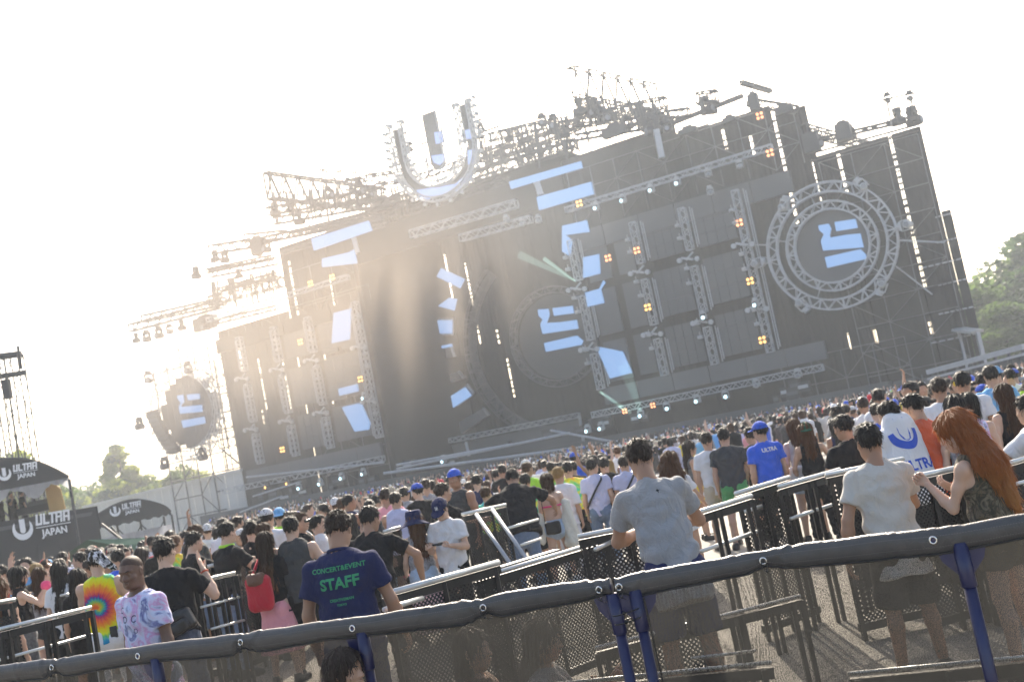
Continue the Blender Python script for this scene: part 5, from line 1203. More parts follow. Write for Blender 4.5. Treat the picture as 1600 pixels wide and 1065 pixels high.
CL = dict(white=cloth('cloth_white', (.78, .78, .80), .12), grey=cloth('cloth_heather_grey', (.315, .315, .32), var=.1, scale=90), beige=cloth('cloth_beige', (.55, .52, .47)), black=cloth('cloth_black', (.016, .016, .018)), navy=cloth('cloth_navy', (.022, .028, .085)), char=cloth('cloth_charcoal', (.06, .062, .064)),
    lav=cloth('cloth_lavender', (.46, .48, .66)), blue=cloth('cloth_blue', (.025, .11, .62)), orange=cloth('cloth_orange_red', (.62, .10, .035)), pink=cloth('cloth_pink', (.75, .32, .36)), hotpink=cloth('cloth_hot_pink', (.8, .08, .22)), denim=cloth('cloth_denim', (.13, .19, .29), var=.35, scale=25), ldenim=cloth('cloth_light_denim', (.38, .48, .60), var=.25, scale=20),
    khaki=cloth('cloth_khaki', (.50, .43, .32)), green=cloth('cloth_green', (.07, .28, .09)), lime=cloth('cloth_lime', (.38, .70, .05)), olive=cloth('cloth_olive_camo', (.085, .068, .042), var=.7, scale=9), red=cloth('cloth_red', (.55, .02, .04)), acid=cloth('cloth_acid_denim', (.07, .085, .125), var=.8, scale=22), yellow=cloth('cloth_yellow', (.75, .58, .03)),
    gpat=cloth('cloth_grey_pattern', (.28, .28, .30), var=.85, scale=42), bpat=cloth('cloth_black_pattern', (.12, .12, .12), var=1., scale=38), lpink=cloth('cloth_pale_pink', (.62, .42, .45), var=.15), sky=cloth('cloth_sky', (.16, .42, .72)), dgreen=cloth('cloth_dark_green', (.02, .09, .05)), brown=cloth('cloth_brown', (.14, .07, .04)), cream=cloth('cloth_cream', (.72, .70, .60), .1))
LEATHER = mat('black_leather', (.012, .012, .013), .3, bump=.3, bscale=90); BROWNL = mat('brown_leather', (.16, .075, .045), .5, bump=.3, bscale=90)
EYEW = mat('eye_white', (.6, .58, .55), .25); EYED = mat('eye_iris', (.015, .01, .008), .2)
SHOEM = [mat('shoe_white', (.6, .6, .6), .6), mat('shoe_black', (.02, .02, .02), .5)]
def tiedye():
    m = cloth('cloth_spiral_tie_dye', (.5, .5, .5)); t = m.node_tree; L = t.links; b = t.nodes['Principled BSDF']
    tc = nn(t, 'ShaderNodeTexCoord'); sx = nn(t, 'ShaderNodeSeparateXYZ'); L.new(tc.outputs['Object'], sx.inputs[0])
    def M_(op, a, b_=None, c=None):
        n = nn(t, 'ShaderNodeMath', operation=op)
        for i, v in enumerate((a, b_, c)):
            if v is None: continue
            if isinstance(v, (int, float)): n.inputs[i].default_value = v
            else: L.new(v, n.inputs[i])
        return n.outputs[0]
    x = M_('ADD', sx.outputs['X'], .045); z = M_('SUBTRACT', sx.outputs['Z'], 1.19)
    r = M_('SQRT', M_('ADD', M_('MULTIPLY', x, x), M_('MULTIPLY', z, z))); th = M_('ARCTAN2', z, x)
    streak = M_('MULTIPLY', M_('SINE', M_('MULTIPLY', th, 34)), M_('MULTIPLY', M_('SINE', M_('MULTIPLY', th, 13)), .035))
    nz = nn(t, 'ShaderNodeTexNoise'); nz.inputs['Scale'].default_value = 30; L.new(tc.outputs['Object'], nz.inputs[0])
    v = M_('ADD', M_('ADD', M_('MULTIPLY', r, 2.75), M_('MULTIPLY', th, -.05)), M_('ADD', streak, M_('MULTIPLY', M_('SUBTRACT', nz.outputs['Fac'], .5), .10)))
    ramp = nn(t, 'ShaderNodeValToRGB'); e = ramp.color_ramp; st = [(0, (.75, .12, .02)), (.07, (.8, .35, .02)), (.12, (.25, .5, .04)), (.19, (.02, .35, .33)), (.25, (.05, .04, .30)), (.31, (.55, .02, .08)), (.44, (.85, .16, .03)), (.55, (.85, .32, .02)), (.62, (.85, .62, .01)), (.76, (.72, .75, .02)), (.84, (.1, .5, .15)), (.93, (.01, .33, .50)), (1., (.01, .25, .50))]
    e.elements[0].color = (*st[0][1], 1); e.elements[1].position = 1; e.elements[1].color = (*st[-1][1], 1)
    for p, c in st[1:-1]:
        q = e.elements.new(p); q.color = (*c, 1)
    L.new(v, ramp.inputs[0]); L.new(ramp.outputs[0], b.inputs['Base Color']); return m
CL['tiedye'] = tiedye()
def multi(name, cols, scale, dist=3.):
    m = cloth(name, (.5, .5, .5)); t = m.node_tree; L = t.links; b = t.nodes['Principled BSDF']; tc = nn(t, 'ShaderNodeTexCoord')
    mp = nn(t, 'ShaderNodeMapping'); mp.inputs['Rotation'].default_value = (.3, .9, .2); L.new(tc.outputs['Object'], mp.inputs[0])
    nz = nn(t, 'ShaderNodeTexNoise'); nz.inputs['Scale'].default_value = scale; nz.inputs['Distortion'].default_value = dist; nz.inputs['Detail'].default_value = 4; L.new(mp.outputs[0], nz.inputs[0])
    r = nn(t, 'ShaderNodeValToRGB'); e = r.color_ramp; n = len(cols)
    e.elements[0].position = .3; e.elements[0].color = (*cols[0], 1); e.elements[1].position = .7; e.elements[1].color = (*cols[-1], 1)
    for i, c in enumerate(cols[1:-1]): e.elements.new(.3+.4*(i+1)/(n-1)).color = (*c, 1)
    L.new(nz.outputs['Fac'], r.inputs[0]); L.new(r.outputs[0], b.inputs['Base Color']); return m
CL['lilac'] = multi('cloth_lilac_tie_dye', [(.62, .68, .85), (.13, .14, .36), (.60, .66, .88), (.66, .62, .82), (.62, .34, .60), (.60, .64, .85), (.20, .16, .40)], 4.2, 2.2)
CL['rainbow'] = multi('cloth_rainbow', [(.05, .45, .6), (.1, .6, .2), (.8, .7, .05), (.85, .3, .05), (.75, .1, .35)], 3.0, 1.)
CL['camo2'] = multi('cloth_leaf_print', [(.05, .045, .03), (.13, .10, .06), (.035, .03, .02), (.17, .14, .09), (.05, .04, .03)], 11, 1.5)
CL['bandana'] = multi('cloth_bandana', [(.01, .01, .012), (.01, .01, .012), (.9, .9, .95), (.01, .01, .012), (.008, .008, .01)], 14, 1.)

def obj2(name, VQ, par, m, smooth=True):
    return link(name, npmesh(name, *VQ, smooth), par, [m])
def textmesh(body, size, bold=.0, ax=.5, extr=.0):
    c = bpy.data.curves.new('lettering', 'FONT'); c.body = body; c.size = size; c.align_x = 'CENTER'; c.offset = bold; c.resolution_u = 3; c.extrude = extr; c.space_line = .9
    o = bpy.data.objects.new('tmp', c); COL.objects.link(o); dg = bpy.context.evaluated_depsgraph_get(); me = bpy.data.meshes.new_from_object(o.evaluated_get(dg)); bpy.data.objects.remove(o); bpy.data.curves.remove(c)
    import bmesh; bm = bmesh.new(); bm.from_mesh(me); bmesh.ops.triangulate(bm, faces=bm.faces[:]); bmesh.ops.subdivide_edges(bm, edges=[e for e in bm.edges if e.calc_length() > size*.25], cuts=2); bmesh.ops.triangulate(bm, faces=bm.faces[:]); bm.to_mesh(me); bm.free()
    V = [tuple(v.co) for v in me.vertices]; Fc = [tuple(p.vertices) for p in me.polygons]; bpy.data.meshes.remove(me); return V, Fc
def onto(shirt, V, Fc, c, sc, side, m, name, par, rotn=0.):
    """lay flat print on a garment: V in the xy plane -> (x, z) round point c, side -1 = back"""
    me = shirt.data; bvh = BVHTree.FromPolygons([v.co.copy() for v in me.vertices], [tuple(p.vertices) for p in me.polygons]); vs = []
    for x, y, *_ in V:
        X_ = x*math.cos(rotn)-y*math.sin(rotn); Y_ = x*math.sin(rotn)+y*math.cos(rotn)
        q = Vector((c[0]+X_*sc*(-side), 0, c[1]+Y_*sc)); o = q+Vector((0, side*.6, 0)); h, n_, i_, d_ = bvh.ray_cast(o, Vector((0, -side, 0)))
        vs.append((h+Vector((0, side*.004, 0))) if h else q)
    mb = MB(); mb.add(vs, Fc); return mb.build(name, m, par)
def person(px, py, D, rz, label, fem=False, skin='mid', hair=('short', 'black', .3), top=('tee', 'white', {}), bottom=('trousers', 'black', {}), arms=(None, None), head=(0, 0), lean=0., hat=None, face=False, hands=('relax', 'relax'), handup=(None, None), res=.013, shoes=1, group=None, side=0., twist=0., stride=0., build=1., sit=False, hscale=None, zoff=0., extra=None, hk=None, feet=True):
    T = AT(px, py, D); base = gz(T[0], T[1])+zoff
    kw = dict(fem=fem, lean=lean, side=side, twist=twist, head=head, armL=arms[0], armR=arms[1], stride=stride, build=build)
    s = skeleton(1.72, **kw); hh = 1.72*(T[2]-base)/s['hc'][2]
    if sit: hh = 1.66 if not hscale else hscale
    hh2 = min(1.9, max(1.45, hh)); s = skeleton(hh2, **kw)
    if not sit: base = T[2]-s['hc'][2] if abs(T[2]-s['hc'][2]-base) > .01 else base
    else:
        dz = s['pel'][2]-.14
        for k_ in ('pel', 'waist', 'chest', 'neck', 'hc'): s[k_] = s[k_]-V3(0, 0, dz)
        for k_ in ('sh', 'elb', 'wri', 'hip'): s[k_] = [p-V3(0, 0, dz) for p in s[k_]]
        s['knee'] = [s['hip'][i]+V3((-.1, .1)[i], .36, .26) for i in (0, 1)]; s['ank'] = [s['knee'][i]+V3(0, .14, -.33) for i in (0, 1)]; base = T[2]-s['hc'][2]
    R = Matrix.Rotation(rz, 3, 'Z'); hcw = R @ Vector(s['hc']); root = empty('person', (T[0]-hcw.x, T[1]-hcw.y, base), rz, label, 'person', group)
    k = s['k']; sd = (px*.37+py) % 7
    b = obj2('body', body_mesh(s, res=res, hands=hands, handup=handup, headkw=dict(h=.0055 if face else .0075, **(hk or {}))), root, SK[skin])
    kind, mt, kk = top; tp = None
    if kind in ('tee', 'tank'):
        tp = obj2('shirt' if kind == 'tee' else 'vest', shirt_mesh(s, kind, res=res*.85, seed=sd, **kk), root, CL[mt])
    kind2, mt2, kk2 = bottom; bt = None
    if kind2: bt = obj2(kind2, pants_mesh(s, kind2, res=res, seed=sd, **kk2), root, CL[mt2])
    if hair:
        hm = obj2('hair', xf(hair_mesh(hair[0], L=hair[2], seed=int(sd), h=.0065), s['Rh']*k**.4, s['hc']), root, HR[hair[1]])
    if hat: obj2('hat', xf(cap_mesh(hat[0]), s['Rh']*k**.4*(hat[2] if len(hat) > 2 else 1.), s['hc']), root, CL[hat[1]])
    if face:
        e = eyes_mb(s, k).build('eye', [EYEW, EYED], root); tag(e, kind='stuff')
        brow_mb(s, k).build('eyebrow', HR['black'], root)
    if feet and not sit:
        for i in (0, 1):
            fd = s['fd'][i]/np.linalg.norm(s['fd'][i]); a = s['ank'][i].copy(); a[2] = 0
            obj2('shoe', xf(shoe_mesh(), basis((0, 0, 1), fd)*k, a), root, SHOEM[shoes])
    if extra: extra(s, root, tp, bt)
    return root
def strap(par, s, pts, w_=.02, m=None, name='strap'):
    mb = MB(); mb.tube([Vector(p) for p in pts], w_/2, 6); return mb.build(name, m or LEATHER, par, True)
def rbox(par, name, c, sz, m, h=.010, r=.04, Rm=None):
    hx = np.array(sz)/2-r
    def f(x, y, z):
        a = np.maximum(np.abs(x)-hx[0], 0); b_ = np.maximum(np.abs(y)-hx[1], 0); c_ = np.maximum(np.abs(z)-hx[2], 0); return np.sqrt(a*a+b_*b_+c_*c_)-r+.003*np.sin(x*40+z*25)
    hx = np.maximum(hx, .002); V, Q = nets(-hx-r-.03, hx+r+.03, h, f)
    Rm = np.eye(3) if Rm is None else Rm
    return obj2(name, (V @ Rm.T+np.array(c), Q), par, m)

# ------------------------------------------------------------------ people one can tell apart
def x_staff(s, r, tp, bt):
    gm = mat('print_green', (.03, .30, .13), .7); c0 = s['chest'][2]
    for body, size, z, bd in (('CONCERT&EVENT', .043, .075, .0010), ('STAFF', .098, -.035, .0030), ('CREATIVEMAN', .024, -.115, .0006), ('TOKYO', .018, -.145, .0005)):
        V, F_ = textmesh(body, size, bd); onto(tp, V, F_, (0, c0+z), 1., -1, gm, 'lettering', r)
    mb = MB(); nk = s['neck']; mb.tube([nk+V3(math.cos(a)*.072, math.sin(a)*.066+.01, .012+.018*math.sin(a)*-1) for a in [i*.4 for i in range(16)]], .013, 7, closed=True); mb.build('collar', CL['navy'], r, True)
person(530, 828, 7.5, math.radians(-4), 'person in a navy polo with green STAFF print, head bowed, back turned', skin='tan', hair=('short', 'dark', .3), top=('tee', 'navy', dict(loose=1.35, hem=-.16)), bottom=('trousers', 'navy', {}), arms=(((-.30, .06, -1), (-.02, .35, -1)), ((.30, .1, -1), (.12, .5, -1))), head=(-.1, .42), lean=.06, extra=x_staff, build=1.06, face=False)
def x_mark(s, r, tp, bt):
    mb = MB(); p = [(-.012, 0), (0, .012), (.006, .004), (.016, .006), (.006, -.003), (.003, -.016), (-.003, -.004)]; onto(tp, [(a, b) for a, b in p], [tuple(range(7))], (0.0, s['chest'][2]+.115), 1., -1, LEATHER, 'print_mark', r)
person(1000, 716, 7.5, math.radians(4), 'person in a plain heather grey T-shirt leaning on a rail, back turned', skin='tan', hair=('short', 'dark', .3), top=('tee', 'grey', dict(loose=1.4, hem=-.24, fold=1.15)), bottom=('shorts', 'navy', dict(length=.95)), arms=(((-.30, .50, -1), (.75, .75, .08)), ((.42, .45, -.85), (-.15, 1, .10))), head=(0, .12), lean=.34, side=-.06, extra=x_mark, build=.93)
def x_bracelet(s, r, tp, bt):
    for i in (0,):
        w_ = s['wri'][i]; mb = MB(); d = s['ad'][i][1]; B = basis(d, (0, 1, 0)); mb.tube([w_+B @ V3(math.cos(a)*.033, math.sin(a)*.03, 0) for a in [j*.5 for j in range(13)]], .011, 6, closed=True); mb.build('wristband', CL['white'], r, True)
person(1357, 690, 7.7, math.radians(2), 'person with short black hair in a beige T-shirt and dark shorts, back turned', skin='tan', hair=('short', 'black', .3), top=('tee', 'beige', dict(loose=1.5, hem=-.24, fold=1.0)), bottom=('shorts', 'black', dict(length=1.02, loose=1.5)), arms=(((-.42, -.10, -1), (-.15, .12, -1)), ((.25, .45, -.9), (-.5, .9, .1))), lean=.12, extra=x_bracelet, build=.98)
def x_red(s, r, tp, bt):
    mb = MB(); c = s['hc']+V3(0, .05, -.1)
person(1492, 676, 7.5, math.radians(42), 'woman with long voluminous red-orange hair in a leaf print top, hands raised together', fem=True, skin='light', hair=('wavy', 'red', .50), top=('tank', 'camo2', dict(loose=1.5, hem=-.12)), bottom=('shorts', 'olive', dict(length=.5)), arms=(((-.05, .45, -1), (.15, .75, .85)), ((.18, .10, -1), (-.30, .95, .55))), hands=('grip', 'relax'), head=(.35, .2), lean=.14, face=True, build=1.0)
def x_bald(s, r, tp, bt):
    im = mat('print_ink', (.03, .035, .12), .8)
    for body, size, x, z in (('O  C', .07, -.02, -.02), ('C', .06, .05, .05), ('O', .05, -.06, -.10)):
        V, F_ = textmesh(body, size, 0); onto(tp, V, F_, (x, s['chest'][2]+z), 1., 1, im, 'lettering', r)
person(205, 893, 8.5, math.radians(146), 'bald dark-skinned man in a lilac and blue marbled V-neck T-shirt looking left', skin='brown', hair=('shaved', 'shaved', .3), top=('tee', 'lilac', dict(loose=1.2, hem=-.16, neckr=.095)), bottom=('trousers', 'denim', {}), arms=(((-.14, -.02, -1), (-.04, .28, -1)), ((.16, -.1, -1), (.02, .15, -1))), head=(.35, .12), lean=.07, face=True, extra=x_bald, build=1.06, hk=dict(nose=1.2, jaw=1.1))
def x_tie(s, r, tp, bt):
    rbox(r, 'phone', s['pel']+V3(.085, -.145, -.01), (.075, .02, .12), LEATHER, .008, .01)
    # bandana: close cap and a tail to the right
    k = s['k']
    def f(x, y, z):
        P = (x, y, z); d = ell(P, (0, -.012, .035), (.088, .112, .097)); d = np.maximum(d, -(z-.02-y*.3)); q = ecap(P, (.05, -.06, .03), (.17, -.05, -.10), .05, .03, 2.2); q = smin(q, cap(P, (.02, -.10, .03), (.10, -.12, -.08), .03, .012), .03); return smin(d, q, .02)+.003*np.sin(x*90+z*60)
    obj2('bandana', xf(nets((-.13, -.2, -.2), (.26, .16, .16), .008, f), s['Rh'], s['hc']), r, CL['bandana'])
person(151, 876, 12.2, math.radians(8), 'man in a rainbow spiral tie-dye vest and white trousers with a black patterned bandana', skin='light', hair=('short', 'black', .3), top=('tank', 'tiedye', dict(loose=1.5, hem=-.12, fold=.6)), bottom=('trousers', 'white', dict(loose=1.2)), arms=(((-.1, .3, -1), (.2, .9, -.2)), ((.3, .35, -.9), (-.3, .8, .3))), lean=.05, side=-.04, extra=x_tie, stride=.1)
def x_waist(s, r, tp, bt):
    rbox(r, 'waist_bag', s['waist']+V3(.06, -.20, -.06), (.34, .12, .20), LEATHER, .010, .05, rot('Y', -.3))
    rbox(r, 'bag_pocket', s['waist']+V3(.085, -.255, -.09), (.22, .06, .11), LEATHER, .010, .03, rot('Y', -.3))
    strap(r, s, [s['waist']+V3(.2, -.16, -.1), s['waist']+V3(.05, -.2, .0), s['waist']+V3(-.14, -.17, .12), s['sh'][0]+V3(.02, -.10, -.12), s['sh'][0]+V3(.06, -.02, .065), s['sh'][0]+V3(.06, .1, -.05)], .035)
    mb = MB(); w_ = s['wri'][1]; d = s['ad'][1][1]; B = basis(d, (0, 1, 0)); mb.tube([w_-d*.02+B @ V3(math.cos(a)*.031, math.sin(a)*.028, 0) for a in [j*.5 for j in range(13)]], .009, 6, closed=True); mb.build('wristband', CL['orange'], r, True)
person(258, 861, 10.4, math.radians(2), 'person in a black T-shirt with a black leather waist bag slung across the back', skin='light', hair=('short', 'black', .3), top=('tee', 'black', dict(loose=1.7, hem=-.14)), bottom=('trousers', 'acid', dict(loose=1.7)), arms=(((-.2, .3, -.8), (.2, .9, .1)), ((.55, .35, -.75), (-.35, .3, 1))), hands=('relax', 'flat'), head=(-.35, .0), extra=x_waist, build=1.02)
def x_pack(s, r, tp, bt):
    c = s['chest']+V3(-.06, -.20, -.19); rbox(r, 'backpack', c, (.28, .15, .38), CL['red'], .011, .07); rbox(r, 'pack_flap', c+V3(0, -.04, .15), (.19, .12, .13), BROWNL, .010, .04)
    mb = MB(); mb.tube([c+V3(-.03, -.07, .2), c+V3(-.03, -.1, .25), c+V3(.03, -.1, .25), c+V3(.03, -.07, .2)], .008, 6); mb.tube([c+V3(0, -.105, .13), c+V3(0, -.115, .13)], .012, 8); mb.build('handle', BROWNL, r, True)
    strap(r, s, [s['chest']+V3(-.13, -.12, -.2), s['chest']+V3(-.15, -.12, .0), s['sh'][0]+V3(.05, -.03, .06)], .035, CL['red'])
person(416, 848, 12.2, math.radians(-12), 'woman with long brown-to-orange hair carrying a red backpack with a brown flap', fem=True, skin='light', hair=('long', 'ombre', .48), top=('tee', 'black', dict(loose=1.4)), bottom=('skirt', 'pink', dict(length=.55)), arms=((None), ((.35, .25, -.85), (.1, 1, .15))), extra=x_pack)
person(455, 824, 12.2, math.radians(-6), 'broad-shouldered man in a dark grey vest with bare arms, back turned', skin='light', hair=('short', 'black', .3), top=('tank', 'char', dict(loose=1.3, hem=-.1)), bottom=('shorts', 'black', dict(length=.9)), arms=(((-.3, .35, -.9), (.3, .9, 0)), ((.45, .1, -.9), (-.2, .8, -.2))), build=1.14)
person(579, 811, 10.6, math.radians(-8), 'person in a black T-shirt with bushy black hair leaning forward, elbow out', skin='tan', hair=('short', 'black', .3), top=('tee', 'black', dict(loose=1.5)), bottom=('trousers', 'black', {}), arms=(((-.3, .5, -.8), (.5, .8, .3)), ((.75, .15, -.62), (-.05, .35, -1))), head=(-.5, .1), lean=.28, build=1.1)
def x_bucket(s, r, tp, bt):
    rbox(r, 'handbag', s['wri'][0]+V3(0, .02, -.22), (.30, .14, .24), BROWNL, .012, .05)
    strap(r, s, [s['wri'][0]+V3(-.08, .02, -.12), s['wri'][0]+V3(-.03, .02, -.03), s['wri'][0]+V3(.08, .02, -.12)], .02, BROWNL)
    mb = MB(); w_ = s['wri'][0]; mb.tube([w_+V3(math.cos(a)*.032, math.sin(a)*.03, .04) for a in [j*.5 for j in range(13)]], .010, 6, closed=True); mb.build('wristband', CL['hotpink'], r, True)
    V, Q = pants_mesh(s, 'shorts', res=.013, length=.22); obj2('tied_denim', (V+np.array([0, -.01, .015]), Q), r, CL['ldenim'])
person(647, 815, 12.6, math.radians(10), 'woman in a floppy navy hat, grey off-shoulder top and pale pink skirt', fem=True, skin='light', hair=('long', 'chest', .36), top=('tank', 'gpat', dict(loose=1.1, neckr=.14)), bottom=('skirt', 'lpink', dict(length=.75)), arms=(((-.2, .1, -1), (-.05, .45, -.9)), ((.15, .3, -1), (0, .9, .1))), hat=('bucket', 'navy', 1.12), extra=x_bucket, head=(.2, 0))
def x_ny(s, r, tp, bt):
    k = s['k']; Rh = s['Rh']*k**.4
    def stroke(a, b, w_=.005):
        mb.bar(a, b, w_, .003)
    mb = MB(); P = lambda x, z: Rh @ V3(x, .099-.25*max(0, z-.07)-x*x*4, z)+s['hc']
    for a, b in (((-.014, .060), (-.014, .098)), ((-.014, .098), (.012, .062)), ((.012, .062), (.012, .100)), ((-.004, .066), (-.004, .084)), ((-.004, .084), (-.016, .104)), ((-.004, .084), (.008, .106))): mb.bar(P(*a), P(*b), .005)
    mb.build('cap_emblem', CL['white'], r)
    rbox(r, 'phone', (s['wri'][0]+s['wri'][1])/2+V3(0, .05, .04), (.15, .02, .03), LEATHER, .006, .006)
person(688, 796, 12.4, math.radians(158), 'man in a white T-shirt and navy NY cap looking down at a phone', skin='light', hair=('short', 'black', .3), top=('tee', 'white', dict(loose=1.7, hem=-.20, fold=1.2)), bottom=('trousers', 'black', {}), arms=(((-.22, .12, -1), (.42, .85, .22)), ((.22, .12, -1), (-.42, .85, .22))), hands=('grip', 'grip'), head=(.1, .5), lean=.05, hat=('cap', 'navy', 1.06), face=True, extra=x_ny)
person(693, 769, 14.2, math.radians(-62), 'man in a black T-shirt stretching one arm out along the rail, facing right', skin='mid', hair=('short', 'dark', .3), top=('tee', 'black', dict(loose=1.3)), arms=(((-.4, .6, -.6), (.1, 1, -.1)), ((.05, .8, -.5), (-.1, 1, -.25))), hands=('flat', 'relax'), face=True, lean=.1)
person(710, 748, 15.2, math.radians(150), 'man in a blue and white cap facing the camera above the rail', skin='tan', hair=('short', 'black', .3), top=('tank', 'char', {}), hat=('back', 'blue', 1.05), face=True, head=(.1, .05))
person(801, 748, 14.6, math.radians(0), 'heavy person in a loose black T-shirt bent over the rail with arms spread', skin='tan', hair=('short', 'black', .3), top=('tee', 'black', dict(loose=2.2)), bottom=('trousers', 'denim', {}), arms=(((-.75, .45, -.55), (-.1, .8, -.5)), ((.75, .45, -.55), (.1, .8, -.5))), lean=.5, build=1.28, head=(0, .3))
def x_bikini(s, r, tp, bt):
    mb = MB(); c = s['chest']+V3(0, 0, -.05); mb.tube([c+V3(math.cos(a)*.138, math.sin(a)*.102, 0) for a in [j*.3 for j in range(21)]], .013, 6, closed=True); mb.build('bikini_strap', CL['hotpink'], r, True)
    rbox(r, 'shoulder_bag', s['pel']+V3(-.02, -.17, -.02), (.22, .08, .18), LEATHER, .010, .03); strap(r, s, [s['pel']+V3(-.12, -.14, .08), s['chest']+V3(-.12, -.12, 0), s['sh'][0]+V3(.03, -.02, .06)], .012)
    def f(x, y, z):                                # white shirt worn off the shoulders
        P = (x, y, z); a = s['elb'][1]+V3(0, -.03, .12); d = ecap(P, a, s['pel']+V3(.20, -.08, -.25), .07, .11, 1.6); d = smin(d, ecap(P, s['elb'][0]+V3(0, -.02, .0), s['pel']+V3(-.2, -.08, -.18), .05, .05, 1.6), .03); return d+.012*np.sin(x*45+z*14)*.8
    obj2('loose_shirt', nets(s['pel']+V3(-.38, -.25, -.5), s['pel']+V3(.45, .2, .5), .013, f), r, CL['cream'])
person(855, 752, 15.6, math.radians(-8), 'woman in a pink bikini top and denim shorts with a white shirt slipped off', fem=True, skin='light', hair=('bob', 'brown', .3), top=('', '', {}), bottom=('shorts', 'ldenim', dict(length=.3)), arms=(((-.2, .15, -1), (-.1, .5, -.8)), ((.25, .1, -1), (.0, .6, -.6))), extra=x_bikini, stride=.10, shoes=0, hands=('grip', 'relax'))
def x_cross(s, r, tp, bt):
    strap(r, s, [s['sh'][1]+V3(-.06, .03, .07), s['sh'][1]+V3(-.06, -.10, .0), s['chest']+V3(0, -.165, -.05), s['waist']+V3(-.12, -.14, 0), s['pel']+V3(-.19, -.02, .04)], .035)
person(926, 728, 17, math.radians(-10), 'man in a lavender T-shirt with a black strap across the back', skin='mid', hair=('short', 'black', .3), top=('tee', 'lav', dict(loose=1.5)), bottom=('trousers', 'denim', {}), extra=x_cross, head=(-.5, 0), shoes=0)
person(975, 724, 17, math.radians(-5), 'man in a pale lavender T-shirt with a thin strap beside the grey T-shirt', skin='mid', hair=('short', 'dark', .3), top=('tee', 'lav', dict(loose=1.5)), extra=x_cross)
person(1048, 722, 13.2, math.radians(-20), 'woman with chestnut shoulder-length hair in a white T-shirt', fem=True, skin='mid', hair=('wavy', 'chest', .24), top=('tee', 'white', dict(loose=1.8)), bottom=('shorts', 'white', dict(length=.5)), arms=((None), ((.35, .35, -.9), (.1, .9, -.6))), shoes=0)
person(1104, 688, 16.3, math.radians(-10), 'man walking away in a white T-shirt and khaki shorts', skin='mid', hair=('short', 'dark', .3), top=('tee', 'white', dict(loose=1.6)), bottom=('shorts', 'khaki', dict(length=.95, loose=1.4)), arms=(((-.15, .05, -1), (-.05, .2, -1)), ((.3, -.1, -1), (.15, .2, -1))), stride=.16)
person(1131, 682, 16, math.radians(-14), 'man walking in a charcoal T-shirt and green shorts', skin='mid', hair=('short', 'black', .3), top=('tee', 'char', dict(loose=1.5)), bottom=('shorts', 'green', dict(length=.9, loose=1.4)), arms=((None), ((.35, .1, -1), (.1, .6, -.8))), stride=.18, build=1.05)
def x_blue(s, r, tp, bt):
    V, F_ = textmesh('ULTRA', .07, .003); onto(tp, V, F_, (0.03, s['chest'][2]+.05), 1., -1, CL['white'], 'lettering', r)
person(1187, 674, 14.8, math.radians(8), 'person in a bright blue T-shirt with a white and blue cap', skin='mid', hair=('short', 'black', .3), top=('tee', 'blue', dict(loose=1.6)), bottom=('trousers', 'black', {}), hat=('cap', 'blue', 1.05), head=(.5, 0), extra=x_blue)
person(1240, 668, 15.2, math.radians(-4), 'woman with long blond-brown hair and a white bag on her back', fem=True, skin='light', hair=('long', 'chest', .4), top=('tank', 'khaki', {}), bottom=('shorts', 'ldenim', dict(length=.5)), extra=lambda s, r, tp, bt: rbox(r, 'white_bag', s['pel']+V3(-.12, -.2, .02), (.22, .12, .28), CL['white'], .012, .05))
person(1259, 674, 14.8, math.radians(-8), 'woman in black trousers and strappy black top with bare arms', fem=True, skin='mid', hair=('long', 'chest', .3), top=('tank', 'black', dict(hem=-.02)), bottom=('trousers', 'black', dict(loose=2)), arms=(((-.35, .1, -.9), (.1, .6, -.4)), ((.5, .2, -.8), (.2, .6, -.8))), hat=('back', 'dgreen', 1.03), build=1.05)
person(1317, 668, 11.3, math.radians(12), 'man in a black T-shirt with cropped black hair left of the beige T-shirt', skin='tan', hair=('short', 'black', .3), top=('tee', 'black', dict(loose=1.4)), arms=(((-.4, .2, -.9), (.4, .8, -.1)), (None)), head=(.4, .1))
def x_cape(s, r, tp, bt):
    def f(x, y, z):
        P = (x, y, z); d = ecap(P, s['neck']+V3(0, -.02, .0), s['pel']+V3(0, -.03, -.10), .17, .30, 1.35); d = smin(d, cap(P, s['sh'][0], s['sh'][1], .085, .085), .06)
        d = d+.010*np.sin(x*32+np.sin(z*8)*1.5); return np.maximum(d, -(z-(s['pel'][2]-.14+.02*np.sin(x*14))))
    o = obj2('jersey_cape', nets(s['pel']+V3(-.46, -.40, -.3), s['neck']+V3(.46, .35, .2), .014, f), r, CL['white']); ink = mat('print_blue', (.02, .08, .48), .7); c0 = s['chest'][2]
    n = 22; oa = [(math.pi*1.0+math.pi*1.05*i/n) for i in range(n+1)]
    V = [(.135*math.cos(a), .135*math.sin(a)+.07) for a in oa]+[(.085*math.cos(a)+.006, .085*math.sin(a)+.085) for a in reversed(oa)]; onto(o, V, [(i, i+1, 2*n+1-i-1, 2*n+1-i) for i in range(n)], (-.02, c0+.06), 1.1, -1, ink, 'print_crescent', r)
    V = [(-.045, .2), (.045, .2), (.045, .06), (.03, .02), (0, .005), (-.03, .02), (-.045, .06)]; onto(o, V, [tuple(range(7))], (-.02, c0+.06), 1.1, -1, ink, 'print_bar', r)
    for body, z, sz, bd in (('ULTRA', -.20, .13, .004), ('JAPAN', -.31, .085, .003)):
        V, F_ = textmesh(body, sz, bd); onto(o, V, F_, (0., c0+z), 1., -1, ink, 'lettering', r)
person(1388, 648, 10.8, math.radians(22), 'person draped in a white cape with a blue round logo and lettering', skin='mid', hair=('short', 'black', .3), top=('tee', 'white', {}), lean=.15, extra=x_cape, head=(.3, .1), side=.05)
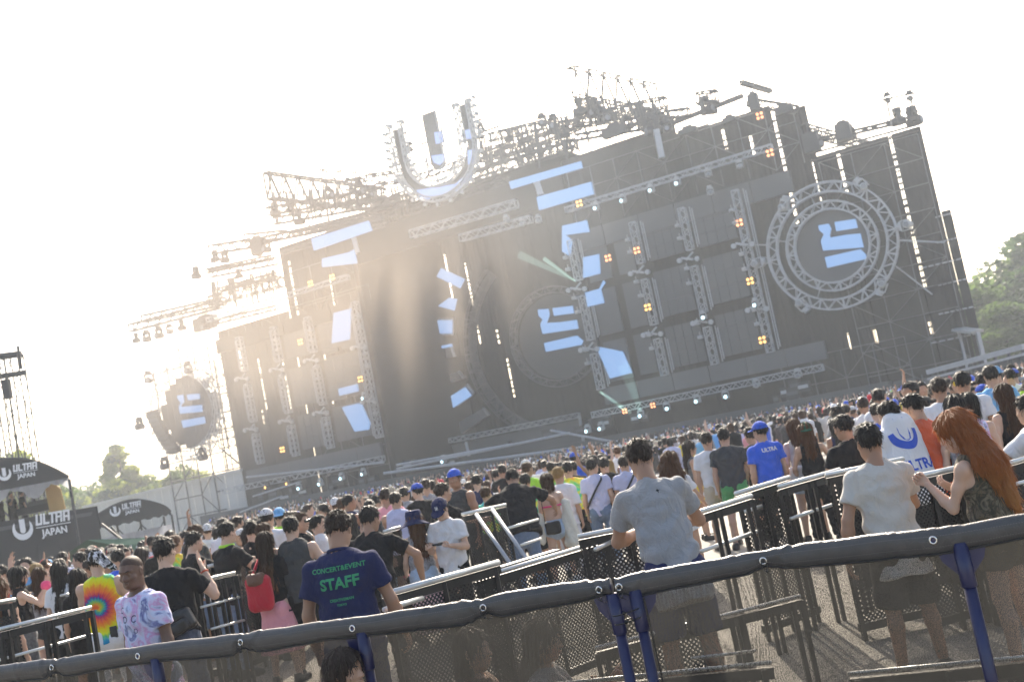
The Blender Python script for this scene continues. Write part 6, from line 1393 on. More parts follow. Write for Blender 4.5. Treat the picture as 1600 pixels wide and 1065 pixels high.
person(1426, 637, 11, math.radians(30), 'person in a loose orange-red jersey leaning right', skin='mid', hair=('short', 'black', .3), top=('tee', 'orange', dict(loose=2.0, sleeve=.9, hem=-.2)), arms=(((-.2, .3, -1), (.2, .8, .1)), ((.3, .5, -.8), (-.3, 1, .0))), head=(.3, .1), lean=.25, side=.10)
person(1467, 607, 13.6, math.radians(-6), 'man in a plain white T-shirt seen from behind, above the orange-red jersey', skin='tan', hair=('short', 'dark', .3), top=('tee', 'white', dict(loose=1.8)))
person(1504, 597, 13.8, math.radians(-25), 'man with a yellow ear tag and white T-shirt turned right, near the right edge', skin='tan', hair=('short', 'black', .3), top=('tee', 'white', dict(loose=1.6)), extra=lambda s, r, tp, bt: rbox(r, 'yellow_earpiece', s['hc']+V3(-.085, 0, 0), (.03, .05, .05), CL['yellow'], .007, .01))
person(1567, 618, 12.8, math.radians(10), 'woman with very long auburn hair beside the far barrier at the right', fem=True, skin='light', hair=('long', 'brown', .5), top=('tank', 'black', {}))
person(1494, 637, 10.8, math.radians(-14), 'woman with dark brown hair right behind the red-haired woman', fem=True, skin='light', hair=('long', 'black', .3), top=('tank', 'gpat', {}), head=(-.3, 0))
person(1512, 633, 11.4, math.radians(-6), 'black-haired woman in a purple print top behind the red-haired woman', fem=True, skin='light', hair=('bob', 'black', .3), top=('tank', 'lilac', {}))
person(1606, 640, 9.5, math.radians(30), 'person in a white T-shirt reaching over the rail at the right edge', skin='mid', hair=('short', 'black', .3), top=('tee', 'white', dict(loose=1.5)), arms=(((-.4, .6, -.6), (-.2, 1, -.1)), (None)))
person(62, 900, 16.6, math.radians(6), 'woman in a snake pattern top and grey shorts gathering her hair with both hands', fem=True, skin='light', hair=('long', 'brown', .38), top=('tank', 'gpat', dict(hem=-.02, loose=.8)), bottom=('shorts', 'char', dict(length=.3)), arms=(((-.75, .15, .25), (.55, .1, .8)), ((.65, .1, .45), (-.6, -.1, .55))), hands=('relax', 'relax'), stride=.1, shoes=0)
person(30, 899, 15.6, math.radians(-60), 'woman in a black crop top and black-and-white patterned trousers touching her face', fem=True, skin='light', hair=('bob', 'black', .3), top=('tank', 'black', dict(hem=.1)), bottom=('trousers', 'bpat', dict(loose=2)), arms=(((-.2, .6, -.4), (.3, .5, .9)), ((.3, .6, -.5), (-.2, .4, 1))), face=True, extra=lambda s, r, tp, bt: rbox(r, 'pink_wrist_flower', s['wri'][1], (.12, .12, .12), CL['hotpink'], .01, .05))
person(94, 893, 14.8, math.radians(-2), 'woman with very long straight black hair in a white T-shirt', fem=True, skin='light', hair=('long', 'black', .52), top=('tee', 'white', dict(loose=2.)), bottom=('trousers', 'black', {}))
person(-2, 921, 13, math.radians(-10), 'woman with auburn hair in a black vest cut by the left picture edge', fem=True, skin='light', hair=('long', 'chest', .4), top=('tank', 'black', {}))
person(122, 905, 13.4, math.radians(4), 'woman in black clothes with a white badge, left of the tie-dye vest', fem=True, skin='mid', hair=('long', 'black', .3), top=('tee', 'black', dict(loose=1.6)), bottom=('shorts', 'black', dict(length=.8)))
person(356, 832, 13.4, math.radians(-38), 'man in a black T-shirt with a lime collar leaning on the rail, looking right', skin='light', hair=('short', 'black', .3), top=('tee', 'black', dict(loose=1.7)), bottom=('trousers', 'denim', {}), arms=(((-.3, .6, -.6), (.2, 1, .1)), ((.4, .5, -.8), (-.2, 1, .1))), hands=('grip', 'relax'), lean=.2, face=True, extra=lambda s, r, tp, bt: (lambda mb: (mb.tube([s['neck']+V3(math.cos(a)*.08, math.sin(a)*.07, .01) for a in [i*.4 for i in range(16)]], .02, 7, closed=True), mb.build('collar', CL['lime'], r, True)))(MB()))
person(304, 846, 14.2, math.radians(-48), 'man in a plain black T-shirt leaning on the rail, left of the lime collar', skin='light', hair=('short', 'black', .3), top=('tee', 'black', dict(loose=1.5)), arms=(((-.3, .6, -.6), (.2, 1, .1)), ((.4, .6, -.6), (-.2, 1, .1))), lean=.25, face=True, hands=('grip', 'relax'))
person(393, 828, 14.5, math.radians(-10), 'bare-shouldered woman with black hair pinned up', fem=True, skin='light', hair=('short', 'black', .3), top=('tank', 'black', dict(hem=0)))
person(414, 832, 14, math.radians(-50), 'woman with pulled back brown hair in profile behind the long ombre hair', fem=True, skin='light', hair=('short', 'brown', .3), top=('tank', 'black', {}), face=True)
person(437, 806, 18, math.radians(4), 'person in a lime green T-shirt and pale cyan cap', hair=('short', 'black', .3), top=('tee', 'lime', dict(loose=1.4)), hat=('back', 'sky', 1.06))
person(471, 815, 14.6, math.radians(-110), 'man in sunglasses facing right behind the dark grey vest', skin='mid', hair=('short', 'brown', .3), top=('tank', 'black', {}), face=True, extra=lambda s, r, tp, bt: rbox(r, 'sunglasses', s['Rh'] @ V3(0, .092, .003)+s['hc'], (.14, .03, .04), LEATHER, .006, .012, s['Rh']))
person(498, 818, 15.4, math.radians(-70), 'young man in a white T-shirt looking right, left of the STAFF shirt', skin='light', hair=('short', 'black', .3), top=('tee', 'white', dict(loose=1.5)), face=True, head=(-.1, -.1))
person(760, 772, 17.5, math.radians(-30), 'person in a rainbow swirl T-shirt left of the black bent-over T-shirt', hair=('short', 'brown', .3), top=('tee', 'rainbow', dict(loose=1.5)))
person(887, 733, 17.5, math.radians(-4), 'person in a rainbow swirl T-shirt with short black hair left of the lavender T-shirt', hair=('short', 'black', .3), top=('tee', 'rainbow', dict(loose=1.8)))
person(820, 752, 16.6, math.radians(14), 'person in a rainbow swirl T-shirt and black shorts with a coloured pouch', hair=('short', 'black', .3), top=('tee', 'rainbow', dict(loose=1.4)), bottom=('shorts', 'black', {}))
person(873, 742, 16.4, math.radians(-20), 'person in a loose white shirt right of the pink bikini', hair=('short', 'blond', .3), top=('tee', 'white', dict(loose=2.2, sleeve=.95)), bottom=('trousers', 'white', {}))
person(944, 726, 17.6, math.radians(6), 'man in black standing just right of the lavender T-shirt with black strap', hair=('short', 'black', .3), top=('tee', 'black', dict(loose=1.4)))
person(1078, 700, 18, math.radians(-90), 'woman in a yellow print dress walking right in front of the white T-shirt', fem=True, skin='mid', hair=('long', 'dark', .3), top=('tank', 'bpat', {}), bottom=('shorts', 'yellow', dict(length=.6)))
person(1172, 680, 16.4, math.radians(20), 'man in a black T-shirt half hidden behind the bright blue T-shirt', hair=('short', 'black', .3), top=('tee', 'black', {}))
# seated behind the mesh
person(741, 1015, 6.5, math.radians(-115), 'long-haired woman seated behind the mesh screen looking right', fem=True, skin='light', hair=('long', 'dark', .35), top=('tank', 'brown', {}), bottom=('trousers', 'black', {}), face=True, sit=True, arms=(((-.2, .4, -.9), (.1, .9, .2)), ((.2, .4, -.9), (-.1, .9, .2))))
person(851, 1000, 6.5, math.radians(-112), 'woman in a light grey top with red print seated behind the mesh screen', fem=True, skin='mid', hair=('long', 'dark', .25), top=('tee', 'grey', dict(loose=1.4, sleeve=.95)), bottom=('trousers', 'black', {}), face=True, sit=True, arms=(((-.2, .5, -.9), (.1, .8, .6)), ((.2, .5, -.8), (-.1, .8, .8))), head=(.1, .15), extra=lambda s, r, tp, bt: rbox(r, 'red_drink', s['wri'][1]+V3(0, .06, .02), (.08, .08, .12), CL['red'], .01, .03))
person(540, 1048, 6.2, math.radians(-112), 'dark-haired person crouching behind the mesh beside the blue post', skin='mid', hair=('bob', 'dark', .3), top=('tee', 'brown', {}), bottom=('trousers', 'black', {}), face=True, sit=True, arms=(((-.2, .4, -.9), (.1, .9, .2)), ((.2, .4, -.9), (-.1, .9, .2))))

# ------------------------------------------------------------------ the crowd, each one built from a few figures
ARCH = []
def archetype(fem, hair, arms, lean, hat=None, bottom='trousers', blen=1., stride=0., topk='tee', build=1., head=(0, 0)):
    s = skeleton(1.70 if not fem else 1.60, fem=fem, lean=lean, head=head, armL=arms[0], armR=arms[1], stride=stride, build=build); i = len(ARCH)
    V, Q = body_mesh(s, res=.026, headkw=dict(h=.012), lod=1); parts = [('body', npmesh('body', V, Q))]
    parts[0] = ('body', npmesh('body', *cat([(V, Q)]+[xf(hand_mesh('relax', .011), basis(-s['ad'][j][1], (0, 1, .05))*s['k'], s['wri'][j], j == 0) for j in (0, 1)])))
    parts.append(('shirt', npmesh('shirt', *shirt_mesh(s, topk, res=.023, seed=i*1.3, loose=1.5, fold=1.3))))
    parts.append((bottom, npmesh(bottom, *pants_mesh(s, bottom, res=.028, length=blen))))
    parts.append(('hair', npmesh('hair', *xf(hair_mesh(hair, .012, .38, i), s['Rh'], s['hc']))))
    if hat: parts.append(('hat', npmesh('hat', *xf(cap_mesh(hat, .011), s['Rh']*1.04, s['hc']))))
    ARCH.append(dict(parts=parts, s=s, fem=fem, hair=hair, hat=hat, armsup=bool(arms[0] and arms[0][0][2] > 0 or arms[1] and arms[1][0][2] > 0)))
N_ = None; DN = lambda sg, f=.3: ((sg*.2, f*.4, -1), (sg*.03, f, -1)); FD = lambda sg: ((sg*.3, .45, -.85), (-sg*.5, .85, .1)); UP = lambda sg: ((sg*.35, .35, .75), (-sg*.1, .25, 1)); PH = lambda sg: ((sg*.25, .6, -.5), (-sg*.25, .4, 1)); 
archetype(False, 'short', (DN(-1), DN(1)), 0); archetype(False, 'short', (FD(-1), FD(1)), .05, build=1.06); archetype(False, 'short', (DN(-1), PH(1)), 0, bottom='shorts', blen=.9); archetype(False, 'short', (FD(-1), DN(1)), 0, 'cap', 'shorts', .95, head=(.3, 0)); archetype(False, 'short', (DN(-1), DN(1)), .04, 'back', stride=.08)
archetype(True, 'long', (DN(-1), DN(1)), 0, bottom='shorts', blen=.4, topk='tank'); archetype(True, 'long', (FD(-1), FD(1)), 0, bottom='skirt', blen=.45); archetype(True, 'bob', (DN(-1), PH(1)), 0, bottom='shorts', blen=.5, topk='tank', head=(-.4, 0)); archetype(True, 'long', (UP(-1), UP(1)), 0, bottom='shorts', blen=.5, topk='tank')
archetype(False, 'short', (DN(-1), UP(1)), 0, topk='tee'); archetype(False, 'short', (FD(-1), FD(1)), .12, build=1.15, topk='tank', bottom='shorts', head=(-.5, 0)); archetype(True, 'bob', (FD(-1), DN(1)), 0, 'bucket'); archetype(False, 'short', (FD(-1), DN(1)), .02, head=(.9, 0))
TOPC = [('white', 'white', 27), ('black', 'black', 24), ('char', 'charcoal', 8), ('grey', 'grey', 8), ('navy', 'navy', 7), ('blue', 'blue', 4), ('red', 'red', 2.5), ('lav', 'lavender', 4), ('beige', 'beige', 4), ('rainbow', 'rainbow', 1.5), ('lime', 'lime green', 1), ('pink', 'pink', 2), ('sky', 'sky blue', 2.5), ('yellow', 'yellow', 1), ('gpat', 'grey patterned', 4), ('orange', 'orange', .8), ('dgreen', 'dark green', 2)]
BOTC = [('black', 6), ('denim', 4), ('ldenim', 2), ('khaki', 2), ('char', 2), ('olive', 1), ('white', 1)]
HAIRC = [('black', 'black', 10), ('dark', 'dark brown', 5), ('brown', 'brown', 3), ('chest', 'chestnut', 1.2), ('blond', 'blond', .7)]
HATC = [('white', 'white', 4), ('blue', 'blue', 3), ('black', 'black', 3), ('red', 'red', 1), ('khaki', 'straw coloured', 1), ('sky', 'sky blue', 1)]
def pick(r, L): return r.choices(L, [x[-1] for x in L])[0]
rc = random.Random(21); heroes = [o.location.xy.copy() for o in COL.objects if o.type == 'EMPTY' and o.name.startswith('person')]
def proj(p):
    v = np.array(p)-_C; w_ = v @ _F; return 800+FPX*(v @ _X)/w_, 532.5-FPX*(v @ _Y)/w_
def put(x, y, zg, i=None, rz=None, where=None):
    a = ARCH[rc.choices(range(len(ARCH)), [3, 2.5, 1, 2, 1.5, 2, 1.5, .8, .3, .35, 1.4, .5, 1.6])[0] if i is None else i]; rz = rc.gauss(-.1, .55) if rz is None else rz
    if rc.random() < .13: rz += rc.choice([1.4, -1.5, 2.9])
    tc_ = pick(rc, TOPC); hc_ = pick(rc, HAIRC); bc = pick(rc, BOTC); ht = pick(rc, HATC); sk_ = rc.choice(['light', 'mid', 'mid', 'tan'])
    px, _ = proj((x, y, 1.6)); D = math.hypot(x, y)
    if where is None:
        zone = 'at the far left' if px < 130 else 'below the small canopy' if px < 290 else 'below the scaffold tower' if px < 420 else 'below the left columns' if px < 620 else 'below the left screens' if px < 780 else 'below the centre circle' if px < 960 else 'below the right columns' if px < 1200 else 'below the right circle' if px < 1420 else 'by the ramp'
        where = ('in the front rows ' if D < 19 else 'mid-crowd ' if D < 27 else 'far back ')+zone
    hair = {'short': 'short', 'long': 'long', 'bob': 'chin-length'}[a['hair']]
    lab = f"{'woman' if a['fem'] else 'person'} in a {tc_[1]} {'vest' if 'vest' in [p[0] for p in a['parts']] else 'top'} with {hair} {hc_[1]} hair{(' and '+ht[1]+(' hat' if a['hat']=='bucket' else ' cap')) if a['hat'] else ''}{' arms raised' if a['armsup'] else ''} {where}"
    w_ = lab.split()
    if len(w_) > 16: lab = ' '.join(w_[:16])
    k = rc.uniform(.92, 1.08); r = empty('person', (x, y, zg), rz, lab, 'person', 'festival crowd in front of the stage'); r.scale = (k, k, k)
    for nm, me in a['parts']:
        m = {'body': SK[sk_], 'shirt': CL[tc_[0]], 'hair': HR[hc_[0]], 'hat': CL[ht[0]]}.get(nm) or CL[bc[0]]
        link(nm, me, r, [m])
    return r
cand = []; yy = 12.2
while yy < 42:
    xx = -yy*.62-2
    while xx < yy*.58+1:
        cand.append((xx+rc.uniform(-.22, .22), yy+rc.uniform(-.2, .2))); xx += .78
    yy += .82 if yy < 24 else .9
def openland(x, y):
    px, py = proj((x, y, 0)); D = math.hypot(x, y)
    if px < 330: return D < 15.5
    if px < 640: return D < 14.6
    if px < 960: return D < 19.5 and px > 740 or D < 16.5
    if px < 1000: return D < 21
    if px < 1330: return D < 27 
    return D < 14.6
used_ = 0; placed = []
for x, y in cand:
    if openland(x, y) or rc.random() < .20: continue
    if any((h.x-x)**2+(h.y-y)**2 < .36 for h in heroes): continue
    px, py = proj((x, y, 1.4))
    if not (-60 < px < 1660): continue
    if math.hypot(x+21, y-40) < 7 or (x < -13 and y > 36): continue
    if used_ >= 226: break
    put(x, y, gz(x, y)); used_ += 1; ylast = y
print('crowd individuals', used_, 'to', ylast)

# far crowd: one mass of small figures
def far():
    rnd = np.random.RandomState(5); lods = []
    for k, up in enumerate((0, 0, 1, 0, 2)):
        arms = {0: (DN(-1), DN(1)), 1: (UP(-1), DN(1)), 2: (UP(-1), UP(1))}[up]; s = skeleton(1.66+.02*k, fem=k % 2 == 1, armL=arms[0], armR=arms[1])
        def f(x, y, z):
            P = (x, y, z); d = ecap(P, s['pel'], s['chest'], .17, .2, 1.3); d = smin(d, cap(P, s['sh'][0], s['sh'][1], .08, .08), .05); d = smin(d, cap(P, s['neck'], s['hc'], .05, .07), .03); d = smin(d, ell(P, s['hc'], (.09, .11, .125)), .02)
            for i in (0, 1): d = np.minimum(d, smin(cap(P, s['sh'][i], s['elb'][i], .06, .045), cap(P, s['elb'][i], s['wri'][i], .045, .04), .02))
            return d
        V, Q = nets((-.5, -.35, .8), (.5, .5, 2.4 if up else 1.95), .062, f); c = V[Q].mean(1); z = np.zeros(len(Q), int)
        hz = s['hc'][2]; z[:] = 2; z[c[:, 2] > s['neck'][2]+.03] = 0; z[(c[:, 2] > hz+.0) | ((c[:, 2] > hz-.09) & (c[:, 1] < .02))] = 1
        armm = (np.abs(c[:, 0]) > .22) & ((c[:, 2] > s['sh'][0][2]+.1) | (c[:, 2] < 1.1)); z[armm] = 0; lods.append((V, Q, z))
    mats = [SK['light'], SK['mid'], SK['tan'], HR['black'], HR['dark'], HR['brown'], CL['white'], CL['blue'], CL['red'], CL['khaki']]+[CL[c] for c in ('white', 'black', 'char', 'grey', 'navy', 'blue', 'red', 'lav', 'beige', 'lime', 'pink', 'sky', 'yellow')]
    pw = np.array([27, 24, 8, 8, 7, 4, 2, 4, 4, 1, 2, 2, 1.]); pw /= pw.sum()
    Vs, Qs, Ms = [], [], []; o = 0; y = ylast+.5; n = 0
    while y < 118:
        hw = y*.60+2; st = .8 if y < 60 else 1.0; xs = np.arange(-hw, hw, st)
        for x in xs:
            x += rnd.uniform(-.3, .3); yy = y+rnd.uniform(-.35, .35); dn = (np.array([x, yy, 0])-_PR) @ SN
            if dn < 3.5 or rnd.rand() < .22: continue
            if x < -13 and yy > 36 and x < -.30*yy: continue
            px, _ = proj((x, yy, 1.5))
            if not (-40 < px < 1640): continue
            V, Q, z = lods[rnd.choice(5, p=[.44, .40, .05, .09, .02])]; a = rnd.normal(0, .4); sc = rnd.uniform(.93, 1.07); c_, s_ = math.cos(a), math.sin(a)
            W = V @ np.array([[c_, -s_, 0], [s_, c_, 0], [0, 0, 1]]).T*sc+np.array([x, yy, gz(x, yy)])
            m = np.array([rnd.randint(0, 3), rnd.choice([3, 3, 3, 4, 4, 5, 6, 6, 7, 8, 9], p=[.2, .2, .2, .1, .08, .08, .04, .03, .03, .02, .02]), 10+rnd.choice(13, p=pw)])[z]
            Vs.append(W); Qs.append(Q+o); Ms.append(m); o += len(V); n += 1
        y += .85 if y < 60 else 1.25
    me = npmesh('crowd', np.concatenate(Vs), np.concatenate(Qs), True, np.concatenate(Ms))
    for m in mats: me.materials.append(m)
    q = bpy.data.objects.new('crowd', me); COL.objects.link(q); tag(q, 'dense crowd of small figures filling the field up to the stage', 'crowd', kind='stuff'); print('far crowd', n, len(me.polygons))
far()
# ------------------------------------------------------------------ platform, canopies and tower on the left
CAN = mat('canopy_fabric', (.022, .023, .025), .6, var=.3, scale=2, bump=.4, bscale=3); PRINT = mat('white_print', (.75, .76, .78), .6, var=.04); PLAST = mat('clear_sheet', (.55, .56, .6), .25, var=.2, scale=3, tr=.7)
CLOTHB = mat('banner_cloth', (.02, .021, .025), .7, var=.3, scale=1.5, bump=.5, bscale=4)
def emblem_poly(n=26):
    V = []; Fc = []                                           # crescent and bar, unit radius
    a0, a1 = math.radians(138), math.radians(402)
    for i in range(n+1):
        a = a0+(a1-a0)*i/n; t = i/n; th = .42*math.sin(math.pi*min(1, max(0, t)))**.45
        V += [(math.cos(a), math.sin(a)), ((1-th)*math.cos(a), (1-th)*math.sin(a)+.12*math.sin(math.pi*t))]
    for i in range(n): Fc.append((2*i, 2*i+1, 2*i+3, 2*i+2))
    o = len(V); pts = [(-.27, .92), (.27, .92)]+[(.27*math.cos(a), -.12+.27*math.sin(a)) for a in [-math.pi*k/8 for k in range(9)]]; V += pts; Fc.append(tuple(range(o, o+len(pts)))); return V, Fc
def logoset(par, O, u, up, w_, name='lettering', japan=True):
    """O: centre point, u and up: unit vectors, w_: full width of emblem and wordmark"""
    nrm = u.cross(up).normalized(); nrm = nrm if nrm.y < 0 else -nrm; s = w_/5.4
    def place(V, Fc, cx, cy, sc, nm, sh=0.):
        mb = MB(); mb.add([O+u*((cx+(x+y*sh)*sc)*s)+up*((cy+y*sc)*s)+nrm*.02 for x, y, *_ in V], Fc); local(par, mb.build(nm, PRINT, par))
    V, Fc = emblem_poly(); place(V, Fc, -1.95, 0, .95, 'logo_emblem')
    def st(*segs):
        V = []; F_ = []
        for x0, y0, x1, y1 in segs:
            o = len(V); V += [(x0, y0), (x1, y0), (x1, y1), (x0, y1)]; F_.append((o, o+1, o+2, o+3))
        return V, F_
    t = .2; L = {'U': st((0, 0, t, 1), (t, 0, .62-t, t), (.62-t, 0, .62, 1)), 'L': st((0, 0, t, 1), (t, 0, .6, t)), 'T': st((-.05, 1-t, .6, 1), (.18, 0, .18+t, 1-t)), 'R': st((0, 0, t, 1), (t, 1-t, .66, 1), (.66-t, .42, .66, 1-t), (t, .42, .66-t, .42+t*.9), (.46, 0, .66, .40)), 'A': st((0, 0, t, 1), (t, 1-t, .66, 1), (.66-t, 0, .66, 1-t), (t, .34, .66-t, .34+t*.9))}
    x = -.72
    for ch in 'ULTRA':
        V, Fc = L[ch]; place(V, Fc, x, .08, 1., name, .12); x += {'U': .70, 'L': .60, 'T': .60, 'R': .74, 'A': .7}[ch]
    V, Fc = st((0, 0, 3.35, .07)); place(V, Fc, -.72, -.14, 1., 'rule')
    V, Fc = textmesh('JAPAN', 1., .03); place(V, Fc, 1.0, -.92, .85, name)
# platform with banner
A = Vector(AT(-170, 846, 46)); B = Vector(AT(150, 790.5, 50)); A2 = Vector(AT(-170, 888, 46)); B2 = Vector(AT(156, 826, 50)); A.z = B.z+.1; A2.z = B2.z
pf = empty('control_platform', (A+B)/2*1, 0, 'black draped platform with a wide banner reading ULTRA JAPAN, crew standing on top', 'platform')
back = Vector((-2.7, 5.4, 0)); mb = MB(); mb.prism([A, B, B2, A2], back*.02); local(pf, mb.build('banner', CLOTHB, pf))
for k in range(9):
    p = A2.lerp(B2, k/9); q = A2.lerp(B2, (k+1)/9); mb = MB(); j = .15*(k % 2); mb.prism([p-Vector((0, .02, 0)), q-Vector((0, .02, 0)), Vector((q.x, q.y-j, -.5)), Vector((p.x, p.y-.1+j, -.5))], back*.02); local(pf, mb.build('skirt', CLOTHB, pf))
mb = MB(); mb.prism([A-Vector((0, 0, .2)), B-Vector((0, 0, .2)), B+back-Vector((0, 0, .2)), A+back-Vector((0, 0, .2))], (0, 0, -.15)); local(pf, mb.build('deck', LED, pf)); mb = MB(); mb.prism([B, B+back, B2+back, B2], (.05, 0, 0)); local(pf, mb.build('side_cloth', CLOTHB, pf))
mb = MB(); mb.bar(B2+Vector((.1, 0, .2)), Vector((B2.x+2.6, B2.y, -.5)), .09); mb.bar(B2+Vector((.1, 1, 0)), Vector((B2.x+1.6, B2.y+1, -.5)), .09); mb.bar(B2+Vector((.3, 0, -.5)), Vector((B2.x+.3, B2.y+.3, -.5)), .07); local(pf, mb.build('stair_rail', RG, pf))
u = (B-A).normalized(); upv = Vector((0, 0, 1)); c0 = Vector(AT(71, 820, 48.6)); tpar = ((c0-A).dot(u)); C0 = A+u*tpar; C0.z = c0.z; logoset(pf, C0-Vector((0, .05, 0)), u, upv, 2.45)
def arch_canopy(lab, arc_px, low_px, D0, D1, depth, logo_px, logo_w, sheets=True):
    """arc and lower edge of the front gable traced left to right; it stands in an upright plane"""
    A0 = Vector(AT(*low_px[0], D0)); B0 = Vector(AT(*low_px[1], D1)); u = (B0-A0); u.z = 0; u.normalize(); nr = np.array([-u.y, u.x, 0])
    def on(px):
        d = ray(*px); t = ((np.array(A0)-_C) @ nr)/(d @ nr); return Vector(_C+d*t)
    arc = catmull([on(p) for p in arc_px], 5); L_ = on(low_px[0]); R_ = on(low_px[1]); n = len(arc)-1; bk = Vector(nr)*depth; bk = bk if bk.y > 0 else -bk
    rt = empty('arched_canopy', (L_+R_)/2*1, 0, lab, 'canopy'); W = (R_-L_).length
    low = [L_.lerp(R_, (p-arc[0]).dot(u)/(arc[-1]-arc[0]).dot(u))+Vector((0, 0, .05*math.sin(i*1.7))) for i, p in enumerate(arc)]
    mb = MB()
    for i in range(n): mb.quad(low[i], low[i+1], arc[i+1], arc[i])
    local(rt, mb.build('gable', CAN, rt))
    mb = MB()
    for i in range(n): mb.quad(arc[i], arc[i+1], arc[i+1]+bk, arc[i]+bk)
    local(rt, mb.build('roof', CAN, rt, True))
    mb = MB(); mb.tube(arc, .05, 6); local(rt, mb.build('arch_tube', RG, rt))
    for p in (L_, R_, L_+bk, R_+bk, L_.lerp(R_, .33)+bk, L_.lerp(R_, .66)+bk):
        mb = MB(); mb.bar(p, Vector((p.x, p.y, -.6)), .09); local(rt, mb.build('post', RG, rt))
    for k in range(3):
        a = L_.lerp(R_, k/3)+bk; b = L_.lerp(R_, (k+1)/3)+bk; mb = MB(); z0 = max(.2, L_.z-2.4); mb.bar(Vector((a.x, a.y, z0)), Vector((b.x, b.y, L_.z-.2)), .06); mb.bar(Vector((b.x, b.y, z0)), Vector((a.x, a.y, L_.z-.2)), .06); mb.bar(Vector((a.x, a.y, z0)), Vector((b.x, b.y, z0)), .06); local(rt, mb.build('brace', RG, rt))
    if sheets:
        mb = MB(); m = 40; r_ = random.Random(3); hang = [(.45+.35*math.sin(i*.5)+r_.uniform(-.12, .12)) for i in range(m+1)]
        for i in range(m):
            p = L_.lerp(R_, i/m)-bk*.005; q = L_.lerp(R_, (i+1)/m)-bk*.005; o1 = Vector((0, -.06*math.sin(i*1.9), 0)); o2 = Vector((0, -.06*math.sin((i+1)*1.9), 0))
            mb.quad(p+Vector((0, 0, -hang[i]*.6))+o1, q+Vector((0, 0, -hang[i+1]*.6))+o2, q+Vector((0, 0, .05)), p+Vector((0, 0, .05)))
        local(rt, mb.build('clear_sheet', PLAST, rt, True))
    cc = on(logo_px); logoset(rt, cc-bk.normalized()*.06, u, upv, logo_w); return rt, L_, R_
arch_canopy('large black arched canopy with a white ULTRA JAPAN logo over the platform', [(-95, 748), (-50, 728), (-10, 718), (28, 716), (58, 721), (85, 732), (107, 744)], [(-95, 785), (108, 748)], 47.2, 48.6, 4.5, (28, 737), 1.5)
_, Ls, Rs = arch_canopy('smaller black arched canopy with the same white logo right of the platform', [(153, 803), (175, 790), (197, 782), (217, 780), (240, 784), (257, 790), (267, 798)], [(154, 826), (268, 803)], 60, 60.4, 3, (197, 795), 1.5, sheets=False)
sc_ = empty('clear_tent_wall', (Ls+Rs)/2*1, 0, 'hazy translucent plastic tent walls under the smaller canopy', 'tent wall'); m = 16
for k in range(m):
    p = Ls.lerp(Rs, k/m); q = Ls.lerp(Rs, (k+1)/m); mb = MB(); mb.prism([p+Vector((0, .3+.1*(k % 2), -.5)), q+Vector((0, .3+.1*((k+1) % 2), -.5)), Vector((q.x, q.y+.3, -.6)), Vector((p.x, p.y+.3, -.6))], (0, .01, 0)); local(sc_, mb.build('sheet', PLAST, sc_))
# plywood board, crew and desk on the platform
pb = empty('plywood_board', Vector(AT(88, 798, 49.6)), 0, 'yellowish plywood board with clipped top corners standing on the platform', 'board')
P = [Vector(AT(x, y, 49.6)) for x, y in ((70, 762), (84, 754), (94, 762), (102, 794), (78, 802))]; mb = MB(); mb.prism(P, (0, .06, 0)); local(pb, mb.build('board', mat('plywood', (.50, .31, .11), .7, var=.15, scale=2, bump=.2, bscale=10), pb))
dk = empty('mixing_desk', Vector(AT(60, 797, 50.5)), 0, 'low black desk on the platform beside the plywood board', 'desk'); mb = MB(); mb.box(Vector(AT(62, 794, 50.5)), (1.6, .8, .3)); local(dk, mb.build('desk_top', LAMP, dk)); mb = MB(); mb.box(Vector(AT(62, 794, 50.5))+Vector((.1, 0, .25)), (.9, .5, .2)); local(dk, mb.build('console', LED2, dk))
fz = A.z-.2
for px, ai, rz, lab in ((-2, 1, 1.2, 'crew member in black at the left end of the platform'), (18, 2, -1.9, 'crew member in black facing right, second on the platform'), (35, 0, -.9, 'crew member in black with a grey collar beside the desk')):
    p = Vector(AT(px, 786, 51)); a = ARCH[ai]; r = empty('person', (p.x, p.y, fz-.35), rz, lab, 'person', 'crew on the platform')
    for nm, me in a['parts']: link(nm, me, r, [{'body': SK['mid'], 'shirt': CL['black'], 'hair': HR['black']}.get(nm) or CL['black']])
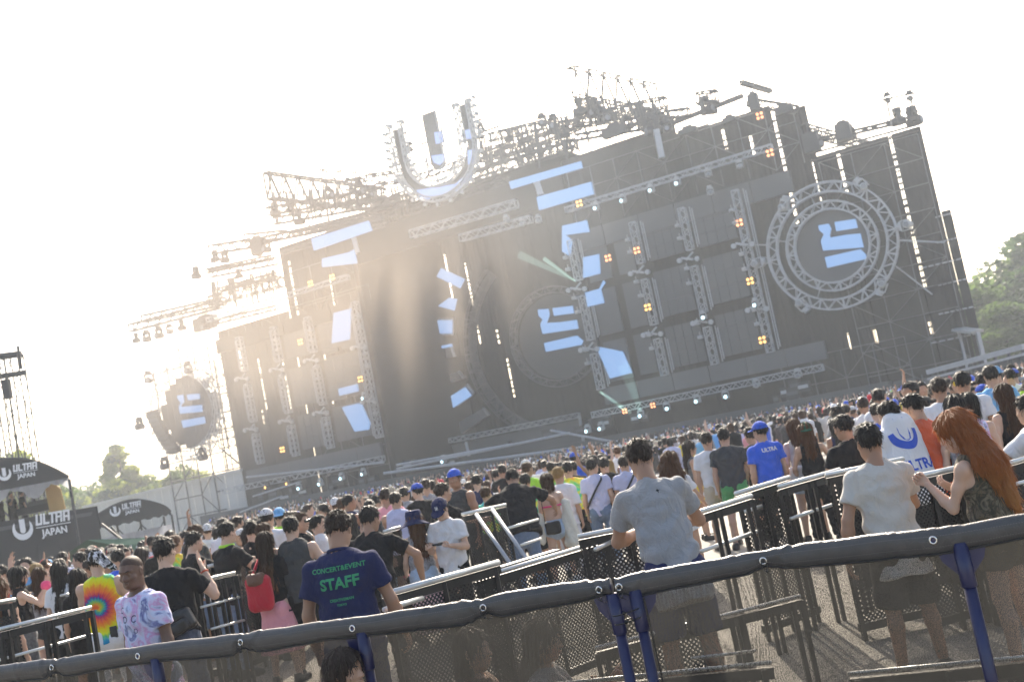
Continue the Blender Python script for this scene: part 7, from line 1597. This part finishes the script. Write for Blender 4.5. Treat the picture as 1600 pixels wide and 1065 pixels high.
# lattice tower at the left edge
tw = empty('lattice_tower', Vector(AT(20, 720, 56)), 0, 'tall thin lattice tower with a crossbar on top, rising behind the large canopy', 'tower')
p = AT(12, 560, 56); q = AT(8, 560, 56); zt = Vector(AT(10, 556, 56)).z
for cx, w_ in ((Vector(AT(4, 640, 56)), .55), (Vector(AT(34, 640, 56)), .62)):
    mb = MB(); xs = cx.x; mb_ = trussmb(mb, (cx.x-.0, cx.y, 0), (cx.x, cx.y, zt), w_, up=(0, 1, 0), step=1.3, c=.045, d=.03); local(tw, mb.build('mast', RG, tw))
c1 = Vector(AT(0, 556, 56)); c2 = Vector(AT(26, 551, 56)); mb = MB(); mb.bar(c1-Vector((1.5, 0, -.1)), c2+Vector((.2, 0, -.1)), .28); mb.bar(c2+Vector((.1, 0, .3)), c2+Vector((.1, 0, -.8)), .1); mb.bar(c1-Vector((1.5, 0, .9)), c2+Vector((.3, 0, -1.0)), .22); local(tw, mb.build('crossbar', RG, tw)); mb = MB(); mb.box(c1+Vector((.1, 0, -1.6)), (.3, .3, .9)); local(tw, mb.build('hoist', LAMP, tw))
# green gazebo
gb = empty('green_gazebo', Vector(AT(133, 860, 34)), 0, 'low green pop-up gazebo roof among the crowd below the platform', 'gazebo'); c_ = [Vector(G(74, 878, 1.35)), Vector(G(204, 851, 1.35))]; c_ += [c_[1]+Vector((.4, 4, 0)), c_[0]+Vector((.4, 4, 0))]; ap = Vector(AT(136, 843, 35.5))
GRN = mat('green_tarp', (.035, .12, .08), .6, var=.15, scale=2, bump=.3, bscale=5, tr=.1)
for i in range(4):
    a, b = c_[i], c_[(i+1) % 4]; mb = MB(); mm = (a+b)/2+Vector((0, 0, .02)); m1 = a.lerp(ap, .5)-Vector((0, 0, .06)); m2 = b.lerp(ap, .5)-Vector((0, 0, .06)); mb.add([a, b, ap, m1, m2], [(0, 1, 4, 3), (3, 4, 2)]); mb.quad(a, b, b-Vector((0, 0, .22)), a-Vector((0, 0, .22))); local(gb, mb.build('roof_panel', GRN, gb)); mb = MB(); mb.bar(a, Vector((a.x, a.y, -.3)), .05); local(gb, mb.build('leg', ALU, gb))

# ------------------------------------------------------------------ look-alikes: say which of the row each one is
def relabel():
    by = {}
    for o in COL.objects:
        if o.parent is None and o.get('label'): by.setdefault(o['label'], []).append(o)
    w10 = ['first', 'second', 'third', 'fourth', 'fifth', 'sixth', 'seventh', 'eighth', 'ninth', 'tenth', 'eleventh', 'twelfth', 'thirteenth', 'fourteenth', 'fifteenth', 'sixteenth', 'seventeenth', 'eighteenth', 'nineteenth', 'twentieth']
    base = {}
    for lab, L in by.items():
        if len(L) > 1:
            if len(lab.split()) > 12: lab = lab.replace(' in a ', ', ').replace('person, ', '').replace(' with ', ', ')
            base.setdefault(' '.join(lab.split()[:12]).rstrip(','), []).extend(L)
    for lab, L in base.items():
        L.sort(key=lambda o: proj(o.location)[0])
        for i, o in enumerate(L[:20]): o['label'] = lab+', '+w10[i]+' from the left'
relabel()
